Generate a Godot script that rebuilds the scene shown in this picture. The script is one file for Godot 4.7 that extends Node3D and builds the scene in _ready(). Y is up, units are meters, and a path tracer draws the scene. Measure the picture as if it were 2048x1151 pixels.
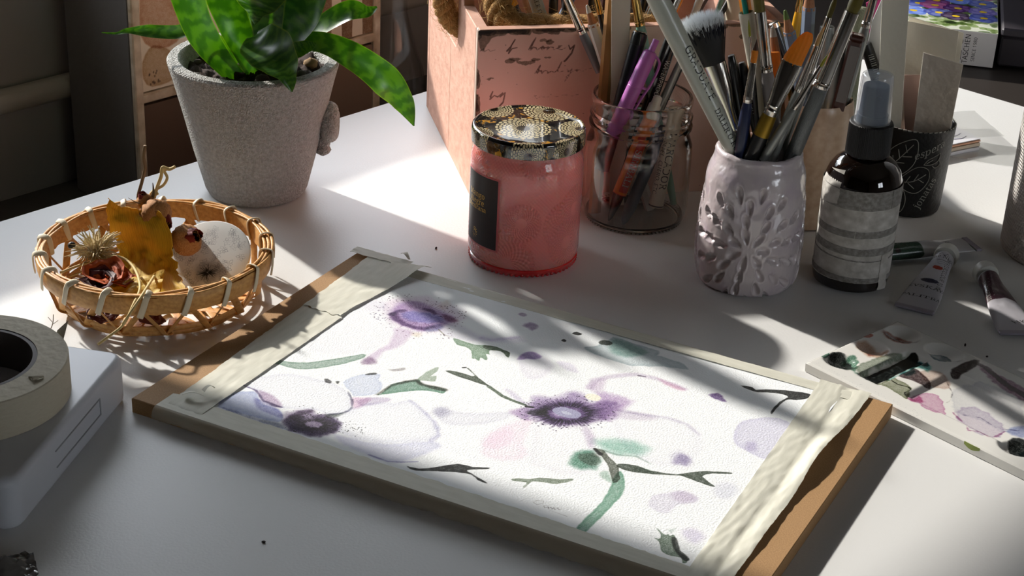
extends Node3D
# Sunlit artist's table: taped watercolour on a board, jars of brushes, candle, basket, potted plant.
# Units are metres, y is up; the table top is at y = TY. The table, the wall with the window and the small drawer unit share the turn ROOM.
const TY := 0.74
const ROOM := 0.83723
const SUN_TURN := 44.0
const SUN_HIGH := 28.0

func _ready():
	var cam := Camera3D.new()
	cam.name = "camera"
	cam.fov = 18.95
	cam.near = 0.02
	cam.far = 30.0
	add_child(cam)
	cam.position = Vector3(0, TY + 0.53, 0)
	cam.rotation = Vector3(deg_to_rad(-26.143), 0, 0)
	cam.rotate_object_local(Vector3(0, 0, 1), deg_to_rad(2.7296))
	cam.current = true
	var env := Environment.new()
	env.background_mode = Environment.BG_SKY
	var sky := Sky.new()
	var sm := ProceduralSkyMaterial.new()
	sm.sky_top_color = Color(0.86, 0.885, 0.92)
	sm.sky_horizon_color = Color(0.92, 0.94, 0.96)
	sm.ground_horizon_color = Color(0.62, 0.6, 0.56)
	sm.ground_bottom_color = Color(0.4, 0.38, 0.35)
	sm.sun_angle_max = 20.0
	sky.sky_material = sm
	env.sky = sky
	env.background_energy_multiplier = 7.6
	env.tonemap_mode = Environment.TONE_MAPPER_LINEAR
	env.tonemap_exposure = 1.12
	env.sdfgi_enabled = true
	env.ssao_enabled = true
	env.ssil_enabled = true
	var we := WorldEnvironment.new()
	we.name = "environment"
	we.environment = env
	add_child(we)
	var sun := DirectionalLight3D.new()
	sun.name = "sun"
	add_child(sun)
	var a := deg_to_rad(SUN_TURN)
	var b := deg_to_rad(SUN_HIGH)
	sun.look_at_from_position(Vector3.ZERO, Vector3(cos(b) * cos(a), -sin(b), cos(b) * sin(a)), Vector3.UP)
	sun.light_color = Color(1.0, 0.975, 0.94)
	sun.light_energy = 1.78
	sun.light_angular_distance = 1.7
	sun.shadow_enabled = true
	prepare()
	room()
	table()
	cabinet()
	board_and_painting()
	palette()
	plant()
	basket()
	tape_and_case()
	candle()
	pink_box()
	glass_jar()
	ceramic_pot()
	cream_cup()
	black_mug()
	spray_bottle()
	paint_tubes()
	far_corner()
	crumbs()


# ---------------------------------------------------------------- nodes
var used := {}

func numbered(called: String) -> String:
	if not used.has(called):
		used[called] = 0
		return called
	used[called] += 1
	return "%s_%03d" % [called, used[called]]

func thing(called: String, label: String, category: String, at := Vector3.ZERO, turn := 0.0, group := "") -> Node3D:
	var o := Node3D.new()
	o.name = numbered(called)
	add_child(o)
	o.position = at
	o.rotation.y = turn
	tag(o, label, category, group)
	return o

func tag(o: Node, label: String, category: String, group := ""):
	o.set_meta("label", label)
	o.set_meta("category", category)
	if group:
		o.set_meta("group", group)

func part(called: String, g: Geo, m: Material, parent: Node, label := "") -> MeshInstance3D:
	var o := MeshInstance3D.new()
	o.name = called
	o.mesh = g.mesh()
	o.material_override = m
	parent.add_child(o, true)
	if label:
		o.set_meta("label", label)
	return o

func solo(called: String, g: Geo, m: Material, label: String, category: String, at := Vector3.ZERO, turn := 0.0, group := "") -> MeshInstance3D:
	var o := part(numbered(called), g, m, self)
	o.position = at
	o.rotation.y = turn
	tag(o, label, category, group)
	return o

func struct(called: String, g: Geo, m: Material, parent: Node = self) -> MeshInstance3D:
	var o := part(called, g, m, parent)
	if parent == self:
		o.set_meta("kind", "structure")
	return o

func along(a: Vector3, b: Vector3, side := Vector3(0, 0, 1)) -> Transform3D:
	# y axis from a to b, z axis as near to «side» as it can be
	var y := (b - a).normalized()
	var x := y.cross(side).normalized()
	return Transform3D(Basis(x, y, x.cross(y)), a)


# ---------------------------------------------------------------- geometry
class Geo:
	var v := PackedVector3Array()
	var n := PackedVector3Array()
	var uv := PackedVector2Array()
	var c := PackedColorArray()
	var ix := PackedInt32Array()
	var tint := Color.WHITE
	var xf := Transform3D()

	func grid(rows: Array, wrap := false, uvs := [], cols := []):
		# rows of points: columns run along u, rows along v; the front looks along dv x du
		var nr := rows.size()
		var nc: int = rows[0].size()
		var at := v.size()
		var nn := PackedVector3Array()
		nn.resize(nr * nc)
		for i in nr - 1:
			var ra: PackedVector3Array = rows[i]
			var rb: PackedVector3Array = rows[i + 1]
			for j in nc - 1:
				var f := (rb[j + 1] - ra[j]).cross(ra[j + 1] - rb[j])
				var k := i * nc + j
				nn[k] += f
				nn[k + 1] += f
				nn[k + nc] += f
				nn[k + nc + 1] += f
				ix.append_array(PackedInt32Array([at + k, at + k + 1, at + k + nc, at + k + 1, at + k + nc + 1, at + k + nc]))
		if wrap:
			for i in nr:
				var s := nn[i * nc] + nn[i * nc + nc - 1]
				nn[i * nc] = s
				nn[i * nc + nc - 1] = s
		for i in nr:
			var r: PackedVector3Array = rows[i]
			for j in nc:
				v.append(xf * r[j])
				n.append((xf.basis * nn[i * nc + j]).normalized())
				uv.append(uvs[i][j] if uvs else Vector2(float(j) / (nc - 1), float(i) / (nr - 1)))
				c.append(cols[i][j] if cols else tint)

	func tri(a: Vector3, b: Vector3, d: Vector3):
		var f := (xf.basis * (d - a).cross(b - a)).normalized()
		for p in [a, b, d]:
			ix.append(v.size())
			v.append(xf * p)
			n.append(f)
			uv.append(Vector2(p.x, p.z))
			c.append(tint)

	func quad(a: Vector3, b: Vector3, d: Vector3, e: Vector3):
		tri(a, b, d)
		tri(a, d, e)

	func lathe(prof: Array, seg := 40, ridge := 0.0, ridges := 0, squash := []):
		# prof: Vector2(radius, y), listed from the bottom up on the outside; sharp corners are kept
		var runs := []
		var run := [0]
		var len := [0.0]
		for k in range(1, prof.size()):
			len.append(len[k - 1] + prof[k].distance_to(prof[k - 1]))
		for k in range(1, prof.size()):
			run.append(k)
			if k < prof.size() - 1:
				var d1: Vector2 = (prof[k] - prof[k - 1]).normalized()
				var d2: Vector2 = (prof[k + 1] - prof[k]).normalized()
				if d1.dot(d2) < 0.75:
					runs.append(run)
					run = [k]
		runs.append(run)
		for r in runs:
			var rows := []
			var uvs := []
			for k in r:
				var row := PackedVector3Array()
				var ur := PackedVector2Array()
				var q: float = squash[k] if squash else 1.0
				for j in seg + 1:
					var t := TAU * j / seg
					var w := 1.0 + (ridge * cos(t * ridges) if ridges else 0.0)
					row.append(Vector3(prof[k].x * cos(t) * w, prof[k].y, prof[k].x * sin(t) * w * q))
					ur.append(Vector2(float(j) / seg, len[k] / len[len.size() - 1]))
				rows.append(row)
				uvs.append(ur)
			grid(rows, true, uvs)

	func tube(path: Array, rad: Variant, seg := 8, flat := 1.0, up := Vector3.ZERO, caps := true):
		var rows := []
		var cnt := path.size()
		var t0: Vector3 = (path[1] - path[0]).normalized()
		var x := (up if up != Vector3.ZERO else (Vector3.RIGHT if absf(t0.x) < 0.7 else Vector3.UP))
		for i in cnt:
			var t: Vector3 = (path[mini(i + 1, cnt - 1)] - path[maxi(i - 1, 0)]).normalized()
			x = (x - t * x.dot(t)).normalized()
			var b := x.cross(t)
			var r: float = rad[i] if rad is Array else rad
			var row := PackedVector3Array()
			for j in seg + 1:
				var a := TAU * j / seg
				row.append(path[i] + x * cos(a) * r + b * sin(a) * r * flat)
			rows.append(row)
		if caps:
			for e in 2:
				var p: Vector3 = path[0] if e == 0 else path[cnt - 1]
				var row := PackedVector3Array()
				for j in seg + 1:
					row.append(p)
				if e == 0:
					rows.push_front(row)
				else:
					rows.append(row)
		grid(rows, true)

	func box(size: Vector3, bev := 0.001, at := Vector3.ZERO):
		# a block with chamfered edges, centred at «at»
		var h := size * 0.5
		bev = minf(bev, minf(h.x, minf(h.y, h.z)) * 0.98)
		var old := xf
		xf = xf * Transform3D(Basis(), at)
		for ax in 3:
			for s in [-1.0, 1.0]:
				var u := Vector3.ZERO
				var w := Vector3.ZERO
				var o := Vector3.ZERO
				o[ax] = s * h[ax]
				u[(ax + 1) % 3] = (h[(ax + 1) % 3] - bev)
				w[(ax + 2) % 3] = (h[(ax + 2) % 3] - bev) * s
				quad(o - u - w, o - u + w, o + u + w, o + u - w)
				# bevel strip towards +(ax+1)
				for s2 in [-1.0, 1.0]:
					var a1 := (ax + 1) % 3
					var a2 := (ax + 2) % 3
					var p := Vector3.ZERO
					var q := Vector3.ZERO
					p[ax] = s * h[ax]
					p[a1] = s2 * (h[a1] - bev)
					q[ax] = s * (h[ax] - bev)
					q[a1] = s2 * h[a1]
					var l := Vector3.ZERO
					l[a2] = h[a2] - bev
					if s * s2 > 0:
						quad(p - l, p + l, q + l, q - l)
					else:
						quad(p + l, p - l, q - l, q + l)
		for sx in [-1.0, 1.0]:
			for sy in [-1.0, 1.0]:
				for sz in [-1.0, 1.0]:
					var sg := Vector3(sx, sy, sz)
					var px := Vector3(h.x, h.y - bev, h.z - bev) * sg
					var py := Vector3(h.x - bev, h.y, h.z - bev) * sg
					var pz := Vector3(h.x - bev, h.y - bev, h.z) * sg
					if sx * sy * sz > 0:
						tri(px, pz, py)
					else:
						tri(px, py, pz)
		xf = old

	func prism(outline: PackedVector2Array, y0: float, y1: float, bev := 0.0, holes := []):
		# outline in x, z; from y0 up to y1, the upper rim chamfered; UV in metres
		var pts := outline
		if Geometry2D.is_polygon_clockwise(pts):
			pts.reverse()
		var top := pts
		if bev > 0.0:
			var off := Geometry2D.offset_polygon(pts, -bev, Geometry2D.JOIN_MITER)
			if off.size() == 1 and off[0].size() == pts.size():
				top = off[0]
				var best := 0
				for k in top.size():
					if top[k].distance_to(pts[0]) < top[best].distance_to(pts[0]):
						best = k
				var turned := PackedVector2Array()
				for k in top.size():
					turned.append(top[(best + k) % top.size()])
				top = turned
			else:
				bev = 0.0
		var m := pts.size()
		for i in m:
			var a := pts[i]
			var b := pts[(i + 1) % m]
			var ta := top[i]
			var tb := top[(i + 1) % m]
			quad(Vector3(a.x, y0, a.y), Vector3(a.x, y1 - bev, a.y), Vector3(b.x, y1 - bev, b.y), Vector3(b.x, y0, b.y))
			if bev > 0.0:
				quad(Vector3(a.x, y1 - bev, a.y), Vector3(ta.x, y1, ta.y), Vector3(tb.x, y1, tb.y), Vector3(b.x, y1 - bev, b.y))
		for cap in 2:
			var poly := top if cap == 0 else pts
			var y := y1 if cap == 0 else y0
			var tr := Geometry2D.triangulate_polygon(poly)
			for k in range(0, tr.size(), 3):
				var a := Vector3(poly[tr[k]].x, y, poly[tr[k]].y)
				var b := Vector3(poly[tr[k + 1]].x, y, poly[tr[k + 1]].y)
				var d := Vector3(poly[tr[k + 2]].x, y, poly[tr[k + 2]].y)
				var up := (d - a).cross(b - a).y > 0.0
				if up == (cap == 0):
					tri(a, b, d)
				else:
					tri(a, d, b)

	func sheet(nu: int, nv: int, f: Callable, thick := 0.0):
		# a bent sheet f(u, v) -> Vector3; with a thickness it is closed: underside and rim too
		var rows := []
		for i in nv + 1:
			var row := PackedVector3Array()
			for j in nu + 1:
				row.append((f as Callable).call(float(j) / nu, float(i) / nv))
			rows.append(row)
		if thick <= 0.0:
			grid(rows)
			return
		var low := []
		for i in nv + 1:
			var row := PackedVector3Array()
			for j in nu + 1:
				var du: Vector3 = rows[i][mini(j + 1, nu)] - rows[i][maxi(j - 1, 0)]
				var dv: Vector3 = rows[mini(i + 1, nv)][j] - rows[maxi(i - 1, 0)][j]
				row.append(rows[i][j] - dv.cross(du).normalized() * thick)
			low.append(row)
		grid(rows)
		var back := []
		var uvs := []
		for i in nv + 1:
			var row := PackedVector3Array()
			var ur := PackedVector2Array()
			for j in nu + 1:
				row.append(low[i][nu - j])
				ur.append(Vector2(1.0 - float(j) / nu, float(i) / nv))
			back.append(row)
			uvs.append(ur)
		grid(back, false, uvs)
		for i in nv:
			for e in [0, nu]:
				var s := [rows[i][e], rows[i + 1][e], low[i + 1][e], low[i][e]]
				if e == 0:
					quad(s[0], s[1], s[2], s[3])
				else:
					quad(s[0], s[3], s[2], s[1])
		for j in nu:
			for e in [0, nv]:
				var s := [rows[e][j], rows[e][j + 1], low[e][j + 1], low[e][j]]
				if e == 0:
					quad(s[0], s[3], s[2], s[1])
				else:
					quad(s[0], s[1], s[2], s[3])

	func letters(text: String, size: float, f: Callable, font := "Droid Sans", spread := 0.0):
		# lettering bent onto a surface: f(x, y) -> Vector3, x and y in metres from the middle of the words
		var tm := TextMesh.new()
		var sf := SystemFont.new()
		sf.font_names = PackedStringArray([font])
		tm.font = sf
		tm.text = text
		tm.font_size = 48
		tm.pixel_size = size / 48.0
		tm.depth = 0.0
		tm.curve_step = 2.0
		var a := tm.get_mesh_arrays()
		var pv: PackedVector3Array = a[Mesh.ARRAY_VERTEX]
		var ii: PackedInt32Array = a[Mesh.ARRAY_INDEX] if a[Mesh.ARRAY_INDEX] != null else PackedInt32Array(range(pv.size()))
		for k in range(0, ii.size(), 3):
			var q := []
			for m in 3:
				q.append((f as Callable).call(pv[ii[k + m]].x, pv[ii[k + m]].y))
			tri(q[0], q[1], q[2])

	func mesh() -> ArrayMesh:
		var a := []
		a.resize(Mesh.ARRAY_MAX)
		a[Mesh.ARRAY_VERTEX] = v
		a[Mesh.ARRAY_NORMAL] = n
		a[Mesh.ARRAY_TEX_UV] = uv
		a[Mesh.ARRAY_COLOR] = c
		a[Mesh.ARRAY_INDEX] = ix
		var am := ArrayMesh.new()
		am.add_surface_from_arrays(Mesh.PRIMITIVE_TRIANGLES, a)
		return am


# ---------------------------------------------------------------- painted prints: washes, lines and dots of pigment on a sheet
static var speck: PackedByteArray
static var cloud: PackedByteArray

class Sheet:
	var w := 0
	var h := 0
	var s := 4.0
	var o := Vector2.ZERO
	var r := PackedFloat32Array()
	var g := PackedFloat32Array()
	var b := PackedFloat32Array()
	var fine: PackedByteArray
	var soft_noise: PackedByteArray

	func start(lo: Vector2, hi: Vector2, scale: float, base: Color, f: PackedByteArray, sn: PackedByteArray):
		o = lo
		s = scale
		w = int((hi.x - lo.x) * s)
		h = int((hi.y - lo.y) * s)
		fine = f
		soft_noise = sn
		r.resize(w * h)
		g.resize(w * h)
		b.resize(w * h)
		r.fill(base.r)
		g.fill(base.g)
		b.fill(base.b)

	func _dist(p: Vector2, pts: PackedVector2Array, closed: bool, rad: Array) -> float:
		var best := 1e9
		var inside := false
		var m := pts.size()
		var cnt := m if closed else m - 1
		for i in cnt:
			var a := pts[i]
			var q := pts[(i + 1) % m]
			var ab := q - a
			var t := clampf((p - a).dot(ab) / maxf(ab.length_squared(), 1e-9), 0.0, 1.0)
			var d := p.distance_to(a + ab * t)
			if not closed:
				d -= lerpf(rad[i], rad[i + 1], t)
			if d < best:
				best = d
			if closed and (a.y > p.y) != (q.y > p.y) and p.x < ab.x * (p.y - a.y) / ab.y + a.x:
				inside = not inside
		return -best if inside else best

	# closed: a patch of pigment; edge: darker rim of width «ew»; grain: granulation; warp: ragged outline (mm). Open: a stroke of radii «rad».
	func wash(flat: Array, col: Color, al: float, soft := 1.0, edge := 0.0, ew := 2.0, grain := 0.25, warp := 1.0, closed := true, rad := []):
		var pts := PackedVector2Array()
		for k in range(0, flat.size(), 2):
			pts.append(Vector2(flat[k], flat[k + 1]))
		if closed and pts.size() > 3:
			pts = smooth(pts)
		var lo := pts[0]
		var hi := pts[0]
		for p in pts:
			lo = lo.min(p)
			hi = hi.max(p)
		var pad := soft + warp
		if not closed:
			pad += rad.max()
		var x0 := maxi(0, int((lo.x - pad - o.x) * s))
		var x1 := mini(w - 1, int((hi.x + pad - o.x) * s) + 1)
		var y0 := maxi(0, int((lo.y - pad - o.y) * s))
		var y1 := mini(h - 1, int((hi.y + pad - o.y) * s) + 1)
		if x1 <= x0 or y1 <= y0:
			return
		var step := 4 if (x1 - x0) > 60 else 2
		if (x1 - x0) < 14:
			step = 1
		var cw := int((x1 - x0) / step) + 2
		var ch := int((y1 - y0) / step) + 2
		var coarse := PackedFloat32Array()
		coarse.resize(cw * ch)
		for j in ch:
			for i in cw:
				coarse[j * cw + i] = _dist(o + Vector2(x0 + i * step, y0 + j * step) / s, pts, closed, rad)
		var inv := 1.0 / step
		var kr := 1.0 - col.r
		var kg := 1.0 - col.g
		var kb := 1.0 - col.b
		var half := 1.0 / (2.0 * maxf(soft, 0.01))
		var far := soft + warp * 0.5
		for y in range(y0, y1):
			var fy := (y - y0) * inv
			var j := int(fy)
			fy -= j
			for x in range(x0, x1):
				var fx := (x - x0) * inv
				var i := int(fx)
				fx -= i
				var k := j * cw + i
				var d := lerpf(lerpf(coarse[k], coarse[k + 1], fx), lerpf(coarse[k + cw], coarse[k + cw + 1], fx), fy)
				if d > far:
					continue
				var nk := ((y & 511) << 9) | (x & 511)
				d += (soft_noise[nk] * 0.003922 - 0.5) * warp
				if d >= soft:
					continue
				var t := clampf(0.5 - d * half, 0.0, 1.0)
				t = t * t * (3.0 - 2.0 * t)
				var q := al
				if edge > 0.0 and d < soft:
					q += edge * exp(minf(0.0, d + soft * 0.5) / ew)
				t *= q * (1.0 - grain + 2.0 * grain * fine[nk] * 0.003922) * (0.8 + 0.4 * soft_noise[(nk * 3 + 7000) & 262143] * 0.003922)
				t = minf(t, 1.0)
				var m := y * w + x
				r[m] *= 1.0 - t * kr
				g[m] *= 1.0 - t * kg
				b[m] *= 1.0 - t * kb

	func smooth(p: PackedVector2Array) -> PackedVector2Array:
		var q := PackedVector2Array()
		var m := p.size()
		for i in m:
			var a := p[(i - 1 + m) % m]
			var e := p[(i + 2) % m]
			q.append(p[i])
			q.append(p[i].cubic_interpolate(p[(i + 1) % m], a, e, 0.5))
		return q

	func line(flat: Array, r0: float, r1: float, col: Color, al := 1.0, soft := 0.25, warp := 0.4, grain := 0.2):
		var rad := []
		var m := flat.size() / 2
		for k in m:
			rad.append(lerpf(r0, r1, float(k) / maxf(1.0, m - 1.0)))
		wash(flat, col, al, soft, 0.0, 1.0, grain, warp, false, rad)

	func dot(c: Vector2, rx: float, ry: float, col: Color, al: float, cover := false):
		var x0 := maxi(0, int((c.x - rx - o.x) * s) - 1)
		var x1 := mini(w - 1, int((c.x + rx - o.x) * s) + 2)
		var y0 := maxi(0, int((c.y - ry - o.y) * s) - 1)
		var y1 := mini(h - 1, int((c.y + ry - o.y) * s) + 2)
		for y in range(y0, y1):
			for x in range(x0, x1):
				var p := (o + Vector2(x + 0.5, y + 0.5) / s - c) / Vector2(rx, ry)
				var t := clampf((1.15 - p.length()) * maxf(rx, ry) * s * 0.7, 0.0, 1.0) * al
				if t <= 0.0:
					continue
				var m := y * w + x
				if cover:
					r[m] = lerpf(r[m], col.r, t)
					g[m] = lerpf(g[m], col.g, t)
					b[m] = lerpf(b[m], col.b, t)
				else:
					r[m] *= 1.0 - t * (1.0 - col.r)
					g[m] *= 1.0 - t * (1.0 - col.g)
					b[m] *= 1.0 - t * (1.0 - col.b)

	func texture() -> ImageTexture:
		var by := PackedByteArray()
		by.resize(w * h * 3)
		for k in w * h:
			by[k * 3] = int(clampf(r[k], 0.0, 1.0) * 255.0)
			by[k * 3 + 1] = int(clampf(g[k], 0.0, 1.0) * 255.0)
			by[k * 3 + 2] = int(clampf(b[k], 0.0, 1.0) * 255.0)
		return ImageTexture.create_from_image(Image.create_from_data(w, h, false, Image.FORMAT_RGB8, by))


# ---------------------------------------------------------------- materials
var M := {}
var rng := RandomNumberGenerator.new()

func prepare():
	rng.seed = 4711
	var fn := FastNoiseLite.new()
	fn.seed = 5
	fn.noise_type = FastNoiseLite.TYPE_SIMPLEX_SMOOTH
	fn.frequency = 0.25
	fn.fractal_octaves = 3
	var im := fn.get_seamless_image(512, 512)
	im.convert(Image.FORMAT_L8)
	speck = im.get_data()
	fn.seed = 9
	fn.frequency = 0.022
	fn.fractal_octaves = 4
	im = fn.get_seamless_image(512, 512)
	im.convert(Image.FORMAT_L8)
	cloud = im.get_data()

func mat(key: String, col: Color, rough := 0.6, metal := 0.0, more := {}) -> StandardMaterial3D:
	if M.has(key):
		return M[key]
	var m := StandardMaterial3D.new()
	m.resource_name = key
	m.albedo_color = col
	m.roughness = rough
	m.metallic = metal
	for k in more:
		m.set(k, more[k])
	M[key] = m
	return m

func noise(seed_: int, freq: float, oct := 3, c0 := Color.BLACK, c1 := Color.WHITE, size := 256, kind := FastNoiseLite.TYPE_SIMPLEX_SMOOTH, mid := 0.5) -> NoiseTexture2D:
	var f := FastNoiseLite.new()
	f.seed = seed_
	f.frequency = freq
	f.fractal_octaves = oct
	f.noise_type = kind
	var t := NoiseTexture2D.new()
	t.width = size
	t.height = size
	t.seamless = true
	t.noise = f
	var gr := Gradient.new()
	gr.set_color(0, c0)
	gr.set_color(1, c1)
	if mid != 0.5:
		gr.add_point(mid, c0.lerp(c1, 0.5))
	t.color_ramp = gr
	return t

func tri_plan(m: StandardMaterial3D, repeats: float, stretch := Vector3.ONE, world := false) -> StandardMaterial3D:
	m.uv1_triplanar = true
	m.uv1_world_triplanar = world
	m.uv1_scale = stretch * repeats
	return m

func relief(m: StandardMaterial3D, t: Texture2D, cm: float) -> StandardMaterial3D:
	m.heightmap_enabled = true
	m.heightmap_texture = t
	m.heightmap_scale = cm
	return m

func ball(c: Vector3, rx: float, ry: float, rz: float, seg := 12, rough := 0.0, seed_ := 0) -> Geo:
	var g := Geo.new()
	blob(g, c, Vector3(rx, ry, rz), seg, rough, seed_)
	return g

func blob(g: Geo, c: Vector3, rad: Vector3, seg := 12, rough := 0.0, seed_ := 0):
	var f := FastNoiseLite.new()
	f.seed = seed_
	f.frequency = 0.9
	var rows := []
	for i in seg / 2 + 1:
		var row := PackedVector3Array()
		var a := -PI / 2 + PI * i / (seg / 2)
		for j in seg + 1:
			var t := TAU * (j % seg) / seg
			var d := Vector3(cos(a) * cos(t), sin(a), cos(a) * sin(t))
			if i == 0 or i == seg / 2:
				d = Vector3(0, signf(a), 0)
			row.append(c + d * rad * (1.0 + rough * f.get_noise_3dv(d * 1.6 + Vector3(seed_, 0, 0))))
		rows.append(row)
	g.grid(rows, true)

func spline(pts: Array, per := 8) -> Array:
	var out := []
	for i in pts.size() - 1:
		var a = pts[maxi(i - 1, 0)]
		var d = pts[mini(i + 2, pts.size() - 1)]
		for k in per:
			out.append(pts[i].cubic_interpolate(pts[i + 1], a, d, float(k) / per))
	out.append(pts[pts.size() - 1])
	return out


# ---------------------------------------------------------------- the room: local x runs along the window wall, z into the room
func room():
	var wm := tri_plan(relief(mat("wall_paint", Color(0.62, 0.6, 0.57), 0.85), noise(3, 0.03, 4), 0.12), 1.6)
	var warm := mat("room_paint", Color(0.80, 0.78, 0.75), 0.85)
	var g := Geo.new()
	var zi := -1.33
	# window wall with one opening: x 0.40 .. 1.62, from 0.21 above the table top
	var lo := TY + 0.21
	var hi := TY + 0.64
	g.box(Vector3(5.0, lo + 0.1, 0.16), 0.002, Vector3(0.5, (lo - 0.1) / 2.0, zi - 0.08))
	g.box(Vector3(5.0, 2.8 - hi, 0.16), 0.002, Vector3(0.5, (hi + 2.8) / 2, zi - 0.08))
	g.box(Vector3(2.4, hi - lo, 0.16), 0.002, Vector3(-0.8, (lo + hi) / 2, zi - 0.08))
	g.box(Vector3(1.38, hi - lo, 0.16), 0.002, Vector3(2.31, (lo + hi) / 2, zi - 0.08))
	struct("wall_back", g, wm).rotation.y = ROOM
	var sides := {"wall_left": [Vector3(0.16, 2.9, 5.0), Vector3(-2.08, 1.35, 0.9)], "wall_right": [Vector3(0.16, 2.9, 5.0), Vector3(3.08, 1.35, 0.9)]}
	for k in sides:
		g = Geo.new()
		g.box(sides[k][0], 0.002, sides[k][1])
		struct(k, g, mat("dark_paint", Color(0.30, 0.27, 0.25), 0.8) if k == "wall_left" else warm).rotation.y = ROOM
	# wall behind the viewer, with a second window that shines back on the jars
	g = Geo.new()
	g.box(Vector3(5.3, 1.2, 0.16), 0.002, Vector3(0.5, 0.5, 2.98))
	g.box(Vector3(5.3, 0.8, 0.16), 0.002, Vector3(0.5, 2.4, 2.98))
	g.box(Vector3(2.3, 0.9, 0.16), 0.002, Vector3(-1.0, 1.55, 2.98))
	g.box(Vector3(2.05, 0.9, 0.16), 0.002, Vector3(2.125, 1.55, 2.98))
	struct("wall_front", g, warm).rotation.y = ROOM
	var win2 := Node3D.new()
	win2.name = "window_2"
	win2.set_meta("kind", "structure")
	win2.rotation.y = ROOM
	add_child(win2)
	for x in [0.17, 0.625, 1.08]:
		g = Geo.new()
		g.box(Vector3(0.05, 0.9, 0.07), 0.004, Vector3(x, 1.55, 2.98))
		part("mullion", g, mat("window_paint", Color(0.87, 0.87, 0.86), 0.4), win2)
	g = Geo.new()
	g.box(Vector3(5.3, 0.12, 4.6), 0.002, Vector3(0.5, -0.06, 0.8))
	struct("floor", g, tri_plan(mat("floor_wood", Color(0.42, 0.33, 0.25), 0.5, 0.0, {"albedo_texture": noise(8, 0.02, 3, Color(0.7, 0.62, 0.55), Color(1, 1, 1))}), 0.9, Vector3(0.3, 1, 3))).rotation.y = ROOM
	g = Geo.new()
	g.box(Vector3(5.3, 0.12, 4.6), 0.002, Vector3(0.5, 2.81, 0.8))
	struct("ceiling", g, mat("ceiling_paint", Color(0.85, 0.84, 0.82), 0.9)).rotation.y = ROOM
	# window frame, out of the picture: jambs, head, sill board
	var win := Node3D.new()
	win.name = "window_1"
	win.set_meta("kind", "structure")
	win.rotation.y = ROOM
	add_child(win)
	var white := mat("window_paint", Color(0.87, 0.87, 0.86), 0.4)
	for r in [[0.42, 0.04], [1.60, 0.04]]:
		g = Geo.new()
		g.box(Vector3(0.04, hi - lo, 0.07), 0.004, Vector3(r[0], (lo + hi) / 2, zi - 0.1))
		part("jamb", g, white, win)
	g = Geo.new()
	g.box(Vector3(1.14, 0.04, 0.07), 0.004, Vector3(1.01, hi - 0.02, zi - 0.1))
	part("head", g, white, win)
	# low ledge under the window, on which the drawer unit stands
	g = Geo.new()
	g.box(Vector3(3.2, 0.04, 0.262), 0.003, Vector3(0.6, TY - 0.14, -1.199))
	struct("trim_1", g, tri_plan(relief(mat("ledge_paint", Color(0.3, 0.28, 0.26), 0.8), noise(13, 0.05, 4), 0.05), 4.0)).rotation.y = ROOM
	# curtain drawn aside: its free edge slants up to the right
	g = Geo.new()
	g.sheet(60, 20, func(u: float, v: float):
		var y := lerpf(0.19, 0.9, v)
		var edge := 0.52 + (y - 0.19) * 0.53
		edge = minf(edge, 0.96)
		var x := lerpf(-0.5, edge, u)
		return Vector3(x, TY + y, -1.25 + 0.018 * sin(u * 34.0 + v * 0.6)), 0.0012)
	var cl := solo("curtain", g, mat("curtain_cloth", Color(0.62, 0.6, 0.57), 0.9), "heavy grey curtain hanging at the window beside the table", "curtain")
	cl.rotation.y = ROOM
	# heating pipe along the wall
	g = Geo.new()
	g.tube([Vector3(-1.4, TY - 0.0215, -1.318), Vector3(2.9, TY - 0.0215, -1.318)], 0.0112, 20)
	var hp := solo("heating_pipe", g, relief(mat("pipe_paint", Color(0.66, 0.63, 0.57), 0.5), noise(21, 0.04, 2), 0.02), "cream painted heating pipe running along the dark wall behind the table", "pipe")
	hp.rotation.y = ROOM


func table():
	var t := thing("table", "white laminate table top that everything lies on", "table", Vector3.ZERO, ROOM)
	var lam := mat("white_laminate", Color(0.868, 0.87, 0.865), 0.42)
	tri_plan(relief(lam, noise(31, 0.09, 2, Color.BLACK, Color.WHITE, 512), 0.006), 9.0)
	var g := Geo.new()
	g.box(Vector3(1.40, 0.024, 0.84), 0.002, Vector3(0.7325, TY - 0.012, -0.632))
	part("table_top", g, lam, t)
	for x in [0.08, 1.38]:
		for z in [-0.99, -0.27]:
			g = Geo.new()
			g.box(Vector3(0.05, TY - 0.024, 0.05), 0.003, Vector3(x, (TY - 0.024) / 2, z))
			part("leg", g, mat("leg_paint", Color(0.8, 0.8, 0.8), 0.5), t)


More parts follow.
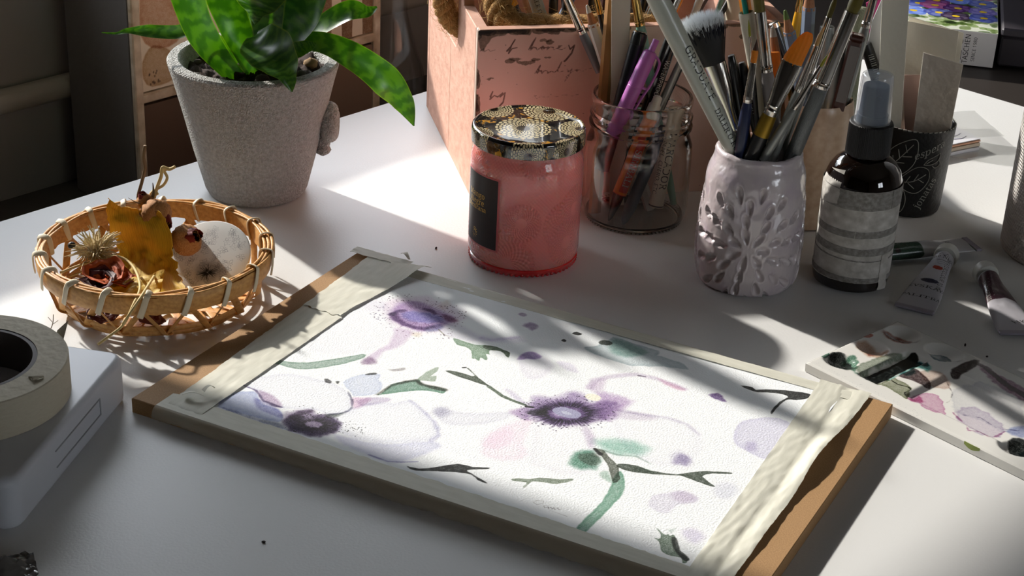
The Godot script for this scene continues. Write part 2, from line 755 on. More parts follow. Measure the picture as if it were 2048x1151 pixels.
# ---------------------------------------------------------------- little unit of painted drawers behind the table
func cabinet():
	var org := Vector3(0.83, TY - 0.12, -1.206).rotated(Vector3.UP, ROOM)
	var t := thing("drawer_unit", "small painted drawer unit with pear decoration on the ledge behind the flowerpot", "drawers", org, ROOM)
	var side := tri_plan(relief(mat("unit_grey", Color(0.42, 0.40, 0.38), 0.75), noise(41, 0.05, 4), 0.03), 6.0)
	var cream := mat("unit_cream", Color(0.95, 0.90, 0.81), 0.7)
	tri_plan(cream, 5.0)
	cream.albedo_texture = noise(43, 0.03, 5, Color(0.62, 0.54, 0.45), Color.WHITE, 256, FastNoiseLite.TYPE_SIMPLEX_SMOOTH, 0.28)
	relief(cream, noise(44, 0.08, 4), 0.03)
	var W := 0.292
	var H := 0.26
	var g := Geo.new()
	g.box(Vector3(0.008, H, 0.098), 0.0015, Vector3(0.004, H / 2, -0.05))
	g.box(Vector3(0.008, H, 0.098), 0.0015, Vector3(W - 0.004, H / 2, -0.05))
	g.box(Vector3(W - 0.016, 0.008, 0.098), 0.001, Vector3(W / 2, H - 0.004, -0.05))
	g.box(Vector3(W - 0.016, 0.008, 0.098), 0.001, Vector3(W / 2, 0.004, -0.05))
	g.box(Vector3(W - 0.016, H - 0.016, 0.004), 0.001, Vector3(W / 2, H / 2, -0.096))
	part("carcass", g, side, t)
	g = Geo.new()
	for x in [0.0045, W / 2, W - 0.0045]:
		g.box(Vector3(0.009, H, 0.006), 0.0012, Vector3(x, H / 2, 0.0015))
	for y in [0.0045, 0.1165, H - 0.0045]:
		for x in [W * 0.25, W * 0.75]:
			g.box(Vector3(W / 2 - 0.0095, 0.009, 0.006), 0.0012, Vector3(x, y, 0.0012))
	part("front_frame", g, cream, t)
	# drawer fronts: the pears are painted on one, stripes on another, two are plain
	var fronts := [[W * 0.25, 0.188, 0.132, pears()], [W * 0.75, 0.188, 0.132, stripes()], [W * 0.25, 0.0595, 0.099, null], [W * 0.75, 0.0595, 0.099, null]]
	for k in 4:
		var f = fronts[k]
		var d := Node3D.new()
		d.name = "drawer"
		t.add_child(d, true)
		d.position = Vector3(f[0], f[1], 0)
		g = Geo.new()
		var dw := W / 2 - 0.016
		var dh: float = f[2]
		g.sheet(2, 2, func(u: float, v: float): return Vector3((u - 0.5) * dw, (v - 0.5) * dh, -0.0015), 0.003)
		g.box(Vector3(dw - 0.004, dh - 0.004, 0.08), 0.001, Vector3(0, 0, -0.046))
		var m := mat("drawer_plain", Color(0.40, 0.31, 0.25), 0.6)
		if k == 3:
			m = mat("drawer_light", Color(0.52, 0.43, 0.36), 0.6)
		if f[3]:
			m = mat("drawer_print_%d" % k, Color.WHITE, 0.6)
			m.albedo_texture = f[3]
		part("front", g, m, d)
		g = Geo.new()
		g.lathe([Vector2(0, -0.003), Vector2(0.002, -0.003), Vector2(0.002, 0.004), Vector2(0.0045, 0.007), Vector2(0.0045, 0.010), Vector2(0.002, 0.012), Vector2(0, 0.012)], 16)
		if k == 2:
			var kn := part("knob", g, mat("knob_brown", Color(0.25, 0.19, 0.15), 0.4), d)
			kn.rotation.x = PI / 2
			kn.position = Vector3(0.02, 0, 0)

func pears() -> ImageTexture:
	var s := Sheet.new()
	s.start(Vector2(0, 0), Vector2(130, 132), 3.0, Color(0.95, 0.90, 0.81), speck, cloud)
	# texture rows run upwards on the front; y is measured from its lower edge
	s.wash([6, 6, 20, 2, 38, 6, 42, 18, 34, 30, 26, 36, 16, 40, 6, 34, 2, 20], Color(0.74, 0.62, 0.47), 0.6, 1.0, 0.3, 3.0)
	s.wash([6, 44, 22, 36, 40, 38, 50, 52, 46, 66, 36, 76, 40, 92, 34, 104, 24, 104, 8, 108, 4, 90, 2, 60], Color(0.78, 0.60, 0.48), 0.7, 1.0, 0.3, 4.0)
	s.wash([16, 108, 10, 116, 4, 124, 12, 122, 18, 114], Color(0.45, 0.45, 0.2), 0.7, 0.6)
	s.wash([18, 110, 26, 122, 36, 126, 30, 116], Color(0.45, 0.47, 0.22), 0.7, 0.6)
	s.wash([16, 112, 16, 130, 24, 132, 22, 120], Color(0.5, 0.5, 0.25), 0.7, 0.6)
	s.wash([70, 70, 82, 64, 92, 70, 84, 78], Color(0.5, 0.48, 0.26), 0.7, 0.6)
	s.wash([60, 62, 66, 72, 78, 78, 70, 66], Color(0.5, 0.48, 0.26), 0.6, 0.6)
	rng.seed = 3
	for k in 30:
		var p := Vector2(58 + rng.randf_range(-14, 14), 112 + rng.randf_range(-18, 18))
		p.x += (130 - p.y) * 0.35
		s.dot(p, 2.4, 2.4, Color(0.22, 0.15, 0.14), 0.9, true)
		s.dot(p + Vector2(0.6, 0.7), 0.8, 0.8, Color(0.6, 0.5, 0.47), 0.8, true)
	for k in 16:
		s.dot(Vector2(47 + rng.randf_range(-8, 8), 22 + rng.randf_range(-8, 8)), 1.0, 1.4, Color(0.35, 0.28, 0.22), 0.8)
	for k in 14:
		s.dot(Vector2(16 + rng.randf_range(-7, 7), 12 + rng.randf_range(-7, 7)), 0.8, 1.2, Color(0.35, 0.28, 0.22), 0.6)
	return s.texture()

func stripes() -> ImageTexture:
	var s := Sheet.new()
	s.start(Vector2(0, 0), Vector2(130, 132), 2.0, Color(0.95, 0.90, 0.81), speck, cloud)
	for k in 5:
		var x := 8.0 + k * 27.0
		s.wash([x, -5, x, 140, x + 13, 140, x + 13, -5], Color(0.55, 0.44, 0.34), 0.9, 0.4, 0, 1, 0.2, 0.4)
	return s.texture()


# ---------------------------------------------------------------- the board, the sheet taped to it and the tapes. Board axes: x along its length, z towards the viewer, millimetres in the print
const BOARD_AT := Vector3(0.0085, TY, -0.9081)
const BOARD_TURN := -0.47473

func board_and_painting():
	var mdf := mat("mdf", Color(0.72, 0.565, 0.385), 0.75)
	tri_plan(mdf, 14.0)
	mdf.albedo_texture = noise(51, 0.12, 4, Color(0.82, 0.8, 0.77), Color(1, 1, 1), 512)
	var g := Geo.new()
	g.prism(PackedVector2Array([Vector2(-0.1960, -0.1200), Vector2(0.1960, -0.1185), Vector2(0.1965, 0.1165), Vector2(-0.1962, 0.1245)]), 0.0002, 0.0098, 0.0004)
	solo("drawing_board", g, mdf, "brown fibreboard drawing board under the taped flower painting", "board", BOARD_AT, BOARD_TURN)
	# the sheet
	g = Geo.new()
	var f := func(u: float, v: float):
		var x := lerpf(-0.166, 0.166, u)
		var z := lerpf(-0.117, 0.1155, v)
		return Vector3(x, 0.0104 + 0.0004 * sin(u * 7.0) * sin(v * 5.0 + 1.0), z)
	g.sheet(40, 30, f, 0.0004)
	var pm := mat("cold_pressed_paper", Color.WHITE, 0.85)
	pm.albedo_texture = painting()
	pm.heightmap_enabled = true
	pm.heightmap_texture = paper_grain()
	pm.heightmap_scale = 0.02
	solo("flower_painting", g, pm, "watercolour of purple anemones on white textured paper, taped to the board", "painting", BOARD_AT, BOARD_TURN)
	tapes()

func paper_grain() -> ImageTexture:
	var n1 := FastNoiseLite.new()
	n1.seed = 77
	n1.noise_type = FastNoiseLite.TYPE_SIMPLEX_SMOOTH
	n1.frequency = 0.155
	n1.fractal_octaves = 2
	var im := n1.get_image(1328, 930)
	return ImageTexture.create_from_image(im)

func tapes():
	var tm := mat("masking_tape", Color(0.92, 0.915, 0.86), 0.62)
	tm.albedo_texture = noise(61, 0.03, 4, Color(0.93, 0.93, 0.92), Color.WHITE)
	tri_plan(relief(tm, noise(62, 0.02, 4, Color.BLACK, Color.WHITE, 512), 0.006), 5.0, Vector3(1.0, 3.0, 6.0))
	var tb := mat("masking_tape_across", Color(0.92, 0.915, 0.86), 0.62)
	tb.albedo_texture = noise(63, 0.03, 4, Color(0.93, 0.93, 0.92), Color.WHITE)
	tri_plan(relief(tb, noise(64, 0.02, 4, Color.BLACK, Color.WHITE, 512), 0.006), 5.0, Vector3(6.0, 3.0, 1.0))
	for m in [tm, tb]:
		m.albedo_color.a = 0.80
		m.transparency = BaseMaterial3D.TRANSPARENCY_ALPHA
	var w := FastNoiseLite.new()
	w.seed = 8
	w.frequency = 1.0
	var lay := 0.01085
	# back strip, its outer edge a little over the board's edge
	var g := Geo.new()
	g.sheet(90, 8, func(u: float, v: float):
		var x := lerpf(-0.150, 0.172, u)
		var z := lerpf(-0.1228, lerpf(-0.1055, -0.1072, u), v)
		var y := lay if z > -0.118 else lay - (-0.118 - z) * 0.9
		return Vector3(x, y + 0.0003 * w.get_noise_2d(x * 90, z * 300), z), 0.00015)
	solo("masking_tape_strip", g, tm, "pale masking tape strip along the back edge of the painting", "tape", BOARD_AT, BOARD_TURN, "")
	# front strip: falls over the front edge of the board, hem wavy; over bare board the thin tape shows the brown below
	var hang := tri_plan(relief(mat("masking_tape_over_edge", Color(0.80, 0.76, 0.68, 0.42), 0.40), noise(62, 0.02, 4, Color.BLACK, Color.WHITE, 512), 0.008), 5.0, Vector3(1.0, 3.0, 6.0))
	hang.transparency = BaseMaterial3D.TRANSPARENCY_ALPHA
	var fall := func(u: float, s: float):
		# s < 1: on the board, s > 1: beyond its edge
		var x := lerpf(-0.178, 0.172, u)
		var z0 := 0.1075 + 0.0012 * w.get_noise_1d(x * 130)
		var ze := lerpf(0.1246, 0.1178, (x + 0.196) / 0.392) + 0.0006
		if s <= 1.0:
			return Vector3(x, lay, lerpf(z0, ze, s))
		var q := s - 1.0
		var reach := 0.0066 + 0.0026 * u + 0.0020 * w.get_noise_1d(x * 60 + 40)
		var z := ze + 0.0042 * (1.0 - exp(-q * 3.0)) + 0.0010 * w.get_noise_2d(x * 120, q * 4.0) * q
		return Vector3(x, maxf(lay - reach * (q * q * 0.35 + q * 0.65), 0.0011), z)
	var fs := thing("masking_tape_strip", "masking tape strip folded down over the front edge of the board", "tape", BOARD_AT, BOARD_TURN)
	g = Geo.new()
	g.sheet(120, 5, func(u: float, v: float): return (fall as Callable).call(u, v * 0.97), 0.00015)
	part("flat_band", g, tm, fs)
	g = Geo.new()
	g.sheet(120, 12, func(u: float, v: float): return (fall as Callable).call(u, 0.97 + v * 1.03), 0.00015)
	part("hanging_hem", g, hang, fs)
	# left side: two pieces, one lapping the other
	g = Geo.new()
	g.sheet(12, 70, func(u: float, v: float):
		var z := lerpf(-0.0300, 0.1270, v)
		var x := lerpf(lerpf(-0.1795, -0.1725, v), -0.1485, u) + 0.0008 * w.get_noise_1d(z * 160) * (1.0 - u)
		var y := lay + 0.0004 + 0.0005 * w.get_noise_2d(x * 260, z * 60)
		if z > 0.119:
			y -= (z - 0.119) * 0.55
		if v == 0.0:
			z += 0.003 * w.get_noise_1d(u * 9.0)
		return Vector3(x, y, z), 0.00015)
	solo("masking_tape_strip", g, tb, "masking tape strip on the left, nearest the white case, lapped by another", "tape", BOARD_AT, BOARD_TURN)
	g = Geo.new()
	g.sheet(12, 50, func(u: float, v: float):
		var z := lerpf(-0.1262, -0.0290, v)
		var x := lerpf(lerpf(-0.1845, -0.1790, v), lerpf(-0.1380, -0.1500, minf(1.0, v * 1.15)), u) + 0.001 * w.get_noise_1d(z * 130 + 7) * (1.0 - u)
		var y := lay + 0.0009 + 0.0006 * w.get_noise_2d(x * 230, z * 50) + 0.0035 * pow(u, 3.0) * exp(-pow((v - 0.12) / 0.22, 2.0))
		if v == 1.0:
			z += 0.004 * w.get_noise_1d(u * 7.0 + 3.0)
		if z < -0.119:
			y -= (-0.119 - z) * 0.4
		return Vector3(x, y, z), 0.00015)
	solo("masking_tape_strip", g, tb, "masking tape strip on the left towards the flowerpot, with one edge lifting", "tape", BOARD_AT, BOARD_TURN)
	# a short piece holding the far left corner
	g = Geo.new()
	g.sheet(20, 8, func(u: float, v: float):
		var x := lerpf(-0.1985, -0.1520, u)
		var z := lerpf(-0.1245, -0.1150, v) + 0.0015 * w.get_noise_1d(u * 6.0) * v
		return Vector3(x, lay + 0.0016 + 0.0005 * w.get_noise_2d(x * 200, z * 200), z), 0.00015)
	solo("masking_tape_strip", g, tm, "short piece of masking tape at the far left corner of the board", "tape", BOARD_AT, BOARD_TURN)
	# right side: half on paper, half on the board, its free edge curling up
	g = Geo.new()
	g.sheet(18, 90, func(u: float, v: float):
		var z := lerpf(-0.1215, 0.1200, v)
		var inner := lerpf(0.1485, 0.1575, v)
		var outer := lerpf(0.1812, 0.1800, v) + 0.0004 * w.get_noise_1d(z * 500)
		var x := lerpf(inner, outer, u)
		var lift := 0.0046 * exp(-pow((z + 0.030) / 0.036, 2.0)) + 0.0010 * exp(-pow((z - 0.055) / 0.02, 2.0))
		var y := lay + 0.0003 - 0.0003 * smoothstep(0.45, 0.62, u) + lift * pow(smoothstep(0.45, 1.0, u), 1.6) + 0.0006 * w.get_noise_2d(x * 260, z * 70) + 0.0006 * sin(u * 9.0) * smoothstep(0.4, 0.6, u)
		x -= lift * 0.35 * smoothstep(0.5, 1.0, u)
		if v == 0.0:
			z += 0.0012 * w.get_noise_1d(u * 20.0)
		return Vector3(x, y, z), 0.00015)
	solo("masking_tape_strip", g, tb, "masking tape strip along the right edge, curling up over the bare board", "tape", BOARD_AT, BOARD_TURN)
	# torn scraps of tape and a paint flake on the tapes
	for k in 3:
		var p: Vector3 = [Vector3(-0.1640, 0.0128, 0.1065), Vector3(-0.1595, 0.0135, 0.0975), Vector3(-0.1600, 0.0125, -0.1290)][k]
		g = Geo.new()
		g.sheet(6, 4, func(u: float, v: float):
			var q := Vector3((u - 0.5) * [0.013, 0.0075, 0.012][k], 0, (v - 0.5) * 0.005 * (1.0 - 0.7 * u))
			q.y = 0.0022 * sin(u * 3.0) * [1.0, 1.3, 1.2][k] + 0.001 * v
			return q, 0.0002)
		var o := solo("tape_scrap", g, tb, ["longer torn scrap of tape lying on the left tape corner", "shorter torn scrap of tape lying on the left tape corner", "torn tape scrap sticking up behind the far left board corner"][k], "scrap", BOARD_AT + p.rotated(Vector3.UP, BOARD_TURN), BOARD_TURN + [0.3, 1.0, -0.7][k])
		if k == 2:
			o.rotation.x = 0.3


# pigments of the watercolour, in millimetres on the sheet
func painting() -> ImageTexture:
	var s := Sheet.new()
	s.start(Vector2(-166, -117), Vector2(166, 115.5), 4.0, Color(0.945, 0.957, 0.965), speck, cloud)
	var lilac := Color(0.72, 0.66, 0.80)
	var pale := Color(0.80, 0.79, 0.88)
	var blue := Color(0.68, 0.72, 0.86)
	var dark := Color(0.24, 0.17, 0.30)
	var green := Color(0.47, 0.58, 0.51)
	var deep := Color(0.22, 0.25, 0.22)
	var ink := Color(0.10, 0.11, 0.10)
	var pink := Color(0.93, 0.78, 0.87)
	# far flower: soft petals, purple ring with a blue heart, a smear and a long stem
	s.wash([-149.8, 13.6, -154.9, -21.8, -152.1, -52.4, -139.6, -64.1, -125.2, -54.6, -112.9, -36.0, -106.7, -14.4, -112.5, 1.9, -129.6, 16.0], pale, 0.10, 2.0, 0.05, 4.0, 0.3, 3.0)
	s.wash([-157.2, -57.8, -147.2, -74.9, -133.5, -59.4, -137.6, -46.5], lilac, 0.12, 3.0)
	s.wash([-92.2, -50.6, -81.1, -64.4, -62.3, -57.1, -35.2, -68.2, -35.9, -61.4, -63.6, -46.6, -80.3, -45.3], lilac, 0.14, 3.0, 0.1, 4.0)
	s.wash([-136.0, -64.1, -132.7, -75.0, -119.2, -85.6, -107.0, -83.1, -91.0, -81.5, -80.7, -71.4, -83.7, -56.1, -89.1, -42.8, -101.1, -38.3, -115.2, -40.5, -128.9, -51.6], Color(0.80, 0.66, 0.78), 0.35, 5.0, 0.0, 2.0, 0.35, 4.0)
	s.wash([-127.4, -57.7, -128.1, -67.5, -119.8, -76.4, -105.9, -73.5, -96.5, -72.8, -86.8, -69.0, -86.9, -59.0, -91.5, -49.4, -94.7, -42.4, -104.3, -41.1, -115.6, -43.6, -123.4, -50.1], Color(0.64, 0.51, 0.74), 0.6, 3.0, 0.1, 2.0, 0.35, 3.0)
	s.wash([-119.0, -56.4, -114.5, -62.7, -103.3, -66.7, -94.0, -66.0, -91.5, -59.3, -99.3, -52.5, -108.3, -50.0, -114.7, -50.8], Color(0.50, 0.62, 0.90), 0.5, 2.4, 0.0, 2.0, 0.3, 3.0)
	s.line([-123.7, -52.5, -117.8, -47.1, -110.4, -43.7, -102.9, -43.6, -95.6, -45.1, -92.4, -50.8], 2.6, 1.8, Color(0.42, 0.29, 0.50), 0.75, 1.4, 1.6)
	s.line([-123.9, -51.5, -123.2, -57.1, -120.1, -60.8], 2.2, 1.6, Color(0.40, 0.30, 0.50), 0.7, 1.2, 1.4)
	s.line([-109.5, -69.4, -103.7, -69.8, -100.8, -67.5], 1.8, 1.6, Color(0.42, 0.29, 0.46), 0.75, 0.9, 1.2)
	s.wash([-96.1, -69.7, -90.4, -70.1, -82.5, -66.8, -85.6, -63.2, -91.5, -64.3], Color(0.50, 0.28, 0.40), 0.75, 1.8)
	s.wash([-95.8, -46.6, -91.2, -56.2, -85.8, -54.7, -87.3, -47.2, -91.9, -42.6], Color(0.42, 0.45, 0.62), 0.6, 1.6)
	s.wash([-111.7, -36.2, -102.9, -38.7, -97.6, -32.5, -96.7, -20.3, -98.4, -11.4, -101.4, -3.3, -99.3, 9.2, -103.0, 14.6, -105.6, 7.2, -105.5, -5.2, -104.7, -16.7, -107.8, -27.5], Color(0.78, 0.67, 0.80), 0.45, 2.4, 0.10, 3.0, 0.35, 2.0)
	s.wash([-105.8, 14.4, -105.9, 5.3, -100.2, 6.2, -97.0, 10.2, -101.4, 14.5], Color(0.50, 0.38, 0.50), 0.55, 1.4)
	s.wash([-99.2, -36.3, -94.4, -39.4, -92.7, -34.1, -96.5, -33.2], Color(0.88, 0.80, 0.66), 0.4, 2.0)
	s.wash([-104.8, -79.4, -103.6, -88.8, -98.3, -83.6, -99.0, -74.6], Color(0.86, 0.78, 0.72), 0.4, 2.4)
	s.wash([-105.5, -70.3, -105.5, -75.4, -102.5, -69.7], Color.WHITE, 0.0, 0.3)
	s.wash([-154.1, 45.6, -154.8, 41.5, -153.1, 39.7, -143.8, 38.2, -133.3, 32.1, -120.9, 18.0, -110.7, 4.6, -107.6, 7.2, -111.1, 16.3, -120.0, 30.3, -128.7, 38.9, -136.6, 43.2, -147.1, 44.0], green, 0.62, 0.45, 0.35, 0.9, 0.35, 0.8)
	s.wash([-90.2, 11.8, -85.3, 11.6, -79.2, 5.4, -77.9, 7.6, -83.0, 13.1], Color(0.55, 0.52, 0.52), 0.6, 0.7)
	s.wash([-95.4, 25.5, -93.6, 22.2, -90.6, 20.2, -89.8, 22.6, -94.1, 25.9], Color(0.25, 0.26, 0.25), 0.85, 0.3, 0, 1, 0.2, 0.5)
	s.wash([-73.4, -44.2, -69.9, -44.9, -57.3, -44.3, -51.7, -47.2, -44.4, -49.5, -38.0, -48.2, -33.3, -47.4, -30.7, -41.3, -33.2, -42.0, -38.9, -46.0, -45.3, -43.5, -44.5, -40.1, -42.2, -37.7, -46.0, -38.3, -41.5, -32.8, -41.3, -29.9, -46.1, -32.1, -44.0, -26.6, -48.0, -28.6, -49.8, -27.4, -55.2, -36.3, -61.2, -38.6, -66.7, -38.2], Color(0.50, 0.60, 0.50), 0.8, 0.3, 0.2, 1.2, 0.35, 0.5)
	s.wash([-51.7, -47.2, -44.4, -49.5, -38.0, -48.2, -33.3, -47.4, -30.7, -41.3, -33.2, -42.0, -38.9, -46.0, -45.3, -43.5, -50.3, -43.4], Color(0.42, 0.44, 0.38), 0.75, 0.4)
	s.line([-87.3, -49.7, -80.3, -45.3, -72.5, -45.6], 0.5, 0.25, Color(0.45, 0.45, 0.30), 0.7)
	# dabs and dots on the far side
	s.wash([-54.5, -96.9, -53.0, -100.6, -48.5, -99.6, -49.5, -96.2], Color(0.55, 0.45, 0.60), 0.6, 0.9)
	s.wash([-44.2, -84.1, -42.0, -90.7, -35.4, -89.8, -34.8, -81.3, -38.9, -83.7], Color(0.50, 0.40, 0.55), 0.65, 1.2, 0, 1, 0.3, 2.0)
	s.wash([-11.8, -92.9, -10.3, -96.5, -5.9, -95.8, -7.4, -92.8], ink, 0.95, 0.2, 0, 1, 0.05, 0.4)
	s.wash([-13.3, -80.0, -12.8, -82.8, -10.2, -81.7, -10.7, -79.6], ink, 0.95, 0.2, 0, 1, 0.05, 0.4)
	s.wash([3.0, -80.8, 9.9, -86.6, 12.8, -103.4, 27.2, -102.8, 45.7, -102.4, 47.4, -96.2, 62.2, -96.2, 71.2, -91.2, 69.5, -89.0, 56.5, -85.3, 40.2, -74.8, 22.0, -75.0, 12.8, -76.2, 5.6, -77.7], Color(0.60, 0.68, 0.70), 0.42, 1.0, 0.25, 1.6, 0.25, 1.6)
	s.wash([16.6, -88.5, 14.5, -102.0, 28.1, -100.9, 40.8, -96.8, 35.1, -85.8, 25.2, -81.8], Color(0.45, 0.64, 0.58), 0.55, 2.6)
	s.wash([8.1, -91.6, 9.4, -96.7, 15.6, -96.4, 16.1, -91.8, 11.1, -89.8], deep, 0.9, 0.5)
	s.wash([-25.0, -42.1, -25.3, -52.8, -21.7, -56.3, -13.9, -54.1, -15.3, -48.4, -20.7, -46.1], Color(0.50, 0.38, 0.62), 0.65, 1.2, 0.1, 1.5)
	s.wash([-25.0, -42.1, -23.0, -50.6, -14.8, -53.5, -1.9, -47.6, -1.1, -29.5, -9.1, -24.4], lilac, 0.10, 2.0, 0.1, 3.0)
	s.wash([-2.1, -52.2, 4.3, -56.4, 14.5, -48.8, 8.8, -47.5], lilac, 0.25, 2.0, 0.1, 1.0, 0.4, 3.0)
	s.line([-58.5, -54.6, -51.2, -55.6, -44.8, -62.2, -38.3, -68.9], 1.4, 1.8, lilac, 0.45, 1.8, 2.0)
	# near left flower
	s.wash([-147.7, 105.1, -150.4, 89.5, -140.0, 79.3, -133.2, 83.7, -125.7, 89.2, -115.1, 89.2, -107.7, 94.7, -106.9, 100.8, -118.9, 103.5, -135.0, 105.4], Color(0.62, 0.66, 0.82), 0.55, 1.0, 0.2, 2.0, 0.25, 1.6)
	s.wash([-135.6, 85.3, -128.2, 85.7, -115.1, 89.2, -106.9, 95.8, -115.4, 96.2, -127.6, 93.9], Color(0.60, 0.58, 0.76), 0.45, 1.2, 0.2, 1.5)
	s.wash([-147.3, 105.6, -135.9, 104.3, -118.1, 104.6, -106.1, 101.9, -96.6, 105.7, -108.1, 106.5, -124.9, 107.3, -140.7, 107.3], Color(0.35, 0.36, 0.48), 0.55, 1.6, 0, 1, 0.4, 2.0)
	s.wash([-150.7, 76.4, -152.3, 64.8, -145.0, 61.1, -140.0, 54.1, -131.2, 48.5, -116.5, 46.3, -103.7, 45.3, -93.2, 49.2, -84.8, 56.1, -80.0, 63.4, -79.8, 68.4, -86.5, 77.7, -96.3, 77.3, -113.5, 86.5, -116.7, 86.9, -125.5, 85.7, -129.7, 84.9, -137.5, 77.7, -140.7, 77.1, -147.4, 77.8], Color(0.74, 0.74, 0.84), 0.11, 0.8, 0.22, 2.2, 0.25, 1.2)
	s.line([-150.7, 76.4, -146.7, 77.4, -140.2, 77.7, -135.8, 80.1, -131.1, 84.1, -128.2, 85.7, -125.5, 85.7, -118.8, 86.5, -114.9, 85.7], 0.7, 1.0, Color(0.30, 0.25, 0.42), 0.75, 0.5, 1.2)
	s.wash([-138.1, 78.1, -135.7, 76.5, -126.7, 77.8, -115.7, 84.6, -118.4, 87.1, -125.5, 85.7, -129.2, 85.5], Color(0.62, 0.48, 0.62), 0.5, 1.6, 0.1, 1.5)
	s.line([-92.6, 48.8, -84.8, 56.1, -80.0, 63.4, -79.8, 68.4, -82.4, 73.5, -86.5, 77.7], 0.5, 1.2, Color(0.34, 0.34, 0.42), 0.65, 0.5, 1.0)
	s.wash([-101.7, 40.4, -97.3, 26.6, -87.8, 20.5, -85.2, 26.1, -79.2, 31.4, -76.7, 42.2, -86.2, 51.8, -89.9, 48.9], Color(0.72, 0.76, 0.87), 0.42, 0.7, 0.2, 1.5)
	s.wash([-86.4, 53.7, -80.5, 49.9, -76.0, 48.8, -75.6, 58.9, -78.9, 64.4], Color(0.80, 0.60, 0.74), 0.5, 1.8)
	s.wash([-81.8, 56.0, -78.1, 48.3, -70.0, 43.2, -65.4, 43.7, -68.4, 49.9, -75.6, 58.9], Color(0.70, 0.64, 0.76), 0.45, 1.4, 0.1)
	s.wash([-86.5, 77.7, -80.8, 70.7, -77.8, 56.8, -64.5, 46.6, -61.8, 46.6, -55.5, 37.4, -43.3, 43.4, -30.0, 51.7, -20.2, 61.9, -21.8, 71.0, -38.2, 84.6, -54.4, 91.7, -67.0, 91.7, -74.8, 90.1], Color(0.76, 0.76, 0.86), 0.10, 1.2, 0.24, 3.0, 0.25, 1.6)
	s.line([-55.1, 38.0, -43.3, 43.4, -30.0, 51.7, -19.8, 63.3, -20.8, 71.2], 0.8, 1.4, Color(0.60, 0.58, 0.74), 0.32, 1.4, 1.4)
	s.wash([-71.7, 94.7, -53.7, 92.9, -37.5, 85.7, -21.1, 72.1, -13.7, 72.2, -12.8, 76.4, -18.1, 90.7, -23.5, 100.3, -29.9, 104.3, -42.8, 103.3, -60.3, 101.8], Color(0.72, 0.72, 0.85), 0.36, 2.2, 0.14, 2.0)
	s.line([-42.8, 103.3, -30.2, 103.8, -23.4, 100.5, -15.5, 94.9], 0.6, 0.5, Color(0.50, 0.48, 0.68), 0.6, 0.4)
	s.wash([-109.4, 92.4, -105.8, 85.0, -99.4, 79.2, -90.5, 82.0, -81.5, 81.3, -73.9, 86.3, -72.5, 93.6, -78.1, 100.4, -87.9, 103.4, -98.9, 102.3], Color(0.40, 0.32, 0.46), 0.7, 3.0, 0, 1, 0.4, 3.0)
	s.line([-100.9, 92.0, -100.1, 98.1, -94.6, 101.1, -86.3, 100.7, -80.0, 97.5, -76.6, 91.3, -78.4, 85.9, -84.5, 83.2, -89.3, 83.7], 4.8, 4.2, Color(0.30, 0.23, 0.37), 0.82, 2.0, 2.4, 0.4)
	s.line([-102.3, 91.2, -102.2, 85.2, -99.1, 80.8], 3.4, 2.2, Color(0.34, 0.25, 0.38), 0.7, 1.6, 2.0, 0.35)
	s.wash([-88.9, 79.3, -83.6, 74.2, -80.2, 70.3, -80.9, 75.8, -84.1, 81.3], Color(0.28, 0.32, 0.28), 0.6, 1.2)
	s.wash([-113.0, 44.1, -111.9, 42.4, -108.0, 43.6, -107.0, 46.5, -110.0, 46.6], Color(0.28, 0.28, 0.28), 0.85, 0.5)
	s.wash([-106.0, 42.2, -103.7, 41.3, -102.7, 44.3, -103.8, 44.5], Color(0.25, 0.26, 0.25), 0.85, 0.4)
	s.wash([-76.7, 42.2, -74.3, 40.6, -75.0, 26.9, -69.7, 19.8, -65.3, 14.2, -63.0, 13.7, -60.4, 16.5, -54.4, 16.3, -44.0, 15.0, -42.7, 19.4, -44.8, 20.8, -51.3, 21.5, -60.7, 27.5, -68.5, 36.0, -73.2, 40.8, -74.7, 42.7], Color(0.40, 0.56, 0.47), 0.75, 0.35, 0.3, 1.2, 0.4, 0.8)
	s.line([-75.7, 42.4, -74.2, 28.1, -69.6, 20.1, -64.9, 14.9, -60.3, 17.4, -53.9, 17.2, -43.9, 15.8], 0.8, 1.8, Color(0.25, 0.25, 0.20), 0.75, 1.0, 1.0, 0.4)
	s.wash([-65.0, 13.2, -65.2, 4.1, -63.1, -5.6, -61.1, -6.0, -59.7, -1.3, -60.3, 6.5, -57.5, 3.8, -54.3, 9.9, -58.2, 11.5, -63.0, 13.7], Color(0.60, 0.66, 0.58), 0.7, 0.4, 0.2, 1.0)
	# large flower on the right
	s.wash([22.4, 20.2, 28.4, 37.8, 38.5, 59.8, 45.6, 63.0, 60.8, 62.5, 69.6, 56.9, 72.6, 47.4, 63.3, 28.4, 53.1, 15.6, 47.0, 11.2], Color(0.82, 0.78, 0.86), 0.04, 2.6, 0.16, 2.4, 0.3, 2.0)
	s.wash([7.9, 63.6, 3.7, 50.3, 5.6, 37.6, 10.2, 26.4, 18.3, 18.7, 20.8, 29.6, 26.2, 45.6, 34.8, 55.9, 29.6, 65.4, 20.2, 69.9, 12.3, 68.6], pink, 0.20, 3.0, 0.16, 3.5, 0.3, 2.0)
	s.wash([5.6, 52.3, 10.5, 34.5, 18.8, 43.9, 17.4, 57.6, 12.1, 60.9], Color(0.95, 0.78, 0.88), 0.28, 4.0)
	s.wash([-37.1, 41.4, -36.8, 36.1, -32.4, 35.0, -22.9, 34.0, -9.9, 27.4, 1.7, 18.3, 4.6, 26.6, -3.7, 38.6, -15.1, 47.5, -25.0, 50.5], Color(0.78, 0.77, 0.85), 0.22, 2.0, 0.15, 3.0)
	s.wash([-35.6, 43.9, -36.7, 37.7, -32.5, 33.4, -27.7, 38.8, -29.2, 44.8], Color(0.52, 0.50, 0.62), 0.42, 4.0)
